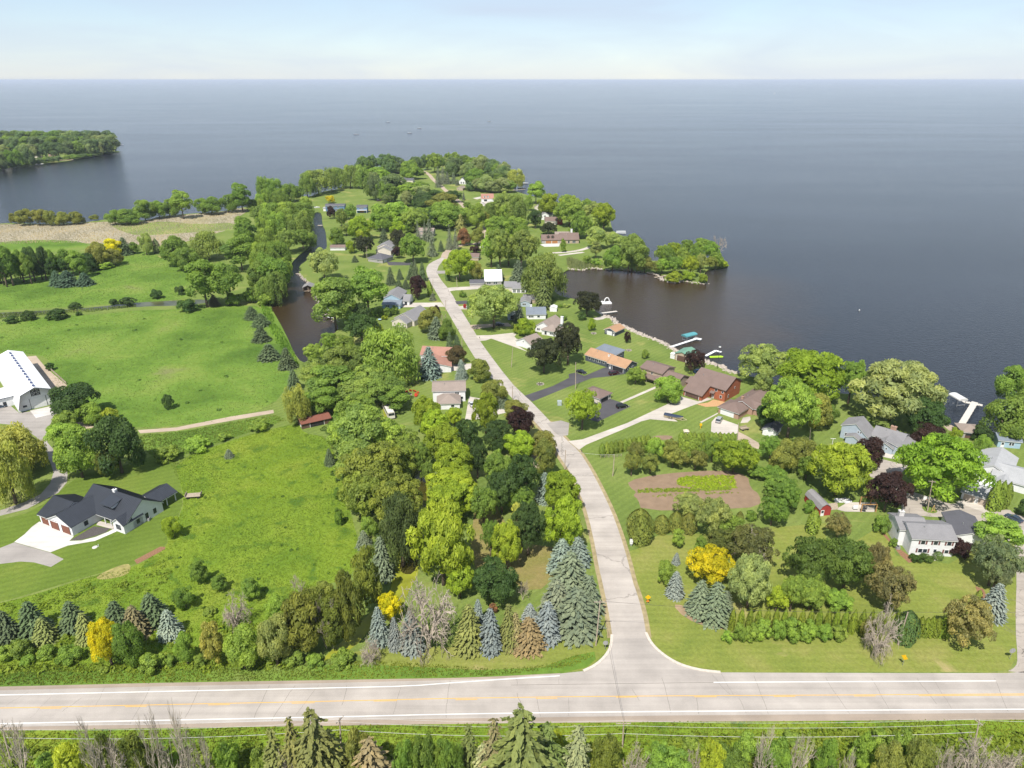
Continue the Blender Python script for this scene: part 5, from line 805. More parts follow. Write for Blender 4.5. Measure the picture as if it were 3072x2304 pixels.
# ---------------------------------------------------------------- houses
class House:
    def __init__(s, name, label, cat, A, ang=0, trim=white_m, winframe=white_m, group=None):
        s.A = A.copy(); s.A.z = 0; s.ang = R(ang); s.o = root(name, s.A, label, cat, group, s.ang); s.trim = trim; s.wf = winframe
    def off(s, x, y, rz=0): return Matrix.Translation((x, y, 0)) @ Matrix.Rotation(R(rz), 4, 'Z')
    def loc(s, P):
        d = P - s.A; c, n = math.cos(-s.ang), math.sin(-s.ang); return d.x * c - d.y * n, d.x * n + d.y * c
    def block(s, x, y, Wd, D, h, roof, dir='x', sl=0.4, wall=None, prof=None, o=0.45, og=0.35, rz=0, op=(), seams=False, yin=0.0, open_=False, z0=0.0, trim=True, door='white', sub=None):
        M = s.off(x, y, rz); par = sub or s.o; Lp = Wd if dir == 'y' else D; E = D if dir == 'y' else Wd
        wall = W[wall] if isinstance(wall, str) else wall; rm = RF[roof] if isinstance(roof, str) else roof
        if dir == 'hip':
            hw = min(Wd, D) / 2
            if not open_: MB().box(0, yin, -.1, Wd, D, h).obj('wall', wall, par, M)
            a = -o; X1 = Wd + o; Y1 = D + o; ze = h - o * sl; zr = ze + sl * (hw + o)
            r = [(hw, D / 2, zr), (Wd - hw, D / 2, zr)] if Wd >= D else [(Wd / 2, hw, zr), (Wd / 2, D - hw, zr)]
            b = MB(); c4 = [(a, a, ze), (X1, a, ze), (X1, Y1, ze), (a, Y1, ze)]
            t = [(p[0], p[1], p[2] + .14) for p in c4]; fs = [(0, 1, 9, 8), (1, 2, 9), (2, 3, 8, 9), (3, 0, 8)] if Wd >= D else [(0, 1, 8), (1, 2, 9, 8), (2, 3, 9), (3, 0, 8, 9)]
            b.add(t + c4 + [(p[0], p[1], p[2] + .14) for p in r], fs + [(4, 7, 6, 5), (0, 4, 5, 1), (1, 5, 6, 2), (2, 6, 7, 3), (3, 7, 4, 0)]); b.obj('roof', rm, par, M)
            if trim: MB().box(a + .04, a + .04, ze - .2, X1 - .04, Y1 - .04, ze - .003).obj('fascia', s.trim, par, M)
        else:
            prof = prof or [(0, h), (Lp / 2, h + sl * Lp / 2), (Lp, h)]
            if not open_:
                e0 = yin if dir == 'y' else 0
                if yin and dir == 'x':
                    z = prof[0][1] + (prof[1][1] - prof[0][1]) * yin / (prof[1][0] - prof[0][0]); pw = [(yin, z)] + prof[1:]
                else: pw = prof
                MB().prism([(pw[0][0], -.1)] + pw + [(pw[-1][0], -.1)], e0, E, dir).obj('wall', wall, par, M)
            def ext(d):
                l = list(prof); (a0, b0), (a1, b1) = l[0], l[1]; k = d / max(math.hypot(a1 - a0, b1 - b0), .01); l[0] = (a0 - (a1 - a0) * k, b0 - (b1 - b0) * k)
                (a0, b0), (a1, b1) = l[-1], l[-2]; k = d / max(math.hypot(a1 - a0, b1 - b0), .01); l[-1] = (a0 - (a1 - a0) * k, b0 - (b1 - b0) * k); return l
            p = ext(o); MB().prism([(a, z + .16) for a, z in p] + [(a, z + .02) for a, z in p[::-1]], -og, E + og, dir).obj('roof', rm, par, M)
            if trim:
                p2 = ext(o - .03); MB().prism([(a, z + .017) for a, z in p2] + [(a, z - .2) for a, z in p2[::-1]], -og + .03, E + og - .03, dir).obj('fascia', s.trim, par, M)
            if not seams and len(prof) == 3 and E > 7:
                kk = .72; a_ = prof[0][0] + (prof[1][0] - prof[0][0]) * kk; z_ = prof[0][1] + (prof[1][1] - prof[0][1]) * kk; q_ = (E * .36, a_) if dir == 'x' else (a_, E * .36)
                MB().tube((q_[0], q_[1], z_), (q_[0], q_[1], z_ + .75), .12, .12, 8).obj('vent_pipe', steel_m, par, M)
            if seams:
                b = MB(); n = int((E + 2 * og) / .55)
                for k in range(n + 1):
                    t = -og + .03 + k * (E + 2 * og - .11) / n
                    for (a0, b0), (a1, b1) in zip(p[:-1], p[1:]): b.prism([(a0, b0 + .161), (a1, b1 + .161), (a1, b1 + .235), (a0, b0 + .235)], t, t + .05, dir)
                q = b.obj('roof_seams', rm, par, M); q['kind'] = 'stuff'
        for e in op: s.opening(M, Wd, D, par, yin, door, *e)
        return M
    def opening(s, M, Wd, D, par, yin, door, face, u, z, w_, h_, kind='w', shut=None):
        def fb(b, u0, u1, z0, z1, d0, d1):
            if face == 'f': b.box(u0, yin - d1, z0, u1, yin - d0, z1)
            elif face == 'b': b.box(u0, D + d0, z0, u1, D + d1, z1)
            elif face == 'r': b.box(Wd + d0, u0, z0, Wd + d1, u1, z1)
            else: b.box(-d1, u0, z0, -d0, u1, z1)
            return b
        if kind in 'ws':
            fr = fb(MB(), u, u + w_, z, z + h_, -.05, .05).obj('window', s.wf, par, M); k = max(1, round(w_ / 1.0)); pw = w_ / k
            for i in range(k): fb(MB(), u + i * pw + .09, u + (i + 1) * pw - .09, z + .1, z + h_ - .1, -.05, .065).obj('pane', glass_m, fr, M)
            if kind == 's':
                for a in (u - .5, u + w_ + .08): fb(MB(), a, a + .42, z, z + h_, -.05, .045).obj('shutter', plain('shutter_paint', (.20, .09, .08), .6), par, M)
        elif kind == 'g':
            b = MB(); n = 4
            for i in range(n): fb(b, u, u + w_, z + .02 + i * h_ / n, z + (i + 1) * h_ / n - .02, -.05, .05)
            fb(b, u + .05, u + w_ - .05, z, z + h_ - .05, -.05, .02)
            b.obj('garage_door', DOORM[shut or door], par, M); fb(fb(MB(), u - .16, u - .02, z, z + h_ + .12, -.05, .07), u + w_ + .02, u + w_ + .16, z, z + h_ + .12, -.05, .07).obj('door_frame', s.wf, par, M)
        elif kind == 'd':
            d = fb(MB(), u, u + w_, z, z + h_, -.05, .06).obj('door', DOORM[shut or 'white'], par, M); fb(MB(), u + .15, u + w_ - .15, z + h_ * .5, z + h_ - .15, -.05, .075).obj('door_pane', glass_m, d, M)
    def chimney(s, x, y, w_, d, z0, z1, mat):
        c = MB().box(x, y, z0, x + w_, y + d, z1).box(x - .08, y - .08, z1 - .25, x + w_ + .08, y + d + .08, z1 - .1).obj('chimney', mat, s.o)
        MB().tube((x + w_ / 2, y + d / 2, z1 - .05), (x + w_ / 2, y + d / 2, z1 + .35), .16, .16, 8).obj('flue', blackmet_m, c)
    def dormer(s, x, y, w_, d, z, h, wall, roof, sl=.8, win=True):
        "small gabled dormer standing out of the front roof slope"
        wl = W[wall] if isinstance(wall, str) else wall; b = MB().prism([(x, z), (x, z + h), (x + w_ / 2, z + h + sl * w_ / 2), (x + w_, z + h), (x + w_, z)], y, y + d, 'y'); dm = b.obj('dormer', wl, s.o)
        p = [(x - .2, z + h - .2 * sl), (x + w_ / 2, z + h + sl * w_ / 2), (x + w_ + .2, z + h - .2 * sl)]
        MB().prism([(a, q + .14) for a, q in p] + [(a, q + .02) for a, q in p[::-1]], y - .2, y + d, 'y').obj('dormer_roof', RF[roof], dm)
        if win: MB().box(x + w_ * .25, y - .05, z + h * .15, x + w_ * .75, y + .02, z + h * .95).obj('dormer_window', glass_m, dm)
    def posts(s, ps, h, r=.1, mat=None):
        for x, y in ps: MB().box(x - r, y - r, -.05, x + r, y + r, h).obj('post', mat or white_m, s.o)

# farmhouse with standing seam roof
h = House('farmhouse', 'white farmhouse with black standing seam metal roof and wooden garage doors', 'house', gp('FH', 265, 850), -25, white_m, trimdark_m)
mx_, my_ = h.loc(gp('FH', 1475, 950)); mw = 19.6
h.block(0, 0, 9.9, 12, 3.0, 'black', 'y', .5, 'white', seams=True, door='rust', op=[('f', 1.0, 0, 3.2, 2.5, 'g'), ('f', 5.7, 0, 3.2, 2.5, 'g'), ('r', 3.6, .9, 1.2, 1.5)])
h.block(-4.4, .4, 8, 11, 3.0, 'black', 'x', .5, 'white', seams=True, door='rust', op=[('f', .9, 0, 3.0, 2.4, 'g')])
h.block(mx_ - mw, my_ + .6, mw, 11.8, 3.0, 'black', 'x', .72, 'white', seams=True, yin=2.0, op=[('r', 3.0, .9, 1.0, 1.6), ('r', 5.9, .9, 1.0, 1.6), ('r', 8.6, .9, 1.0, 1.6), ('f', 12.2, 0, 1.6, 2.2, 'd', 'dark'), ('f', 14, .8, 1.1, 1.4)])
h.block(mx_ - 4.3, my_ - .4, 4.3, 6, 3.0, 'black', 'y', .75, 'white', seams=True, op=[('f', 1.1, .9, 1.9, 1.6)])
h.block(mx_ - 8.0, my_ + 11.0, 7.0, 7.2, 3.1, 'black', 'y', .45, 'white', seams=True, open_=True)
h.posts([(mx_ - 7.6, my_ + 18), (mx_ - 4.5, my_ + 18), (mx_ - 1.4, my_ + 18), (mx_ - 1.4, my_ + 15)], 3.1, .12); h.posts([(mx_ - 7, my_ + .8), (mx_ - 9.4, my_ + .8)], 3.0, .12)
h.chimney(mx_ - 11.2, my_ + 6.0, .9, .9, 6.0, 8.0, white_m)
MB().prism([(1.9, 5.0), (1.9, 5.75), (6.0, 6.5), (6.0, 5.0)], mx_ - 10.8, mx_ - 6.8, 'x').obj('dormer', W['white'], h.o, Matrix.Translation((0, my_ + .2, 0))); MB().prism([(1.2, 5.75), (6.4, 6.75), (6.4, 6.9), (1.2, 5.9)], mx_ - 11.2, mx_ - 6.4, 'x').obj('dormer_roof', RF['black'], h.o, Matrix.Translation((0, my_ + .2, 0)))
MB().box(mx_ - 10.2, my_ + 2.05, 5.2, mx_ - 7.4, my_ + 2.12, 5.6).obj('dormer_window', glass_m, h.o)
# barn
A = gp('BN', 380, 1310); h = House('barn', 'long white gambrel roofed barn with white overhead door', 'barn', A, 42, plain('blue_trim', (.06, .09, .16), .5), trimdark_m)
gam = [(0, 1.8), (1.6, 7.0), (6.7, 9.0), (11.8, 7.0), (13.4, 1.8)]
h.block(0, 0, 13.4, 50, 2, 'white', 'y', wall='white', prof=gam, o=.3, og=2.0, op=[('f', 4.3, 0, 5.2, 4.2, 'g'), ('f', 1.7, 1.4, 1.3, .8), ('f', 10.8, 2.8, 1.3, .8)])
b = MB().box(5.2, -.08, 5.0, 8.2, .02, 7.6); hd = b.obj('hay_door', blackmet_m, h.o); b = MB()
for cx in (5.95, 7.45):
    for cz in (5.65, 6.95):
        for sg in (-1, 1): b.tube((cx - .55, -.1, cz - .45 * sg), (cx + .55, -.1, cz + .45 * sg), .05, .05, 4)
        b.box(cx - .66, -.12, cz + .5, cx + .66, -.085, cz + .58); b.box(cx - .66, -.12, cz - .58, cx + .66, -.085, cz - .5)
b.obj('cross_braces', white_m, hd)
for k in range(13): MB().box(6.35, -1.2 + k * 3.9, 9.1, 7.05, .9 + k * 3.9, 9.38).obj('ridge_vent', plain('vent_blue', (.05, .07, .16), .5), h.o)
h.block(-11, 9, 12, 11, 4.0, 'white', 'x', .35, 'white', op=[('f', 7.6, 0, 1.1, 2.2, 'd', 'dark')]); h.block(-14, 14, 3, 3, 3, 'white', 'x', .3, 'white')
# white two-storey house
h = House('white_house', 'white two-storey house with grey roof and red-brown shutters', 'house', gp('O', 1115, 990), -5)
h.block(0, 0, 11, 8.6, 5.3, 'grey', 'x', .38, 'white', op=[('f', 2.3, 3.4, 1.2, 1.3, 's'), ('f', 5.5, 3.4, 1.2, 1.3, 's'), ('f', 8.9, 3.4, 1.2, 1.3, 's'), ('f', 2.1, .8, 2.4, 1.3, 's'), ('f', 5.9, .1, 1.0, 2.1, 'd'), ('f', 8.8, .9, 1.1, 1.2, 's'), ('l', 5, 3.2, .9, 1.2)])
h.block(-1.5, 4.0, 7, 7.4, 5.3, 'grey', 'x', .36, 'white', op=[('l', .8, 3.4, .5, 1.2)]); h.chimney(-.6, 8.0, 1.3, 1.0, 5.5, 8.2, plain('pale_stone', (.6, .58, .56), .9))
gx, gy = h.loc(gp('O', 1530, 885)); h.block(gx, gy, 7.8, 11, 2.8, 'dark', 'y', .36, 'white', rz=-10, op=[('f', 5.6, 1.2, 1.2, .9)])
# pale grey ranch house
h = House('ranch_house', 'pale ranch house with light grey roof and hipped double garage', 'house', gp('RR', 870, 660, 3.0), -40)
h.block(0, 0, 26, 12, 3.0, 'light', 'x', .36, 'white', op=[('f', 9.2, .9, 3.0, 1.5), ('f', 13.5, .9, 3, 1.5)]); h.block(-5, 3, 9.5, 15, 3.2, 'light', 'y', .45, 'white', op=[('f', 2, 1, 1.5, 1.4)]); h.block(1.2, -2.4, 4.0, 5, 2.9, 'light', 'y', .45, 'white', op=[('f', 1, .8, 2, 1.6)])
gx, gy = h.loc(gp('RR', 160, 1180)); h.block(gx, gy, 8.0, 7.5, 2.7, 'light', 'hip', .4, 'white', door='tan', op=[('f', .6, 0, 2.9, 2.3, 'g'), ('f', 4.4, 0, 2.9, 2.3, 'g')]); h.block(gx + 2.6, gy + 7.3, 4.6, 4.6, 2.6, white_m, 'x', wall='white', prof=[(0, 2.6), (4.6, 2.7)], o=.2, og=.2)
# blue-grey house
h = House('blue_grey_house', 'weathered blue-grey house with stepped grey roofs and brick chimney', 'house', gp('BH', 140, 605), -42)
h.block(0, 0, 9.0, 7.2, 5, 'grey', 'y', wall='bluegrey', prof=[(0, 5.0), (4.4, 6.9), (9.0, 3.0)], op=[('f', 1.4, 1.2, .9, 1.3), ('f', 5.3, 3.6, .6, .8), ('f', 6.1, 3.6, .6, .8)]); h.block(2.6, -2.6, 4.6, 3.0, 2.6, 'grey', 'y', wall='bluegrey', prof=[(0, 2.5), (2.4, 3.4), (4.6, 2.2)])
x2, y2 = h.loc(gp('BH', 810, 720)); h.block(x2, y2 + .5, 9.5, 8.5, 2.9, 'grey', 'x', .42, 'bluegrey', op=[('f', .6, .8, 1.2, 1.4), ('f', 2.4, .8, 1.2, 1.4)]); h.chimney(x2 + 4.2, y2 + 5.2, 1.8, .9, 3.8, 6.0, W['pinkbrick'])
x3, y3 = h.loc(gp('BH', 1030, 915)); h.block(x3, y3, 3.6, 8, 2.6, 'grey', 'y', wall='bluegrey', prof=[(-1.4, 2.7), (1.0, 3.7), (3.6, 2.5)], op=[('f', 1.4, 1.3, .6, .8)]); h.block(x3 + 3.4, y3 + 1.0, 4.2, 10, 2.7, 'grey', 'y', wall='bluegrey', prof=[(-2.2, 4.2), (4.2, 2.5)], op=[('f', 1.6, 1.0, 1.0, 1.5)])
# brown ranch with white garage door
h = House('brown_ranch_house', 'brick ranch house with brown hipped roof and white garage door', 'house', gp('M', 1395, 245), -45)
h.block(0, 0, 8.2, 9, 2.7, 'brown', 'hip', .42, 'pinkbrick', op=[('f', 1.0, 0, 5.2, 2.2, 'g')]); h.block(1.5, 7, 8.5, 17, 2.8, 'brown', 'y', .42, 'pinkbrick', op=[('r', 2, .8, 1.6, 1.3), ('r', 7, .8, 2, 1.3)]); h.block(6, 8, 6.5, 6, 2.7, 'brown', 'x', .4, 'pinkbrick', op=[('f', 1.5, 0, 1, 2.1, 'd', 'dark')]); h.chimney(4, 9, .8, .8, 3.5, 5.4, W['pinkbrick'])
h = House('small_garage', 'small white gabled garage with dark roof under the large green tree', 'garage', gp('M', 1760, 425), -35); h.block(0, 0, 4.6, 7, 2.4, 'dark', 'y', .55, 'white', op=[('f', .8, 0, 2.9, 2.0, 'g')])
h = House('barn_shed', 'small red gambrel barn shed with grey roof and white door', 'shed', gp('H', 650, 1492), 8); h.block(0, 0, 3.5, 8.2, 2, 'barngrey', 'y', wall='red', prof=[(0, 2.1), (.6, 3.2), (1.75, 3.8), (2.9, 3.2), (3.5, 2.1)], o=.15, og=.2, trim=False, op=[('f', .4, 0, 1.0, 1.9, 'd'), ('r', .4, .2, 1.2, 1.8, 'd')])
# brick house
h = House('brick_house', 'red brick house with long brown saltbox roof beside the concrete driveway', 'house', gp('G', 1510, 1232), -45, plain('brown_trim', (.12, .08, .07), .6))
h.block(0, 0, 8.2, 17.5, 2, 'brown', 'x', wall='brick', prof=[(0, 2.3), (12.5, 8.3), (17.5, 5.6)], door='brown', op=[('f', .9, 0, 6.0, 1.9, 'g')])
h.block(8.2, 5.6, 6.8, 11.9, 5, 'brown', 'x', wall='brick', prof=[(0, 5.0), (6.9, 8.32), (11.9, 5.6)], op=[('f', 2.2, 3.3, 1.2, 1.2), ('f', 5.2, 3.3, .9, 1.0), ('f', 1.2, .1, 1.0, 2.1, 'd'), ('f', 4.6, 1.0, 1.0, 1.3), ('r', 2.4, 1.0, .8, 1.3), ('r', 7, 3.4, .8, .9)]); h.block(9.0, 4.4, 1.7, 1.2, 2.5, 'brown', 'x', prof=[(0, 2.5), (1.2, 3.0)], open_=True, o=.1, og=.1)
h.block(-2.6, 6, 3, 7, 3.2, 'brown', 'x', .4, 'brick')
# tan house
h = House('tan_house', 'tan split level house with brown roofs between two round trees', 'house', gp('G', 950, 1012), -44, plain('tan_trim', (.36, .28, .22), .6))
h.block(0, 0, 10.5, 9.5, 5.0, 'brown', 'x', .32, 'tan', op=[('f', 1.2, 3.3, 1.5, 1.1), ('f', 5.2, 3.3, .9, 1.1), ('f', 2, .9, 1.6, 1.3), ('f', 6, .2, 1, 2.1, 'd', 'brown')]); h.block(0, -2.2, 9, 2.6, 2.6, 'brown', 'x', wall='tan', prof=[(0, 2.4), (2.6, 3.1)], open_=True); h.posts([(.2, -2), (4.5, -2), (8.7, -2)], 2.5, .1, wood_m)
h.block(8.5, -1.5, 9.5, 11, 2.9, 'brown', 'x', .42, 'tan', op=[('f', 6.5, 1.0, .8, 1.2)]); h.block(12, -3.5, 4.0, 6, 2.7, 'brown', 'y', .5, 'tan', op=[('f', 1.6, .9, .8, 1.3)])
h = House('tan_garage', 'tan lakeside garage with green metal roof and brown door', 'garage', gp('G', 1400, 775), -40); h.block(0, 0, 6.6, 8.6, 3.2, 'green', 'y', .36, 'tan', op=[('f', 1.0, 0, 4.2, 2.6, 'g', 'brown')], trim=False); h.block(-2.6, .5, 2.2, 2.2, 2.2, white_m, 'x', .1, 'white', o=.1, og=.1)
# slate house with orange roof
h = House('slate_house', 'slate blue house with tan-orange shingle roof and white trim', 'house', gp('G', 240, 782), -44)
h.block(0, 0, 12, 8.5, 2.9, 'orange', 'x', .45, 'slate', op=[('f', 1.9, 1.2, 1.2, 1.3), ('f', 4.3, 1.0, 1.0, 1.4), ('f', 6.4, 1.0, 2.1, 1.4), ('f', 9.7, 1.2, 1.2, 1.2)]); wx, wy = h.loc(gp('G', 522, 882)); h.block(wx + .3, wy, 9.4, 8.5, 2.7, 'orange', 'x', .5, 'slate', op=[('f', .8, 0, .9, 2.1, 'd'), ('f', 2.6, 0, 5.6, 2.2, 'g', 'dark'), ('r', 1.6, 1.3, 1.3, .9), ('r', 4.6, 1.3, 1.3, .9)])
h.block(2.0, 5.2, 11, 6.0, 4.6, 'bluegrey', 'x', wall='slate', prof=[(0, 4.7), (6.0, 5.2)], op=[('r', 1.5, 3.2, 1.2, 1.0), ('r', 3.6, 3.2, 1.2, 1.0)]); h.chimney(10.8, 2.2, .7, .7, 3.6, 5.0, white_m)
h = House('boathouse', 'small slate boathouse with tan-orange roof and white door on the shore lawn', 'boathouse', gp('G', 490, 437), -40); h.block(0, 0, 6.2, 8.4, 2.4, 'orange', 'y', .42, 'slate', op=[('f', 1.6, 0, 2.6, 2.0, 'g'), ('f', 4.9, 0, .8, 2.0, 'd'), ('f', .4, .9, .8, .9)])
h = House('hip_garage', 'pale brick garage with brown hipped roof beside the black parking yard', 'garage', gp('G', 190, 1262), -44); h.block(0, 0, 9.0, 7.4, 2.5, 'brown', 'hip', .42, 'cream', op=[('r', .9, 0, 4.6, 2.1, 'g', 'dark'), ('r', 6.1, .8, .8, 1.0)])
# terracotta and taupe houses west of the street
h = House('terracotta_house', 'white house with terracotta shingle roofs beside the dark blue spruce', 'house', gp('F', 292, 1548), 6); h.block(0, 0, 6.6, 14, 2.7, 'pink', 'y', wall='white', prof=[(-.4, 4.6), (6.6, 2.7)], op=[('f', 1, .8, 1.2, 1.2)]); h.block(-6.5, 12, 13, 10, 4.2, 'pink', 'x', .42, 'white', rz=-14, op=[('f', 7, 2.6, 1.4, 1.1)]); h.block(-7, 1, 7.5, 7, 2.6, 'pink', 'hip', .4, 'pinkbrick')
h = House('taupe_house', 'white split level house with taupe hipped roofs west of the street', 'house', gp('K', 1105, 262), 4); h.block(0, 0, 12.6, 9.5, 4.8, 'taupe', 'x', .30, 'white', op=[('f', 8.6, 3.0, 1.6, 1.2), ('f', 10.6, 1.0, 1.2, 1.2), ('l', 3, 2.6, 2.5, 1.6)]); h.block(2.0, -7, 8.4, 9, 2.7, 'taupe', 'hip', .40, 'white', op=[('r', 1.0, 0, 4.6, 2.1, 'g'), ('f', 5, .9, 1.4, 1.1)])
h = House('open_shed', 'low brown shed with red-brown roof at the meadow edge', 'shed', gp('K', 140, 462), 30); h.block(0, 0, 10.5, 5.2, 2.1, 'rust', 'x', .32, 'brown', trim=False, op=[('f', 3, 0, 5, 1.7, 'g', 'dark'), ('l', 1.2, .2, 1.4, 1.7, 'd')])
# light blue and beige houses by the canal
h = House('light_blue_house', 'light blue house with grey and blue gabled roofs beside the hedge', 'house', gp('E', 1640, 712), -6); h.block(0, 0, 10, 4.5, 2.4, 'bluegrey', 'x', wall='blue', prof=[(0, 2.3), (4.5, 3.6)], op=[('f', 2, .8, 2, 1.1)]); h.block(-.4, 4.5, 9.4, 15, 4.6, 'grey', 'y', .5, 'blue', op=[('f', 6.8, 2.6, .8, 1.2)]); h.block(8.4, 7, 5, 10, 2.7, 'grey', 'x', .42, 'white', op=[('f', 2.4, 0, 1.4, 2.1, 'd', 'dark')])
h = House('beige_gabled_house', 'beige house with grey double gables at the end of the hedge', 'house', gp('E', 1800, 905), -26); h.block(0, 0, 12, 15, 3.0, 'grey', 'y', .55, 'cream'); h.block(1.5, -4.5, 9, 6, 2.8, 'grey', 'y', .55, 'cream', op=[('f', 3.6, .8, 1.6, 1.2)])
h = House('canal_boathouse', 'open brown boathouse on posts over the canal', 'boathouse', gp('E', 612, 500), 6); h.block(0, 0, 6, 7, 2.6, 'barngrey', 'y', .45, 'brown', z0=0, trim=False, yin=1.2); h.posts([(.1, .1), (5.9, .1), (3, .1)], 2.6, .12, wood_m); MB().box(0, 0, .35, 6, .3, .6).obj('rail', wood_m, h.o)
h = House('dark_roofed_house', 'low house with dark grey hipped roof beside the black driveway', 'house', gp('E', 1455, 105), -28); h.block(0, 0, 12.5, 12, 2.7, 'dark', 'hip', .42, 'grey', op=[('r', 1.5, .2, 3, 2, 'g'), ('f', 8, .8, 1.5, 1.2)])
h = House('beige_two_storey_house', 'beige two-storey house with grey gabled roof beside the dark maples', 'house', gp('B', 1560, 1502), -8); h.block(0, 0, 11, 5, 4.2, 'grey', 'y', .45, 'cream', op=[('f', 1.6, 1.6, .7, 1.2), ('f', 5, .3, 1.6, 1), ('f', 8, .3, 1, 1)]); h.block(-.4, 5, 10.5, 12, 5.6, 'grey', 'y', .45, 'cream')
h = House('long_garage', 'long low white garage with brown roof on the canal lawn', 'garage', gp('B', 965, 1432), 2); h.block(0, 0, 10.8, 6, 2.3, 'brown', 'x', .4, 'white', op=[('f', .6, 0, 2.7, 1.9, 'g'), ('f', 4, 0, 2.7, 1.9, 'g'), ('f', 7.4, 0, 2.7, 1.9, 'g')])
h = House('long_blue_house', 'long two-storey blue house with white trim near the lake lawn', 'house', gp('B', 905, 925), 2); h.block(0, 0, 18, 8, 5.4, 'dark', 'x', .28, 'midblue', op=[('f', 1.5, 3.4, 3, 1.2), ('f', 6, 3.4, 3, 1.2), ('f', 11, 3.4, 2.2, 1.2), ('f', 2, .7, 3, 1.6), ('f', 9, .7, 4, 1.6)]); h.block(-2.5, 1, 2.4, 6, 3.0, 'light', 'x', .1, 'white')
h = House('small_blue_house', 'small two-storey blue house with white porch beside the lake lawn', 'house', gp('B', 1310, 945), 2); h.block(0, 0, 9.6, 8, 5.6, 'dark', 'x', .3, 'midblue', op=[('f', 2.5, 3.4, 4, 1.4), ('f', 3, .5, 3.6, 1.8, 'g', 'orange')]); h.posts([(.2, -2), (9.4, -2)], 2.6, .12); MB().box(0, -2.2, 2.6, 9.6, 0, 2.8).obj('porch_roof', white_m, h.o)
h = House('red_roofed_house', 'white house with pinkish roof and two white dormers on the point', 'house', gp('C', 885, 800), 6); h.block(0, 0, 12.5, 9.5, 3.2, 'pink', 'x', .85, 'white', op=[('f', 2.5, .4, 3.2, 1.8, 'g', 'dark'), ('f', 7.5, .4, 3, 1.8, 'g')])
for k in (2.2, 5.6): h.dormer(k, .7, 1.9, 4, 3.8, 1.6, 'white', 'pink')
h = House('white_gabled_house', 'white gabled house with dark roof near the tip of the point', 'house', gp('C', 590, 572), -14); h.block(0, 0, 9, 13, 3.4, 'dark', 'y', .95, 'white', op=[('f', 2.2, .6, 1.8, 2.4), ('f', 5, .6, 1.8, 2.4)])
h = House('brown_cottage', 'small brown gabled cottage beside the gravel street', 'house', gp('C', 565, 652), -22); h.block(0, 0, 7.5, 8.5, 2.6, 'taupe', 'y', .5, 'tan', trim=True, op=[('f', 2, .8, 1.4, 1.1)])
h = House('large_tan_house', 'large tan house with brown roofs, two dormers and orange garage doors', 'house', gp('C', 1665, 1342), 3, plain('brown_trim2', (.14, .10, .08), .6)); h.block(0, 0, 14.5, 8.5, 2.8, 'brown', 'x', .75, 'grey', op=[('f', 3.0, 0, 4.4, 2.1, 'g', 'orange'), ('f', 7.9, 0, 4.4, 2.1, 'g', 'orange')]); h.block(14, -1, 14.5, 11, 3.0, 'brown', 'x', .75, 'tan', op=[('f', 6, .2, 1.4, 2.1), ('f', 9.5, .4, 2.5, 1.9)]); h.block(11, 4.5, 11, 9, 4.2, 'taupe', 'x', .65, 'tan')
for k in (4.0, 7.4): h.dormer(k, .9, 2.0, 4, 3.8, 1.5, 'brown', 'brown')
h.chimney(23, 7, 1.4, 1.1, 6, 9.5, white_m)
h = House('mauve_roofed_house', 'pale house with mauve roof and a red gabled end near the lake', 'house', gp('C', 1708, 1098), 2); h.block(0, 0, 11.5, 7.5, 3.2, 'brown', 'x', .75, 'cream', op=[('f', 2, .8, 2, 1.2), ('f', 7, .8, 2, 1.2)]); h.block(10.5, -.5, 4.6, 8, 4.6, 'brown', 'y', .7, 'red', op=[('f', 1.4, 2.8, 1.6, 1.3)])
h = House('grey_lake_house', 'grey shingled house with gabled wing behind the lime tree', 'house', gp('C', 1655, 1035), -4); h.block(0, 0, 7, 6, 4.4, 'grey', 'y', .6, 'white', op=[('f', 2.4, 2.8, 2, 1.2)]); h.block(-4, 3, 14, 8, 4.0, 'grey', 'x', .6, 'cream')
h = House('brown_lake_cottage', 'brown roofed cream cottage at the lake edge of the point', 'house', gp('C', 1568, 905), -22); h.block(0, 0, 7, 9, 3.0, 'brown', 'y', .7, 'cream')
h = House('grey_wooded_house', 'grey two-storey house half hidden by ragged conifers', 'house', gp('C', 55, 1250), -6); h.block(0, 0, 13, 8, 4.6, 'taupe', 'x', .4, 'grey', op=[('f', 2, 2.6, 1.6, 1.2), ('f', 9, 2.6, 1.6, 1.2)]); h.block(3, -4, 6, 5, 2.6, 'taupe', 'x', .4, 'grey')
h = House('blue_roofed_bungalow', 'bungalow with slate blue roof deep in the woods of the point', 'house', gp('B', 1890, 550), -6); h.block(0, 0, 14, 9, 2.8, 'dark', 'x', .4, 'cream'); h.block(-4, 4, 8, 8, 2.8, 'dark', 'y', .5, 'cream')
h = House('rust_roofed_cottage', 'cottage with rusty brown roof behind the yellow green maple', 'house', gp('C', 735, 1560), -10); h.block(0, 0, 6, 7, 2.6, 'brown', 'x', .5, 'tan')
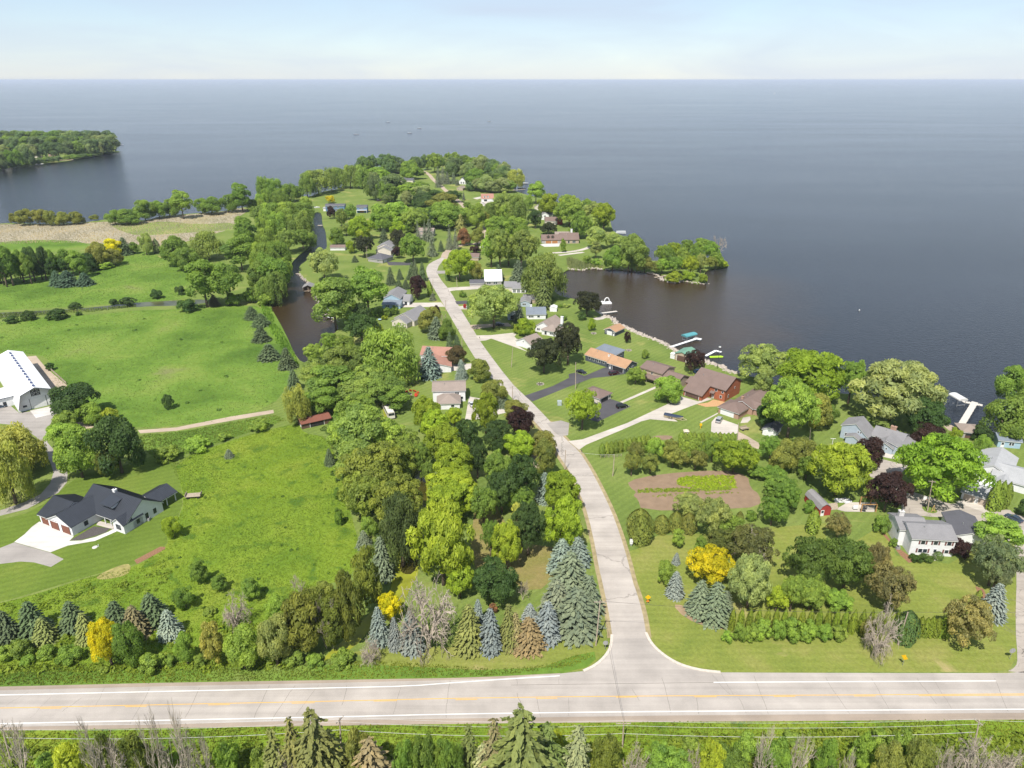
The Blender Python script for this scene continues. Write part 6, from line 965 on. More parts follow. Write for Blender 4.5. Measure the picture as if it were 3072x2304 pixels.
# east side of the street
h = House('white_metal_roofed_house', 'house with bright white metal roof slope beside the street', 'house', gp('F', 932, 415), 3); h.block(0, 0, 10, 10, 3, 'white', 'x', wall='grey', prof=[(0, 2.8), (8.4, 7.6), (10, 6.4)], og=.5, op=[('f', 1, .8, 2.4, 1.2), ('f', 5, .8, 2.4, 1.2), ('l', 2, 1, 2, 1.5)])
h = House('dark_roofed_garage', 'low garage with dark roof beside the white metal roofed house', 'garage', gp('F', 735, 430), 3); h.block(0, 0, 8.6, 6, 2.2, 'dark', 'x', .4, 'grey', op=[('l', 1, 0, 3.6, 1.9, 'g', 'dark')])
h = House('arched_porch_house', 'grey roofed house with white arched porch behind the silvery willow', 'house', gp('F', 1282, 512), -4); h.block(0, 0, 8, 10, 2.8, 'grey', 'x', .4, 'white', op=[('f', .5, .2, 1.6, 2.0), ('f', 2.9, .2, 1.6, 2.0), ('f', 5.4, .2, 1.6, 2.0)]); h.block(-5, 2, 7, 9, 3.2, 'grey', 'x', .42, 'cream')
h = House('grey_bay_house', 'low grey roofed house with terrace beside the tall spruce', 'house', gp('F', 1385, 690), -6); h.block(0, 0, 5.4, 9, 2.7, 'grey', 'y', .38, 'bluegrey', op=[('f', 1.2, .8, 2, 1.2)]); h.block(1, 7, 8, 7, 2.7, 'grey', 'x', .38, 'tan')
h = House('blue_roofed_house', 'house with blue-grey roof and pale walls behind the grey spruce', 'house', gp('F', 1470, 855), 2); h.block(0, 0, 10, 9, 2.8, 'bluegrey', 'x', .55, 'white', op=[('f', 1, .9, 2.6, 1.2), ('f', 5.5, .9, 1.4, 1.2)]); h.block(-10, -1, 6.5, 9, 3.4, 'bluegrey', 'y', .5, 'bluegrey', op=[('f', 1.4, .4, 3.4, 2, 'g', 'dark')]); h.chimney(2, 5, 1, .8, 4, 6.4, white_m)
h = House('tan_roofed_house', 'white house with tan roof and white chimney beside the dark maples', 'house', gp('F', 1580, 1010), -30); h.block(0, 0, 9, 13, 2.9, 'taupe', 'y', .62, 'white', op=[('f', 1, .8, 1.6, 1.3), ('f', 5.4, .8, 1.6, 1.3)]); h.block(5, -2.5, 8, 8, 2.7, 'taupe', 'hip', .5, 'white', op=[('f', 1.6, .3, 1.1, 2, 'd', 'dark'), ('f', 4.4, .7, 1.8, 1.2)]); h.chimney(9.5, 9, 1.3, 1.0, 2.8, 6.8, white_m)
h = House('white_gable_garage', 'white gabled garage with tan roof at the end of the curved driveway', 'garage', gp('F', 1335, 1192), -42); h.block(0, 0, 9, 9, 2.5, 'taupe', 'y', .5, 'white', op=[('f', 4, 2.6, .8, .6), ('l', 1.5, 0, 5, 2.1, 'g')])
h = House('garden_shed', 'tiny white garden shed on the bay lawn', 'shed', gp('F', 1768, 755), -8); h.block(0, 0, 3.8, 4, 2.1, white_m, 'y', .4, 'white', o=.1, og=.1)
h = House('lake_shed', 'grey roofed shed beside the long lake dock', 'shed', gp('H', 1735, 895), -10); h.block(0, 0, 6.2, 6.5, 2.5, 'taupe', 'hip', .4, 'grey', op=[('f', 1, 0, 2, 2, 'd', 'brown')])
h = House('white_boathouse', 'small pale blue boathouse at the right shore', 'boathouse', gp('H', 2005, 965), -12); h.block(0, 0, 7, 6, 2.8, 'bluegrey', 'x', .4, 'blue', op=[('f', 1, 0, 1.0, 2, 'd'), ('f', 3.4, .9, 1.6, 1.2)])
for i, (x, y, lb, wl, rf) in enumerate([(290, 398, 'tan cottage on the lawn of the distant island', 'cream', 'taupe'), (335, 345, 'white cottage among the trees of the distant island', 'white', 'grey'), (420, 372, 'brick cottage beside the distant island docks', 'pinkbrick', 'rust'), (30, 445, 'pale cottage at the shaded shore of the distant island', 'cream', 'brown')]):
    h = House('cottage', lb, 'house', gp('A', x, y), 4); h.block(0, 0, 10, 8, 4, rf, 'x' if i % 2 else 'y', .5, wl, op=[('f', 1, 1, 2, 1.4), ('f', 6, 1, 2, 1.4)])

# ---------------------------------------------------------------- vehicles
def carpaint(n, c): return plain('car_paint_' + n, c, .25, .03, 1, .6, .3)
def wheel(par, x, y, r=.33, w_=.22):
    t = MB().tube((x, y - w_ / 2, r), (x, y + w_ / 2, r), r, r, 14).obj('wheel', rubber_m, par); MB().tube((x, y - w_ / 2 - .01, r), (x, y + w_ / 2 + .01, r), r * .6, r * .6, 10).obj('rim', steel_m, t)
def car(A, ang, label, paint, style='suv', name='car', group=None):
    L_, Wc = {'suv': (4.7, 1.9), 'sedan': (4.7, 1.82), 'van': (5.0, 1.95), 'pickup': (5.6, 1.95)}[style]; hood, roof = {'suv': (1.05, 1.7), 'sedan': (.9, 1.42), 'van': (1.05, 1.75), 'pickup': (1.1, 1.85)}[style]
    o = root(name, (A.x, A.y, 0.045), label, 'car' if style != 'pickup' else 'truck', group, R(ang)); a = L_ / 2; s = Wc / 2; zb = .28
    b = MB(); sec = [(-a, .5, .75 if style != 'sedan' else .72, .86), (-a + .12, zb, hood - .06 if style != 'pickup' else hood, .96), (-a * .45, zb, hood, 1), (a * .25, zb, hood, 1), (a * .62, zb, hood - .1, .98), (a - .15, zb + .05, hood - .22, .9), (a, .45, hood - .38, .78)]
    ring = lambda x, z0, z1, k: [(x, -s * k, z0), (x, -s * k, z0 + (z1 - z0) * .6), (x, -s * k * .93, z1), (x, s * k * .93, z1), (x, s * k, z0 + (z1 - z0) * .6), (x, s * k, z0)]
    vs = [p for q in sec for p in ring(*q)]; n = 6; fs = [(i * n + j, i * n + (j + 1) % n, (i + 1) * n + (j + 1) % n, (i + 1) * n + j) for i in range(len(sec) - 1) for j in range(n)] + [tuple(range(n)), tuple(range((len(sec) - 1) * n, len(sec) * n))[::-1]]
    b.add(vs, fs); b.obj('body', paint, o)
    c0, c1, c2, c3 = {'suv': (-a + .15, -a + .45, a * .12, a * .46), 'sedan': (-a * .72, -a * .38, a * .1, a * .44), 'van': (-a + .1, -a + .4, a * .22, a * .62), 'pickup': (-a * .12, -a * .04, a * .28, a * .55)}[style]
    g = MB(); k0 = .92; k1 = .78; g.add([(c0, -s * k0, hood - .03), (c3, -s * k0, hood - .03), (c3, s * k0, hood - .03), (c0, s * k0, hood - .03), (c1, -s * k1, roof - .05), (c2, -s * k1, roof - .05), (c2, s * k1, roof - .05), (c1, s * k1, roof - .05)], [(0, 1, 5, 4), (1, 2, 6, 5), (2, 3, 7, 6), (3, 0, 4, 7), (4, 5, 6, 7)]); g.obj('windows', glass_m, o)
    MB().add([(c1 - .06, -s * k1 - .02, roof - .06), (c2 + .06, -s * k1 - .02, roof - .06), (c2 + .06, s * k1 + .02, roof - .06), (c1 - .06, s * k1 + .02, roof - .06), (c1 + .05, -s * k1 + .1, roof), (c2 - .1, -s * k1 + .1, roof), (c2 - .1, s * k1 - .1, roof), (c1 + .05, s * k1 - .1, roof)], [(0, 1, 5, 4), (1, 2, 6, 5), (2, 3, 7, 6), (3, 0, 4, 7), (4, 5, 6, 7), (0, 3, 2, 1)]).obj('roof', paint, o)
    for x in (-a * .6, a * .6):
        for y in (-s + .08, s - .08): wheel(o, x, y)
    for y in (-s * .62, s * .62): MB().box(a - .13, y - .2, hood - .48, a + .005, y + .2, hood - .33).obj('headlight', plain('lamp_glass', (.75, .75, .72), .15), o); MB().box(-a - .012, y - .16, .6, -a + .06, y + .16, .74).obj('tail_light', plain('tail_lamp', (.35, .02, .02), .2), o)
    if style == 'pickup': MB().box(-a + .15, -s * .82, hood - .02, c0 - .1, s * .82, hood + .012).obj('cargo_bed', rubber_m, o)
    return o
blk, mar, slv, nvy, wht = carpaint('black', (.012, .013, .016)), carpaint('maroon', (.06, .015, .025)), carpaint('silver', (.45, .46, .47)), carpaint('steel_blue', (.06, .09, .13)), carpaint('white', (.75, .75, .75))
car(gp('G', 190, 945), -38, 'black car on the spur of the black driveway', blk, 'sedan'); car(gp('G', 612, 965), 22, 'maroon car in front of the dark garage door of the slate house', mar, 'suv'); car(gp('G', 715, 1392), 22, 'black hatchback on the black parking yard', blk, 'suv')
car(gp('G', 1400, 1325), 25, 'silver sedan under the round dense tree', slv, 'sedan'); car(gp('G', 1975, 1570), 62, 'silver minivan before the white garage door of the brick ranch', slv, 'van'); car(gp('O', 2112, 660), 118, 'steel blue car parked on the side road', nvy, 'sedan'); car(gp('E', 1960, 652), 2, 'dark pickup truck on the driveway of the light blue house', blk, 'pickup')
car(gp('K', 1388, 285), 110, 'white car in front of the taupe roofed house', wht, 'sedan'); car(gp('G', 1712, 945), 20, 'blue car beside the purple maple', carpaint('blue', (.03, .12, .3)), 'suv'); car(gp('I', 2, 893), 40, 'dark blue car beside the barn annex', nvy, 'sedan'); car(gp('F', 1120, 935), 5, 'black car in the shade of the silvery willow', blk, 'suv')
car(gp('B', 1590, 795), 5, 'rust brown car beside the small blue house', mar, 'suv'); car(gp('C', 962, 858), 80, 'blue car in the yard of the house with two white dormers', carpaint('blue', (.03, .12, .3)), 'suv'); car(gp('C', 905, 830), 80, 'white car in the yard of the house with two white dormers', wht, 'suv'); car(gp('C', 140, 395), 70, 'light blue van at the end of the gravel street', carpaint('light_blue', (.2, .4, .6)), 'van')
# motor coach and motorbike
dv = gp('K', 735, 262) - gp('K', 800, 392); o = root('motor_coach', gp('K', 800, 392), 'white motor coach parked beside the lawn with red chairs', 'bus', rz=math.atan2(-dv.x, dv.y) + R(22))
MB().prism([(-1.25, .55), (-1.25, 2.9), (-1.0, 3.15), (1.0, 3.15), (1.25, 2.9), (1.25, .55)], 0, 10.5, 'y').obj('body', plain('coach_body', (.72, .68, .62), .4), o, Matrix.Rotation(R(-22), 4, 'Z')); Mx = Matrix.Rotation(R(-22), 4, 'Z')
MB().box(-1.1, -.03, 1.7, 1.1, .05, 2.7).obj('windshield', glass_m, o, Mx)
for sgn in (-1, 1):
    MB().box(sgn * 1.27 - .02, 1, 1.8, sgn * 1.27 + .02, 9.5, 2.5).obj('side_window', glass_m, o, Mx)
    for y in (1.6, 8.2): MB().tube(Mx @ Vector((sgn * 1.05 - .1, y, .5)), Mx @ Vector((sgn * 1.05 + .1, y, .5)), .5, .5, 14).obj('wheel', rubber_m, o)
o = root('motorcycle', gp('O', 1925, 572), 'dark motorcycle parked beside the tall arborvitae', 'motorcycle', rz=R(-15))
for x in (-.7, .7): MB().tube((x, -.06, .32), (x, .06, .32), .32, .32, 14).obj('wheel', rubber_m, o)
MB().box(-.5, -.16, .45, .35, .16, .85).box(-.55, -.18, .82, .1, .18, .95).obj('body', blk, o); MB().tube((.45, -.4, 1.1), (.45, .4, 1.1), .04, .04).tube((.68, 0, .35), (.45, 0, 1.1), .05, .05).obj('fork', steel_m, o)
# ---------------------------------------------------------------- boats, lifts, docks
def hull(o, L_, Wd, z0, z1, mat, name='hull', deck=None):
    st = [(-L_ / 2, .42, .0), (-L_ * .2, .5, 0), (L_ * .18, .47, .02), (L_ * .38, .28, .1), (L_ / 2, .02, .22)]; vs = []
    for x, k, dz in st: vs += [(x, -Wd * k, z1 + dz), (x, -Wd * k * .7, z0 + dz), (x, Wd * k * .7, z0 + dz), (x, Wd * k, z1 + dz)]
    fs = [(i * 4 + j, i * 4 + j + 1, i * 4 + j + 5, i * 4 + j + 4) for i in range(len(st) - 1) for j in range(3)] + [(0, 3, 2, 1)]
    h_ = MB().add(vs, fs).obj(name, mat, o)
    if deck: MB().add([(x, sgn * Wd * k * .97, z1 + dz + .015) for x, k, dz in st for sgn in (-1, 1)], [(2 * i, 2 * i + 1, 2 * i + 3, 2 * i + 2) for i in range(len(st) - 1)]).obj('deck', deck, h_)
    return h_
def lift(A, ang, L_, Wd, label, mat, z=3.2):
    o = root('boat_lift', (A.x, A.y, WZ), label, 'boat lift', rz=R(ang)); n = 7; p = [(-Wd / 2, z - .75)] + [(Wd / 2 * math.cos(t), z - .35 + .55 * math.sin(t)) for t in [math.pi - math.pi * i / n for i in range(n + 1)]] + [(Wd / 2, z - .75)]
    MB().prism(p, -L_ / 2, L_ / 2, 'y').obj('canopy', mat, o)
    for x in (-Wd / 2 + .15, Wd / 2 - .15):
        for y in (-L_ / 2 + .8, L_ / 2 - .8): MB().box(x - .06, y - .06, -1, x + .06, y + .06, z - .6).obj('post', steel_m, o)
    MB().box(-Wd / 2, -.1, .5, Wd / 2, .1, .7).box(-Wd / 2, -L_ / 2 + .8, .5, Wd / 2, -L_ / 2 + 1, .7).obj('cradle', steel_m, o); return o
lift(gp('G', 1585, 505), -58, 7.5, 3.4, 'boat lift with teal canopy beside the white dock', plain('teal_canvas', (.09, .30, .33), .7)); lift(gp('H', 1700, 632), 8, 6.0, 3.6, 'boat lift with pale grey canopy at the end of the long dock', plain('grey_canvas', (.62, .62, .60), .7), 3.6)
def dock(label, segs, mat=dock_m, z=.35, name='dock', group=None):
    A = segs[0][0]; o = root(name, (A.x, A.y, 0), label, 'dock', group); b = MB(); 
    for p, q, wd in segs:
        d = (q - p); n = Vector((-d.y, d.x, 0)).normalized() * wd / 2; k = [p - n - A, q - n - A, q + n - A, p + n - A]
        b.add([(v.x, v.y, z - .12) for v in k] + [(v.x, v.y, z) for v in k], [(0, 3, 2, 1), (4, 5, 6, 7), (0, 1, 5, 4), (1, 2, 6, 5), (2, 3, 7, 6), (3, 0, 4, 7)]); z += .005
        m = max(2, int(d.length / 3.5))
        for i in range(m):
            for sg in (-1, 1):
                v = p + d * ((i + .7) / m) + n * sg - A; MB().tube((v.x, v.y, -1.6), (v.x, v.y, z + .25), .06, .06, 6).obj('post', steel_m, o)
    b.obj('deck', mat, o); return o
dock('long pale dock with T-shaped end on the right shore', [(gp('H', 1718, 828), gp('H', 1838, 630), 2.2), (gp('H', 1740, 625), gp('H', 1895, 655), 1.8)]); dock('white dock beside the teal canopy lift', [(gp('G', 1345, 617), gp('G', 1700, 502), 1.4), (gp('G', 1650, 500), gp('G', 1745, 518), 2.2)], white_m); dock('short white bent dock above the lime raft', [(gp('G', 1800, 732), gp('G', 1935, 662), 1.3), (gp('G', 1925, 662), gp('G', 2003, 684), 1.5)], white_m)
dock('weathered dock below the dark shore maple', [(gp('G', 430, 180), gp('G', 650, 152), 1.6)]); dock('narrow brown dock off the small peninsula', [(gp('D', 1140, 1182), gp('D', 1295, 1157), 1.4)], wood_m); dock('white dock on the lake side of the spit', [(gp('D', 600, 600), gp('D', 770, 605), 2.0), (gp('D', 640, 582), gp('D', 765, 582), 2.4)], white_m)
dock('small dock with rails on the canal near the blue houses', [(gp('B', 862, 1110), gp('B', 800, 1112), 3.0)], wood_m); dock('wooden canal landing beside the moored pontoon', [(gp('E', 880, 690), gp('E', 900, 742), 1.4)], wood_m); dock('far dock below the brownish willow', [(gp('C', 1290, 655), gp('C', 1450, 640), 2.2)], wood_m)
dock('tan dock on the distant island', [(gp('A', 500, 408), gp('A', 635, 402), 5)], plain('tan_deck', (.55, .42, .30), .8)); dock('white dock at the tip of the distant island', [(gp('A', 820, 352), gp('A', 975, 332), 3)], white_m); dock('pale dock at the near shore of the distant island', [(gp('A', 250, 432), gp('A', 375, 438), 3)], white_m)
def boat(A, ang, L_, label, mat, deckm, group=None, z=WZ, canopy=None, cat='boat', name='motorboat'):
    o = root(name, (A.x, A.y, z), label, cat, group, R(ang)); hull(o, L_, L_ * .38, -.1, .75, mat, 'hull', deckm); MB().box(-L_ * .1, -L_ * .1, .75, L_ * .12, L_ * .1, 1.15).obj('console', mat, o); MB().add([(L_ * .12, -L_ * .11, .8), (L_ * .12, L_ * .11, .8), (L_ * .04, L_ * .1, 1.4), (L_ * .04, -L_ * .1, 1.4)], [(0, 1, 2, 3)]).obj('windshield', glass_m, o); MB().box(-L_ / 2 - .35, -.2, .2, -L_ / 2, .2, 1.2).obj('outboard_motor', blk, o)
    return o
def pontoon(A, ang, label, roofm, L_=7.0, group=None):
    o = root('pontoon_boat', (A.x, A.y, WZ), label, 'boat', group, R(ang))
    for y in (-.85, .85): MB().tube((-L_ / 2, y, .2), (L_ / 2, y, .2), .32, .3, 10).obj('float', steel_m, o)
    MB().box(-L_ / 2, -1.25, .5, L_ / 2, 1.25, .62).obj('deck', dock_m, o); b = MB()
    for y in (-1.2, 1.2): b.box(-L_ / 2 + .1, y - .04, .62, L_ / 2 - .1, y + .04, 1.3)
    b.box(-L_ / 2 + .1, -1.2, .62, -L_ / 2 + .18, 1.2, 1.3).box(L_ / 2 - .18, -1.2, .62, L_ / 2 - .1, 1.2, 1.3).obj('railing', white_m, o); MB().box(-.9, -1.1, 2.5, 2.0, 1.1, 2.6).box(-.9, -1.1, .62, -.8, -1.0, 2.5).box(1.9, 1.0, .62, 2.0, 1.1, 2.5).box(-.9, 1.0, .62, -.8, 1.1, 2.5).box(1.9, -1.1, .62, 2.0, -1.0, 2.5).obj('bimini_top', roofm, o); MB().box(-2.8, -1.1, .62, -1.9, 1.1, 1.1).obj('bench', roofm, o)
cream_m = plain('cream_gelcoat', (.62, .52, .34), .3); navyc = plain('navy_canvas', (.025, .04, .075), .7)
pontoon(gp('E', 945, 730), 18, 'grey pontoon boat moored on the canal', plain('grey_vinyl', (.45, .46, .48), .5)); boat(gp('E', 965, 835), -40, 4.2, 'small dark boat moored at the rocky canal bank', blk, white_m); boat(gp('B', 790, 880), 10, 6, 'white covered boat beside the long blue house', white_m, white_m, z=.1)
for y_, lb in ((560, 'white cruiser on a lift off the point'), (620, 'white boat moored beside the far dock')): boat(gp('C', 1440 if y_ == 560 else 1410, y_), 5, 10, lb, white_m, white_m)
for x, y, lb in ((930, 338, 'white boat at the tip dock of the distant island'), (890, 348, 'white speedboat beside the distant island'), (250, 436, 'white boat moored near the distant tan cottage'), (330, 440, 'pale boat off the near shore of the distant island'), (785, 366, 'small white boat along the distant island shore'), (1040, 270, 'blue and white boat beyond the tip of the distant island')): boat(gp('A', x, y), 5, 11, lb, white_m, white_m)
for x, y, lb in ((1069, 403, 'tiny white boat out on the open lake, first of the left pair'), (1229, 399, 'tiny white boat out on the open lake with faint wake'), (1164, 366, 'tiny white boat far out on the lake'), (1258, 385, 'small white speedboat near the middle of the lake'), (1468, 364, 'tiny white boat far out in the middle of the lake')): boat(gp('X', x, y), 10, 12, lb, white_m, white_m)
o = root('sailboat', gp('X', 2323, 282), 'distant white sailboat near the horizon', 'boat'); hull(o, 14, 4, -.4, .8, white_m); MB().add([(-4, 0, 1.5), (2.5, 0, 1.5), (2.0, 0, 17), (2.3, .15, 17), (2.8, .15, 1.5), (-4, .15, 1.5)], [(0, 1, 2), (5, 3, 4), (0, 2, 3, 5), (1, 4, 3, 2)]).obj('sail', white_m, o); MB().tube((2.5, .07, .8), (2.5, .07, 18), .12, .08).obj('mast', steel_m, o)
o = root('mooring_buoy', gp('X', 2578, 932, WZ), 'white mooring buoy on the dark water', 'buoy'); MB().tube((0, 0, -.2), (0, 0, .5), .35, .3, 12).tube((0, 0, .5), (0, 0, .7), .3, .08, 12).obj('float', white_m, o); MB().box(-.36, -.36, .12, .36, .36, .22).obj('band', nvy, o)
o = root('swim_raft', gp('D', 495, 1510, WZ), 'white swim raft with a curved slide off the shore maple', 'raft', rz=R(6)); MB().box(-3.6, -2, 0, 3.6, 2, .5).obj('platform', white_m, o); b = MB()
for i in range(8):
    t0, t1 = i / 8 * math.pi, (i + 1) / 8 * math.pi; b.tube((1.2 - 1.5 * math.cos(t0), .4, .5 + 2.6 * math.sin(t0)), (1.2 - 1.5 * math.cos(t1), .4, .5 + 2.6 * math.sin(t1)), .28, .28, 6)
b.obj('slide', white_m, o); MB().tube((-3.2, .6, .5), (-1.2, .6, .9), .5, .4, 8).obj('float_toy', white_m, o)
o = root('lime_raft', gp('G', 1940, 738, WZ), 'bright lime green floating mat below the bent dock', 'raft', rz=R(6)); MB().add([(-3.4, -.9, .05), (2.6, -1.1, .05), (3.4, 0, .05), (2.4, 1, .05), (-3.0, .8, .05), (-3.4, -.9, .2), (2.6, -1.1, .2), (3.4, 0, .2), (2.4, 1, .2), (-3.0, .8, .2)], [(5, 6, 7, 8, 9), (0, 1, 6, 5), (1, 2, 7, 6), (2, 3, 8, 7), (3, 4, 9, 8), (4, 0, 5, 9)]).obj('mat', plain('lime_foam', (.38, .62, .03), .6), o)
A = gp('G', 1385, 1535); o = root('boat_trailer', A, 'cream motorboat under a navy cover on a trailer beside the driveway', 'boat', rz=R(-28)); hull(o, 7.2, 2.5, .55, 1.15, cream_m, 'hull', None)
st = [(-3.6, .42, 0), (-1.4, .5, 0), (1.3, .47, .02), (2.7, .28, .1), (3.55, .02, .22)]; MB().add([p for x, k, dz in st for p in ((x, -2.5 * k * 1.02, 1.14 + dz), (x, -2.5 * k * .5, 1.5 + dz), (x, 2.5 * k * .5, 1.5 + dz), (x, 2.5 * k * 1.02, 1.14 + dz))], [(i * 4 + j, i * 4 + j + 1, i * 4 + j + 5, i * 4 + j + 4) for i in range(4) for j in range(3)] + [(0, 1, 2, 3)]).obj('cover', navyc, o)
b = MB().box(-3.4, -1.0, .42, 3.6, -.9, .55).box(-3.4, .9, .42, 3.6, 1.0, .55).box(-3.4, -1, .4, -3.2, 1, .5).box(2.8, -1, .4, 3.0, 1, .5).tube((3.5, -.9, .48), (5, 0, .48), .06, .06).tube((3.5, .9, .48), (5, 0, .48), .06, .06); b.obj('trailer_frame', cream_m, o)
for x in (-1.4, -.5):
    for y in (-1.1, 1.1): wheel(o, x, y, .32, .2)
# ---------------------------------------------------------------- poles, wires, signs
POLES = {}
def pole(key, s, base, top, label, arm=0.0, armang=0.0, group=None, r=.16):
    A = gp(s, *base); h_ = min(max(ptop(A, s, *top), 6), 13.5); u, v = px(s, *top); a, dy, dz = ray(u, v); T = Vector((a * (A.y / dy), A.y, h_)); o = root('utility_pole', A, label, 'utility pole', group)
    tp = Vector((T.x - A.x, 0, h_)); tp.x = max(-1.2, min(1.2, tp.x)); MB().tube((0, 0, -.3), tp, r, r * .7, 10).obj('pole', pole_m, o, smooth=False)
    if arm:
        d = Vector((math.cos(R(armang)), math.sin(R(armang)), 0)) * arm / 2; c = tp - Vector((0, 0, .5)); ca = MB().tube(c - d, c + d, .08, .08, 4).obj('crossarm', pole_m, o)
        for k in (-.9, -.35, .35, .9): MB().tube(c + d * k + Vector((0, 0, .06)), c + d * k + Vector((0, 0, .32)), .05, .04, 6).obj('insulator', steel_m, ca)
    POLES[key] = A + tp; return o
pole('corner', 'N', (118, 1222), (160, 792), 'utility pole with crossarm at the street corner beside the stop sign', 2.6, 0); pole('hedge', 'P', (1165, 785), (1250, 515), 'leaning utility pole beside the grey bare tree'); pole('island', 'O', (1297, 578), (1345, 285), 'utility pole on the little grass island in the side road', 1.8, -20)
pole('m1', 'M', (520, 770), (535, 592), 'utility pole on the lawn beside the garden'); pole('m2', 'M', (120, 730), (130, 550), 'utility pole between grove and street'); pole('m3', 'M', (1555, 470), (1565, 330), 'utility pole behind the clipped row at the ranch house'); pole('m4', 'M', (2155, 500), (2158, 385), 'slender pole on the lawn of the blue-grey house')
pole('f1', 'F', (1270, 1475), (1290, 1212), 'utility pole standing on the striped lawn', r=.14); pole('f2', 'F', (570, 442), (558, 305), 'utility pole beside the dark roofed garage driveway'); pole('f3', 'F', (250, 512), (255, 330), 'utility pole beside the column evergreen'); pole('f4', 'F', (420, 742), (420, 620), 'utility pole with crossarm at the concrete driveway mouth', 2.4, 20); pole('f5', 'F', (630, 1232), (630, 1050), 'utility pole beside the brown purple tree'); pole('f6', 'F', (756, 832), (756, 650), 'utility pole in front of the silvery willow'); pole('g1', 'G', (115, 1155), (118, 805), 'utility pole beside the black driveway')
pole('k1', 'K', (1690, 245), (1690, 168), 'short utility pole with crossarm opposite the black driveway', 2.4, 10); pole('c1', 'C', (715, 1372), (718, 1235), 'lamp pole at the far junction'); pole('b1', 'B', (1440, 1562), (1430, 1380), 'utility pole beside the dark roofed house', 2.0, 20)
pole('s0', 'Q', (72, 730), (10, 490), 'utility pole at the left end of the south verge', 2.0, 60); pole('s1', 'Q', (2212, 640), (2200, 440), 'utility pole among the shaggy spruces', 2.0, 60); pole('s2', 'T', (1822, 628), (1830, 465), 'utility pole with wide crossarm opposite the street mouth', 2.8, 0); pole('s3', 'S', (1880, 690), (1915, 455), 'utility pole at the right end of the south verge', 1.6, -60)
def wire(p, q, label, sag=.8, r=.022, mat=None, dz=0):
    l = [p.lerp(q, t) - Vector((0, 0, sag * 4 * t * (1 - t) - dz)) for t in [i / 10 for i in range(11)]]; b = MB()
    for a, c in zip(l[:-1], l[1:]): b.tube(a, c, r, r, 4, False)
    o = b.obj('power_line', mat or steel_m); tag(o, label, 'wire')
lw = plain('bright_wire', (.62, .62, .60), .5); dk = plain('dark_wire', (.08, .075, .07), .6)
for a, c, n in (('s0', 's1', 'left end pole and the shaggy spruces'), ('s1', 's2', 'shaggy spruces and the wide crossarm pole'), ('s2', 's3', 'wide crossarm pole and the right end pole')):
    wire(POLES[a] + Vector((0, -.5, -.4)), POLES[c] + Vector((0, -.5, -.4)), 'upper pale power line between the ' + n, mat=lw); wire(POLES[a] + Vector((0, .6, -.4)), POLES[c] + Vector((0, .6, -.4)), 'second pale power line between the ' + n, mat=lw); wire(POLES[a] + Vector((0, 0, -3)), POLES[c] + Vector((0, 0, -3)), 'thick low pale cable between the ' + n, 1.1, .03, lw)
wire(POLES['s2'], POLES['corner'], 'dark power line crossing the highway at the street mouth', .6, .03, dk); wire(POLES['corner'] + Vector((.8, 0, -.3)), POLES['hedge'], 'power line from the corner pole to the leaning pole', 1.0, .025, dk); wire(POLES['hedge'], POLES['hedge'] + Vector((70, 3, 0)), 'power line from the leaning pole over the side road', 1.0, .025, dk); wire(POLES['m2'], POLES['m1'], 'power line across the street beside the garden', .6, .025, lw); wire(POLES['m2'], POLES['k1'], 'power line along the street past the grove', 1.0, .025, lw)
wire(POLES['s3'], POLES['s3'] + Vector((60, 0, 0)), 'pale power line beyond the right end pole', .8, .022, lw); wire(POLES['s0'], POLES['s0'] + Vector((-60, 0, 0)), 'pale power line beyond the left end pole', .8, .022, lw)
def sign(s, base, label, plate, mat, h_=2.2, size=.9, rz=0, plaque=None, back=None, cat='traffic sign', name='road_sign'):
    A = gp(s, *base); o = root(name, A, label, cat, rz=R(rz)); MB().box(-.04, 0, -.1, .04, .06, h_ + size * .3).obj('post', steel_m, o); n = {'diamond': 4, 'octagon': 8, 'square': 4}[plate]; ph = {'diamond': 0, 'octagon': math.pi / 8, 'square': math.pi / 4}[plate]; c = h_ + size * .1
    p = [(size * .72 * math.cos(ph + 2 * math.pi * i / n), c + size * .72 * math.sin(ph + 2 * math.pi * i / n)) for i in range(n)]; MB().prism(p, -.05, -.015, 'y').obj('plate', mat, o)
    if plaque: MB().box(-.32, -.05, c - size - .42, .32, -.015, c - size + .1).obj('plaque', plaque, o)
ysign = plain('sign_yellow', (.80, .48, .01), .5); sign('N', (608, 826), 'yellow diamond warning sign with orange plaque beside the street', 'diamond', ysign, 1.9, 1.0, 0, plain('sign_orange', (.75, .25, .03), .5)); sign('P', (1203, 960), 'yellow diamond warning sign on the highway verge', 'diamond', ysign, 2.3, 1.0, -55); sign('N', (206, 1268), 'grey back of the stop sign at the street corner', 'octagon', steel_m, 2.1, .85, 0, name='stop_sign'); sign('P', (2092, 905), 'grey back of the stop sign at the side road', 'octagon', steel_m, 2.3, .95, 0, name='stop_sign')
A = gp('M', 672, 1352); o = root('notice_sign', A, 'white two panel notice sign beside the rounded evergreen', 'sign'); MB().box(-.05, 0, 0, .05, .08, 2.3).obj('post', white_m, o); MB().box(-.45, -.05, 1.25, .45, -.01, 2.4).obj('upper_panel', white_m, o); MB().box(-.38, -.05, .7, .38, -.01, 1.15).obj('lower_panel', white_m, o)
A = gp('M', 1248, 372); o = root('yard_marker', A, 'bright yellow utility marker on the lawn by the front walk', 'marker'); MB().box(-.12, -.12, 0, .12, .12, 1.3).box(-.4, -.2, 1.0, .4, .2, 1.8).obj('box', ysign, o)
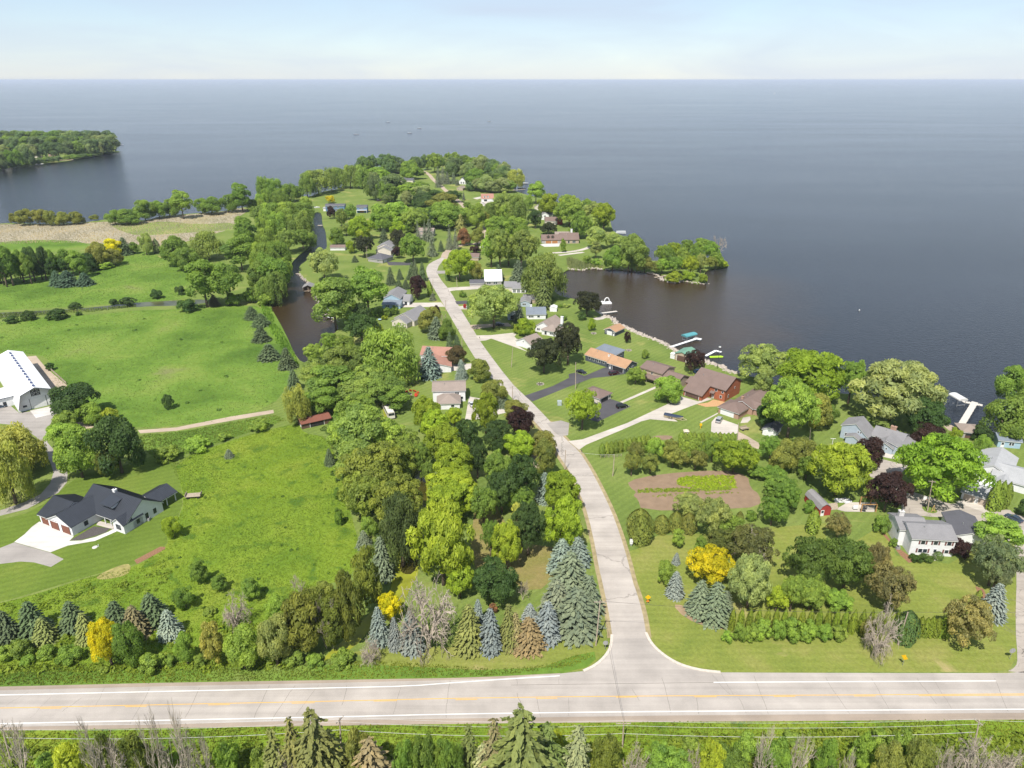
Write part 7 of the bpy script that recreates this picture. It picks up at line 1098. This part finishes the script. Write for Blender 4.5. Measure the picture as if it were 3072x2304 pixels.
def mailbox(s, x, y, label, mat=blackmet_m):
    o = root('mailbox', gp(s, x, y), label, 'mailbox'); MB().box(-.06, -.06, 0, .06, .06, 1.1).obj('post', wood_m, o); p = [(-.14, 1.1)] + [(.14 * math.cos(t), 1.28 + .14 * math.sin(t)) for t in [math.pi - i * math.pi / 6 for i in range(7)]] + [(.14, 1.1)]; MB().prism(p, -.3, .3, 'y').obj('box', mat, o)
mailbox('M', 262, 585, 'dark mailbox at the mouth of the long concrete driveway'); mailbox('F', 858, 1118, 'black mailbox at the curved driveway mouth'); mailbox('F', 540, 605, 'black mailbox on the narrow front lawn'); mailbox('F', 735, 915, 'green mailbox before the silvery willow', plain('mail_green', (.1, .3, .2), .5)); mailbox('F', 583, 1015, 'dark mailbox at the shaded driveway mouth')
A = gp('G', 1950, 892); o = root('lamp_post', A, 'tall black lamp post with lantern on the rocky shore', 'lamp post'); hh = ptop(A, 'G', 1985, 590); MB().tube((0, 0, 0), (0, 0, hh - .8), .09, .07, 8).obj('post', blackmet_m, o); MB().box(-.4, -.4, hh - .8, .4, .4, hh).obj('lantern', white_m, o); MB().box(-.5, -.5, hh, .5, .5, hh + .12).obj('cap', blackmet_m, o)
A = gp('G', 590, 290); o = root('lamp_post', A, 'small black lamp post beside the orange roofed boathouse', 'lamp post'); MB().tube((0, 0, 0), (0, 0, 2.6), .08, .06, 8).obj('post', blackmet_m, o); MB().tube((0, 0, 2.6), (0, 0, 3.1), .25, .25, 10).obj('lantern', white_m, o)
for x, y, lb in ((655, 1012, 'white T-shaped clothesline post behind the bright maple'), (752, 945, 'white T-shaped clothesline post beside the blue-grey house')): o = root('clothesline_post', gp('H', x, y), lb, 'post'); MB().box(-.06, -.06, 0, .06, .06, 2.2).obj('post', white_m, o); MB().box(-.9, -.05, 2.1, .9, .05, 2.22).obj('crossbar', white_m, o)
A = gp('O', 1268, 548); o = root('basketball_hoop', A, 'basketball hoop with white backboard on the side road', 'basketball hoop', rz=R(-20)); MB().tube((0, .9, 0), (-.2, 0, 3.2), .09, .09, 8).obj('pole', blackmet_m, o); MB().box(-.9, -.1, 2.7, .9, -.03, 3.8).obj('backboard', white_m, o); b = MB()
for i in range(12): t, t2 = i * math.pi / 6, (i + 1) * math.pi / 6; b.tube((.23 * math.cos(t), -.4 + .23 * math.sin(t), 3.05), (.23 * math.cos(t2), -.4 + .23 * math.sin(t2), 3.05), .03, .03, 4)
b.obj('rim', plain('rim_orange', (.6, .15, .03), .5), o); MB().box(-.5, .5, 0, .5, 1.5, .25).obj('base', blackmet_m, o)
o = root('wooden_frame', gp('O', 1350, 590), 'small leaning wooden A-frame beside the island pole', 'frame'); MB().tube((-.6, 0, 0), (-.2, 0, 2.4), .09, .09, 5).tube((.5, 0, 0), (-.1, 0, 2.4), .09, .09, 5).tube((-.5, 0, .7), (.3, 0, .7), .07, .07, 5).obj('legs', plain('fresh_wood', (.55, .38, .16), .8), o)
# ---------------------------------------------------------------- yard things
rd = plain('red_plastic', (.62, .06, .03), .5); fw = plain('timber', (.45, .25, .10), .8)
for i, (x, y, a) in enumerate(((910, 190, 200), (938, 182, 175), (968, 185, 150), (992, 195, 110), (985, 212, 60), (978, 222, 40))):
    o = root('lawn_chair', gp('K', x, y), 'red lawn chair in the ring on the lawn behind the taupe house', 'chair', 'ring of red lawn chairs', R(a)); MB().add([(-.4, -.45, .42), (.4, -.45, .42), (.4, .25, .32), (-.4, .25, .32), (-.4, -.45, .36), (.4, -.45, .36), (.4, .25, .26), (-.4, .25, .26)], [(0, 1, 2, 3), (4, 7, 6, 5), (0, 4, 5, 1), (1, 5, 6, 2), (2, 6, 7, 3), (3, 7, 4, 0)]).obj('seat', rd, o); MB().add([(-.4, .2, .3), (.4, .2, .3), (.36, .62, 1.15), (-.36, .62, 1.15), (-.4, .27, .28), (.4, .27, .28), (.36, .69, 1.12), (-.36, .69, 1.12)], [(0, 1, 2, 3), (4, 7, 6, 5), (0, 4, 5, 1), (1, 5, 6, 2), (2, 6, 7, 3), (3, 7, 4, 0)]).obj('backrest', rd, o)
    for sx in (-.42, .42): MB().box(sx - .06, -.5, .56, sx + .06, .35, .62).obj('armrest', rd, o); MB().box(sx - .04, -.42, 0, sx + .04, -.34, .56).obj('leg', rd, o); MB().box(sx - .04, .3, 0, sx + .04, .38, .56).obj('leg', rd, o)
def ring(s, x, y, label, r=.9, mat=None):
    o = root('fire_pit', gp(s, x, y), label, 'fire pit')
    for i in range(9): a = i * 6.283 / 9; MB().box(-.26, -.16, 0, .26, .16, .35).obj('stone', mat or rock_m, o, Matrix.Translation((r * math.cos(a), r * math.sin(a), 0)) @ Matrix.Rotation(a + 1.57, 4, 'Z'))
    MB().tube((0, 0, .02), (0, 0, .06), r * .8, r * .8, 12).obj('ash_bed', mulch_m, o)
ring('K', 930, 208, 'round stone fire pit inside the ring of red chairs'); ring('G', 805, 655, 'round stone fire pit on the lakeside lawn of the slate house', 1.1); ring('K', 1895, 130, 'stone ringed planting circle on the striped lawn', 1.4); ring('G', 350, 435, 'stone edged planting circle on the shore lawn', 1.2)
A = gp('J', 1430, 225); o = root('wagon', A, 'old wooden slatted wagon standing in the meadow', 'wagon', rz=R(8))
for k in range(5): MB().box(-2.2, -1.1 + k * .46, .75, 2.2, -.72 + k * .46, .85).obj('plank', wood_m, o)
for x in (-2.2, 2.2): MB().box(x - .05, -1.1, .8, x + .05, 1.1, 1.5).obj('end_rack', wood_m, o)
for x in (-1.5, 1.5):
    for y in (-1.0, 1.0): MB().tube((x, y - .08, .4), (x, y + .08, .4), .4, .4, 12).obj('wheel', rubber_m, o)
A = gp('M', 1610, 385); o = root('wagon', A, 'small weathered wagon on the lawn beside the ranch driveway', 'wagon', rz=R(20))
for k in range(4): MB().box(-1.5, -.8 + k * .4, .6, 1.5, -.46 + k * .4, .7).obj('plank', wood_m, o)
for y in (-.85, .85): MB().box(-1.5, y - .04, .7, 1.5, y + .04, 1.2).obj('side_board', wood_m, o)
for x in (-1, 1):
    for y in (-.8, .8): MB().tube((x, y - .06, .32), (x, y + .06, .32), .32, .32, 12).obj('wheel', rubber_m, o)
o = root('transformer_box', gp('M', 78, 180), 'grey green utility box beside the large yellow green tree', 'utility box'); MB().box(-.8, -.7, 0, .8, .7, 1.7).box(-.85, -.75, 1.7, .85, .75, 1.78).obj('cabinet', plain('box_grey', (.36, .42, .42), .5), o); MB().box(-.7, -.73, .2, .7, -.70, 1.6).obj('door', plain('box_door', (.42, .48, .47), .5), o)
o = root('septic_lid', gp('J', 700, 595), 'round pale septic lid with vent on the farm lawn', 'lid'); MB().tube((0, 0, 0), (0, 0, .12), .7, .68, 16).obj('cover', newconc_m, o); MB().tube((.8, .4, 0), (.8, .4, .7), .08, .08, 8).obj('vent_pipe', white_m, o)
for s_, x, y, lb in (('J', 1095, 395, 'air conditioner unit against the farmhouse gable wall'), ('O', 1010, 935, 'air conditioner unit beside the white two-storey house')): o = root('air_conditioner', gp(s_, x, y), lb, 'air conditioner'); MB().box(-.5, -.5, 0, .5, .5, .85).obj('cabinet', plain('unit_grey', (.3, .3, .3), .5), o); MB().tube((0, 0, .85), (0, 0, .9), .4, .38, 12).obj('fan_grille', blackmet_m, o)
A = gp('H', 970, 1462); o = root('pergola', A, 'timber pergola frame with hanging swing on the patio', 'pergola')
for x, y in ((0, 0), (4.3, 0), (1.5, 4), (4.6, 4)): MB().box(x - .13, y - .13, 0, x + .13, y + .13, 2.7).obj('post', fw, o)
for p, q in (((0, 0), (4.3, 0)), ((1.5, 4), (4.6, 4)), ((4.3, 0), (4.6, 4))): MB().tube((p[0], p[1], 2.6), (q[0], q[1], 2.6), .13, .13, 4).obj('beam', fw, o)
MB().tube((.9, 0, 1.2), (.9, 0, 1.35), .6, .6, 12).obj('swing_seat', blackmet_m, o)
for i, (x, y, c) in enumerate(((800, 1385, white_m), (838, 1382, plain('pale_cushion', (.6, .58, .55), .8)), (868, 1390, white_m))): o = root('garden_sofa', gp('H', x, y), ['white garden sofa on the deck by the red barn shed', 'beige garden sofa on the patio', 'white garden seat at the patio corner'][i], 'sofa', rz=R(10 * i)); MB().box(-1, -.5, .1, 1, .4, .45).obj('seat', c, o); MB().box(-1, .4, .1, 1, .6, .95).obj('backrest', c, o); MB().box(-1.15, -.5, .1, -1, .6, .65).obj('armrest', c, o); MB().box(1, -.5, .1, 1.15, .6, .65).obj('armrest', c, o)
o = root('grill', gp('H', 925, 1440), 'white covered grill on the patio', 'grill'); MB().box(-.7, -.35, .3, .7, .35, .95).tube((-.6, 0, .95), (.6, 0, .95), .33, .33, 10).obj('body', white_m, o); MB().box(-.6, -.3, 0, .6, .3, .3).obj('stand', blackmet_m, o)
o = root('playset_lantern', gp('M', 1125, 455), 'white capped wooden bird house post above the clipped row', 'bird house'); MB().box(-.1, -.1, 0, .1, .1, 2.4).obj('post', wood_m, o); MB().box(-.7, -.7, 2.2, .7, .7, 2.9).obj('house', white_m, o); MB().add([(-1, -1, 2.9), (1, -1, 2.9), (1, 1, 2.9), (-1, 1, 2.9), (0, 0, 3.6)], [(0, 1, 4), (1, 2, 4), (2, 3, 4), (3, 0, 4), (3, 2, 1, 0)]).obj('roof', plain('tan_cap', (.6, .5, .38), .8), o)
o = root('patio_table', gp('E', 1605, 872), 'round blue covered table behind the hedge', 'table'); MB().tube((0, 0, .72), (0, 0, .8), .9, .9, 14).obj('top', plain('sky_blue', (.45, .62, .78), .5), o); MB().tube((0, 0, 0), (0, 0, .72), .08, .08, 8).obj('pedestal', white_m, o)
# fence of the barn yard
A = gp('I', 368, 612); B_ = gp('I', 490, 722); o = root('yard_fence', A, 'low pale rail fence along the gravel barn yard', 'fence'); d = B_ - A; n = 9
for i in range(n + 1): q = d * (i / n); MB().box(q.x - .08, q.y - .08, 0, q.x + .08, q.y + .08, 1.3).obj('post', wood_m, o)
for z in (.5, .85, 1.2): MB().tube((0, 0, z), (d.x, d.y, z), .06, .06, 4).obj('rail', wood_m, o)
A = gp('M', 420, 622); B_ = gp('M', 590, 610); o = root('garden_fence', A, 'low wire fence with posts before the clipped row', 'fence'); d = B_ - A
for i in range(6): q = d * (i / 5); MB().box(q.x - .06, q.y - .06, 0, q.x + .06, q.y + .06, 1.2).obj('post', wood_m, o)
MB().tube((0, 0, 1.05), (d.x, d.y, 1.05), .03, .03, 4).tube((0, 0, .5), (d.x, d.y, .5), .03, .03, 4).obj('wire', steel_m, o)
# ---------------------------------------------------------------- uncountable growth
def tufts(name, poly, n, hgt, c, label, wid=.14, lean=.5, mat=None):
    x, y = scatter(poly, n); m = len(x); h_ = hgt * rng.uniform(.5, 1.3, m); az = rng.uniform(0, 6.283, m); ln = rng.uniform(.1, lean, m)
    T = []
    for k in range(2):
        a = az + k * 2.4; dx, dy = np.cos(a), np.sin(a); wd = wid * rng.uniform(.6, 1.5, m); ox = rng.normal(0, .12, m); oy = rng.normal(0, .12, m)
        T.append(np.stack([np.stack([x + ox - dy * wd, y + oy + dx * wd, np.zeros(m)], 1), np.stack([x + ox + dy * wd, y + oy - dx * wd, np.zeros(m)], 1), np.stack([x + ox + dx * h_ * ln, y + oy + dy * h_ * ln, h_], 1)], 1).reshape(-1, 3))
    v = .5 + .28 * np.sin(x * .13 + 1.3 * np.sin(y * .09)) + rng.normal(0, .2, m)
    o = link(name, npmesh(name, np.concatenate(T), 3, np.clip(np.concatenate([v, v]), 0, 1)), mat or blade_m); o.color = (*c, 1); o['kind'] = 'stuff'; o['label'] = label; o['category'] = 'grass'; return o
tufts('meadow_grass', meadow, 80000, .32, (.165, .235, .028), 'tall bright meadow grass beside the farmhouse', .07); tufts('field_grass', field_mid, 24000, .32, (.13, .18, .042), 'long green grass of the middle field', .10); tufts('field_grass', field_far, 12000, .35, (.13, .18, .045), 'long green grass of the far field', .14); tufts('field_grass', strip, 9000, .4, (.14, .19, .035), 'rough grass strip beside the farm path', .14)
tufts('reeds', marsh, 26000, .9, (.46, .40, .29), 'tan reeds of the marsh by the lake', .16, .25); tufts('reeds', smooth_loop(pts('D', [(0, 900), (200, 990), (330, 1020), (540, 1060), (330, 1045), (200, 1075), (0, 1060)])), 2500, 1.5, (.2, .23, .09), 'pale reeds at the head of the bay', .3, .25); tufts('bank_grass', pts('E', [(60, 670), (200, 720), (240, 910), (320, 1000), (400, 1130), (480, 1270), (560, 1440), (480, 1500), (380, 1330), (260, 1150), (150, 930), (90, 800)]), 9000, 1.1, (.13, .24, .03), 'tall grass on the canal bank', .3)
tufts('stream_reeds', tufts_later, 5000, .8, (.16, .22, .06), 'reeds and lilies choking the field stream', .2, .4); tufts('verge_grass', pts('Q', [(-300, 100), (900, 90), (2212, 60)]) + pts('T', [(400, 80), (1000, 125), (1300, 105), (1590, 15), (1640, 40), (1500, 110), (1000, 165), (0, 188)]) + pts('Q', [(1200, 207), (0, 230), (-300, 236)]), 12000, .3, (.15, .19, .026), 'long verge grass on the north side of the highway', .16); tufts('verge_grass', pts('Q', [(-300, 535), (0, 528), (2212, 495)]) + pts('T', [(1000, 482), (2212, 470)]) + pts('S', [(2212, 457), (2600, 455), (2600, 850), (0, 850)]) + pts('Q', [(0, 850), (-300, 850)]), 22000, .3, (.17, .21, .028), 'long verge grass on the south side of the highway', .18)
def clumps(name, poly, n, rad, c, label, per=26):
    x, y = scatter(poly, n); V = []; var = []
    for X, Y in zip(x, y):
        r = rad * rng.uniform(.5, 1.4); u = unit(per); u[:, 2] = abs(u[:, 2]); P = np.array([X, Y, 0]) + u * r * np.array([1, 1, .75]) * rng.uniform(.7, 1.05, (per, 1)); s = r * .24 * rng.uniform(.7, 1.3, per)
        V.append(cards(P, nrm(u + .5 * unit(per)), unit(per), s * 1.3, s * .8)); var.append(np.clip(rng.normal(.5, .22) + rng.normal(0, .12, per), 0, 1))
    o = link(name, npmesh(name, np.concatenate(V), 4, np.concatenate(var)), leaf_m); o.color = (*c, 1); o['kind'] = 'stuff'; o['label'] = label; o['category'] = 'undergrowth'; return o
clumps('undergrowth', pts('J', [(-200, 1250), (300, 1230), (800, 1260), (1300, 1260), (1500, 1150), (2000, 1180), (2212, 1300), (2212, 1480), (1500, 1510), (900, 1520), (-200, 1510)]), 520, 1.0, (.19, .26, .03), 'leafy undergrowth along the north roadside thicket'); clumps('undergrowth', pts('J', [(-200, 1060), (300, 960), (700, 860), (1000, 800), (1250, 640), (1300, 700), (1200, 900), (900, 980), (300, 1060), (-200, 1150)]), 300, .7, (.17, .24, .03), 'weedy growth below the farm lawn')
clumps('undergrowth', pts('Q', [(0, 640), (2212, 640), (2212, 800), (0, 800)]), 200, 1.2, (.18, .24, .03), 'scrub along the bottom of the south verge'); clumps('undergrowth', pts('T', [(0, 620), (800, 640), (1900, 640), (2212, 560), (2212, 800), (0, 800)]), 240, 1.2, (.17, .23, .03), 'scrub under the layered spruces'); clumps('undergrowth', pts('S', [(0, 560), (700, 540), (1300, 510), (1700, 560), (2300, 560), (2300, 800), (0, 800)]), 480, 1.0, (.21, .27, .03), 'scrub in the right part of the south verge')
clumps('meadow_weeds', meadow, 130, .45, (.06, .12, .02), 'scattered dark weeds in the meadow'); clumps('undergrowth', pts('K', [(240, 450), (560, 380), (860, 500), (880, 620), (980, 760), (960, 1000), (900, 1300), (700, 1450), (560, 1300), (440, 1000), (360, 700)]), 200, 1.4, (.075, .125, .025), 'undergrowth of the wooded belt by the ditch'); clumps('field_weeds', field_mid, 60, .8, (.08, .15, .03), 'scattered weeds in the middle field')
clumps('vegetable_row', pts('M', [(1060, 795), (1120, 770), (1520, 765), (1550, 868), (1300, 880), (1060, 845)]), 1100, .45, (.30, .40, .03), 'bright green vegetable block in the garden', 18); clumps('vegetable_row', pts('M', [(725, 890), (800, 875), (1450, 868), (1500, 882), (1300, 895), (900, 905), (730, 908)]), 520, .42, (.25, .34, .035), 'long green vegetable row in the garden', 18); clumps('vegetable_row', pts('M', [(840, 935), (1050, 915), (1590, 895), (1600, 908), (1100, 932), (850, 946)]), 260, .36, (.22, .31, .03), 'thin second vegetable row in the garden', 18)

# ---------------------------------------------------------------- the air: thin lake haze
m, nt, o_ = newmat('haze_air'); pv = nt.nodes.new('ShaderNodeVolumePrincipled'); pv.inputs['Color'].default_value = (0.66, 0.74, 0.87, 1); pv.inputs['Density'].default_value = 0.000045
nt.links.new(pv.outputs[0], o_.inputs['Volume'])
hz = MB().box(-75000, -400, -3.5, 75000, 95000, 122).obj('haze', m); hz['kind'] = 'stuff'; hz['label'] = 'thin pale summer haze over land and lake'; hz['category'] = 'haze'
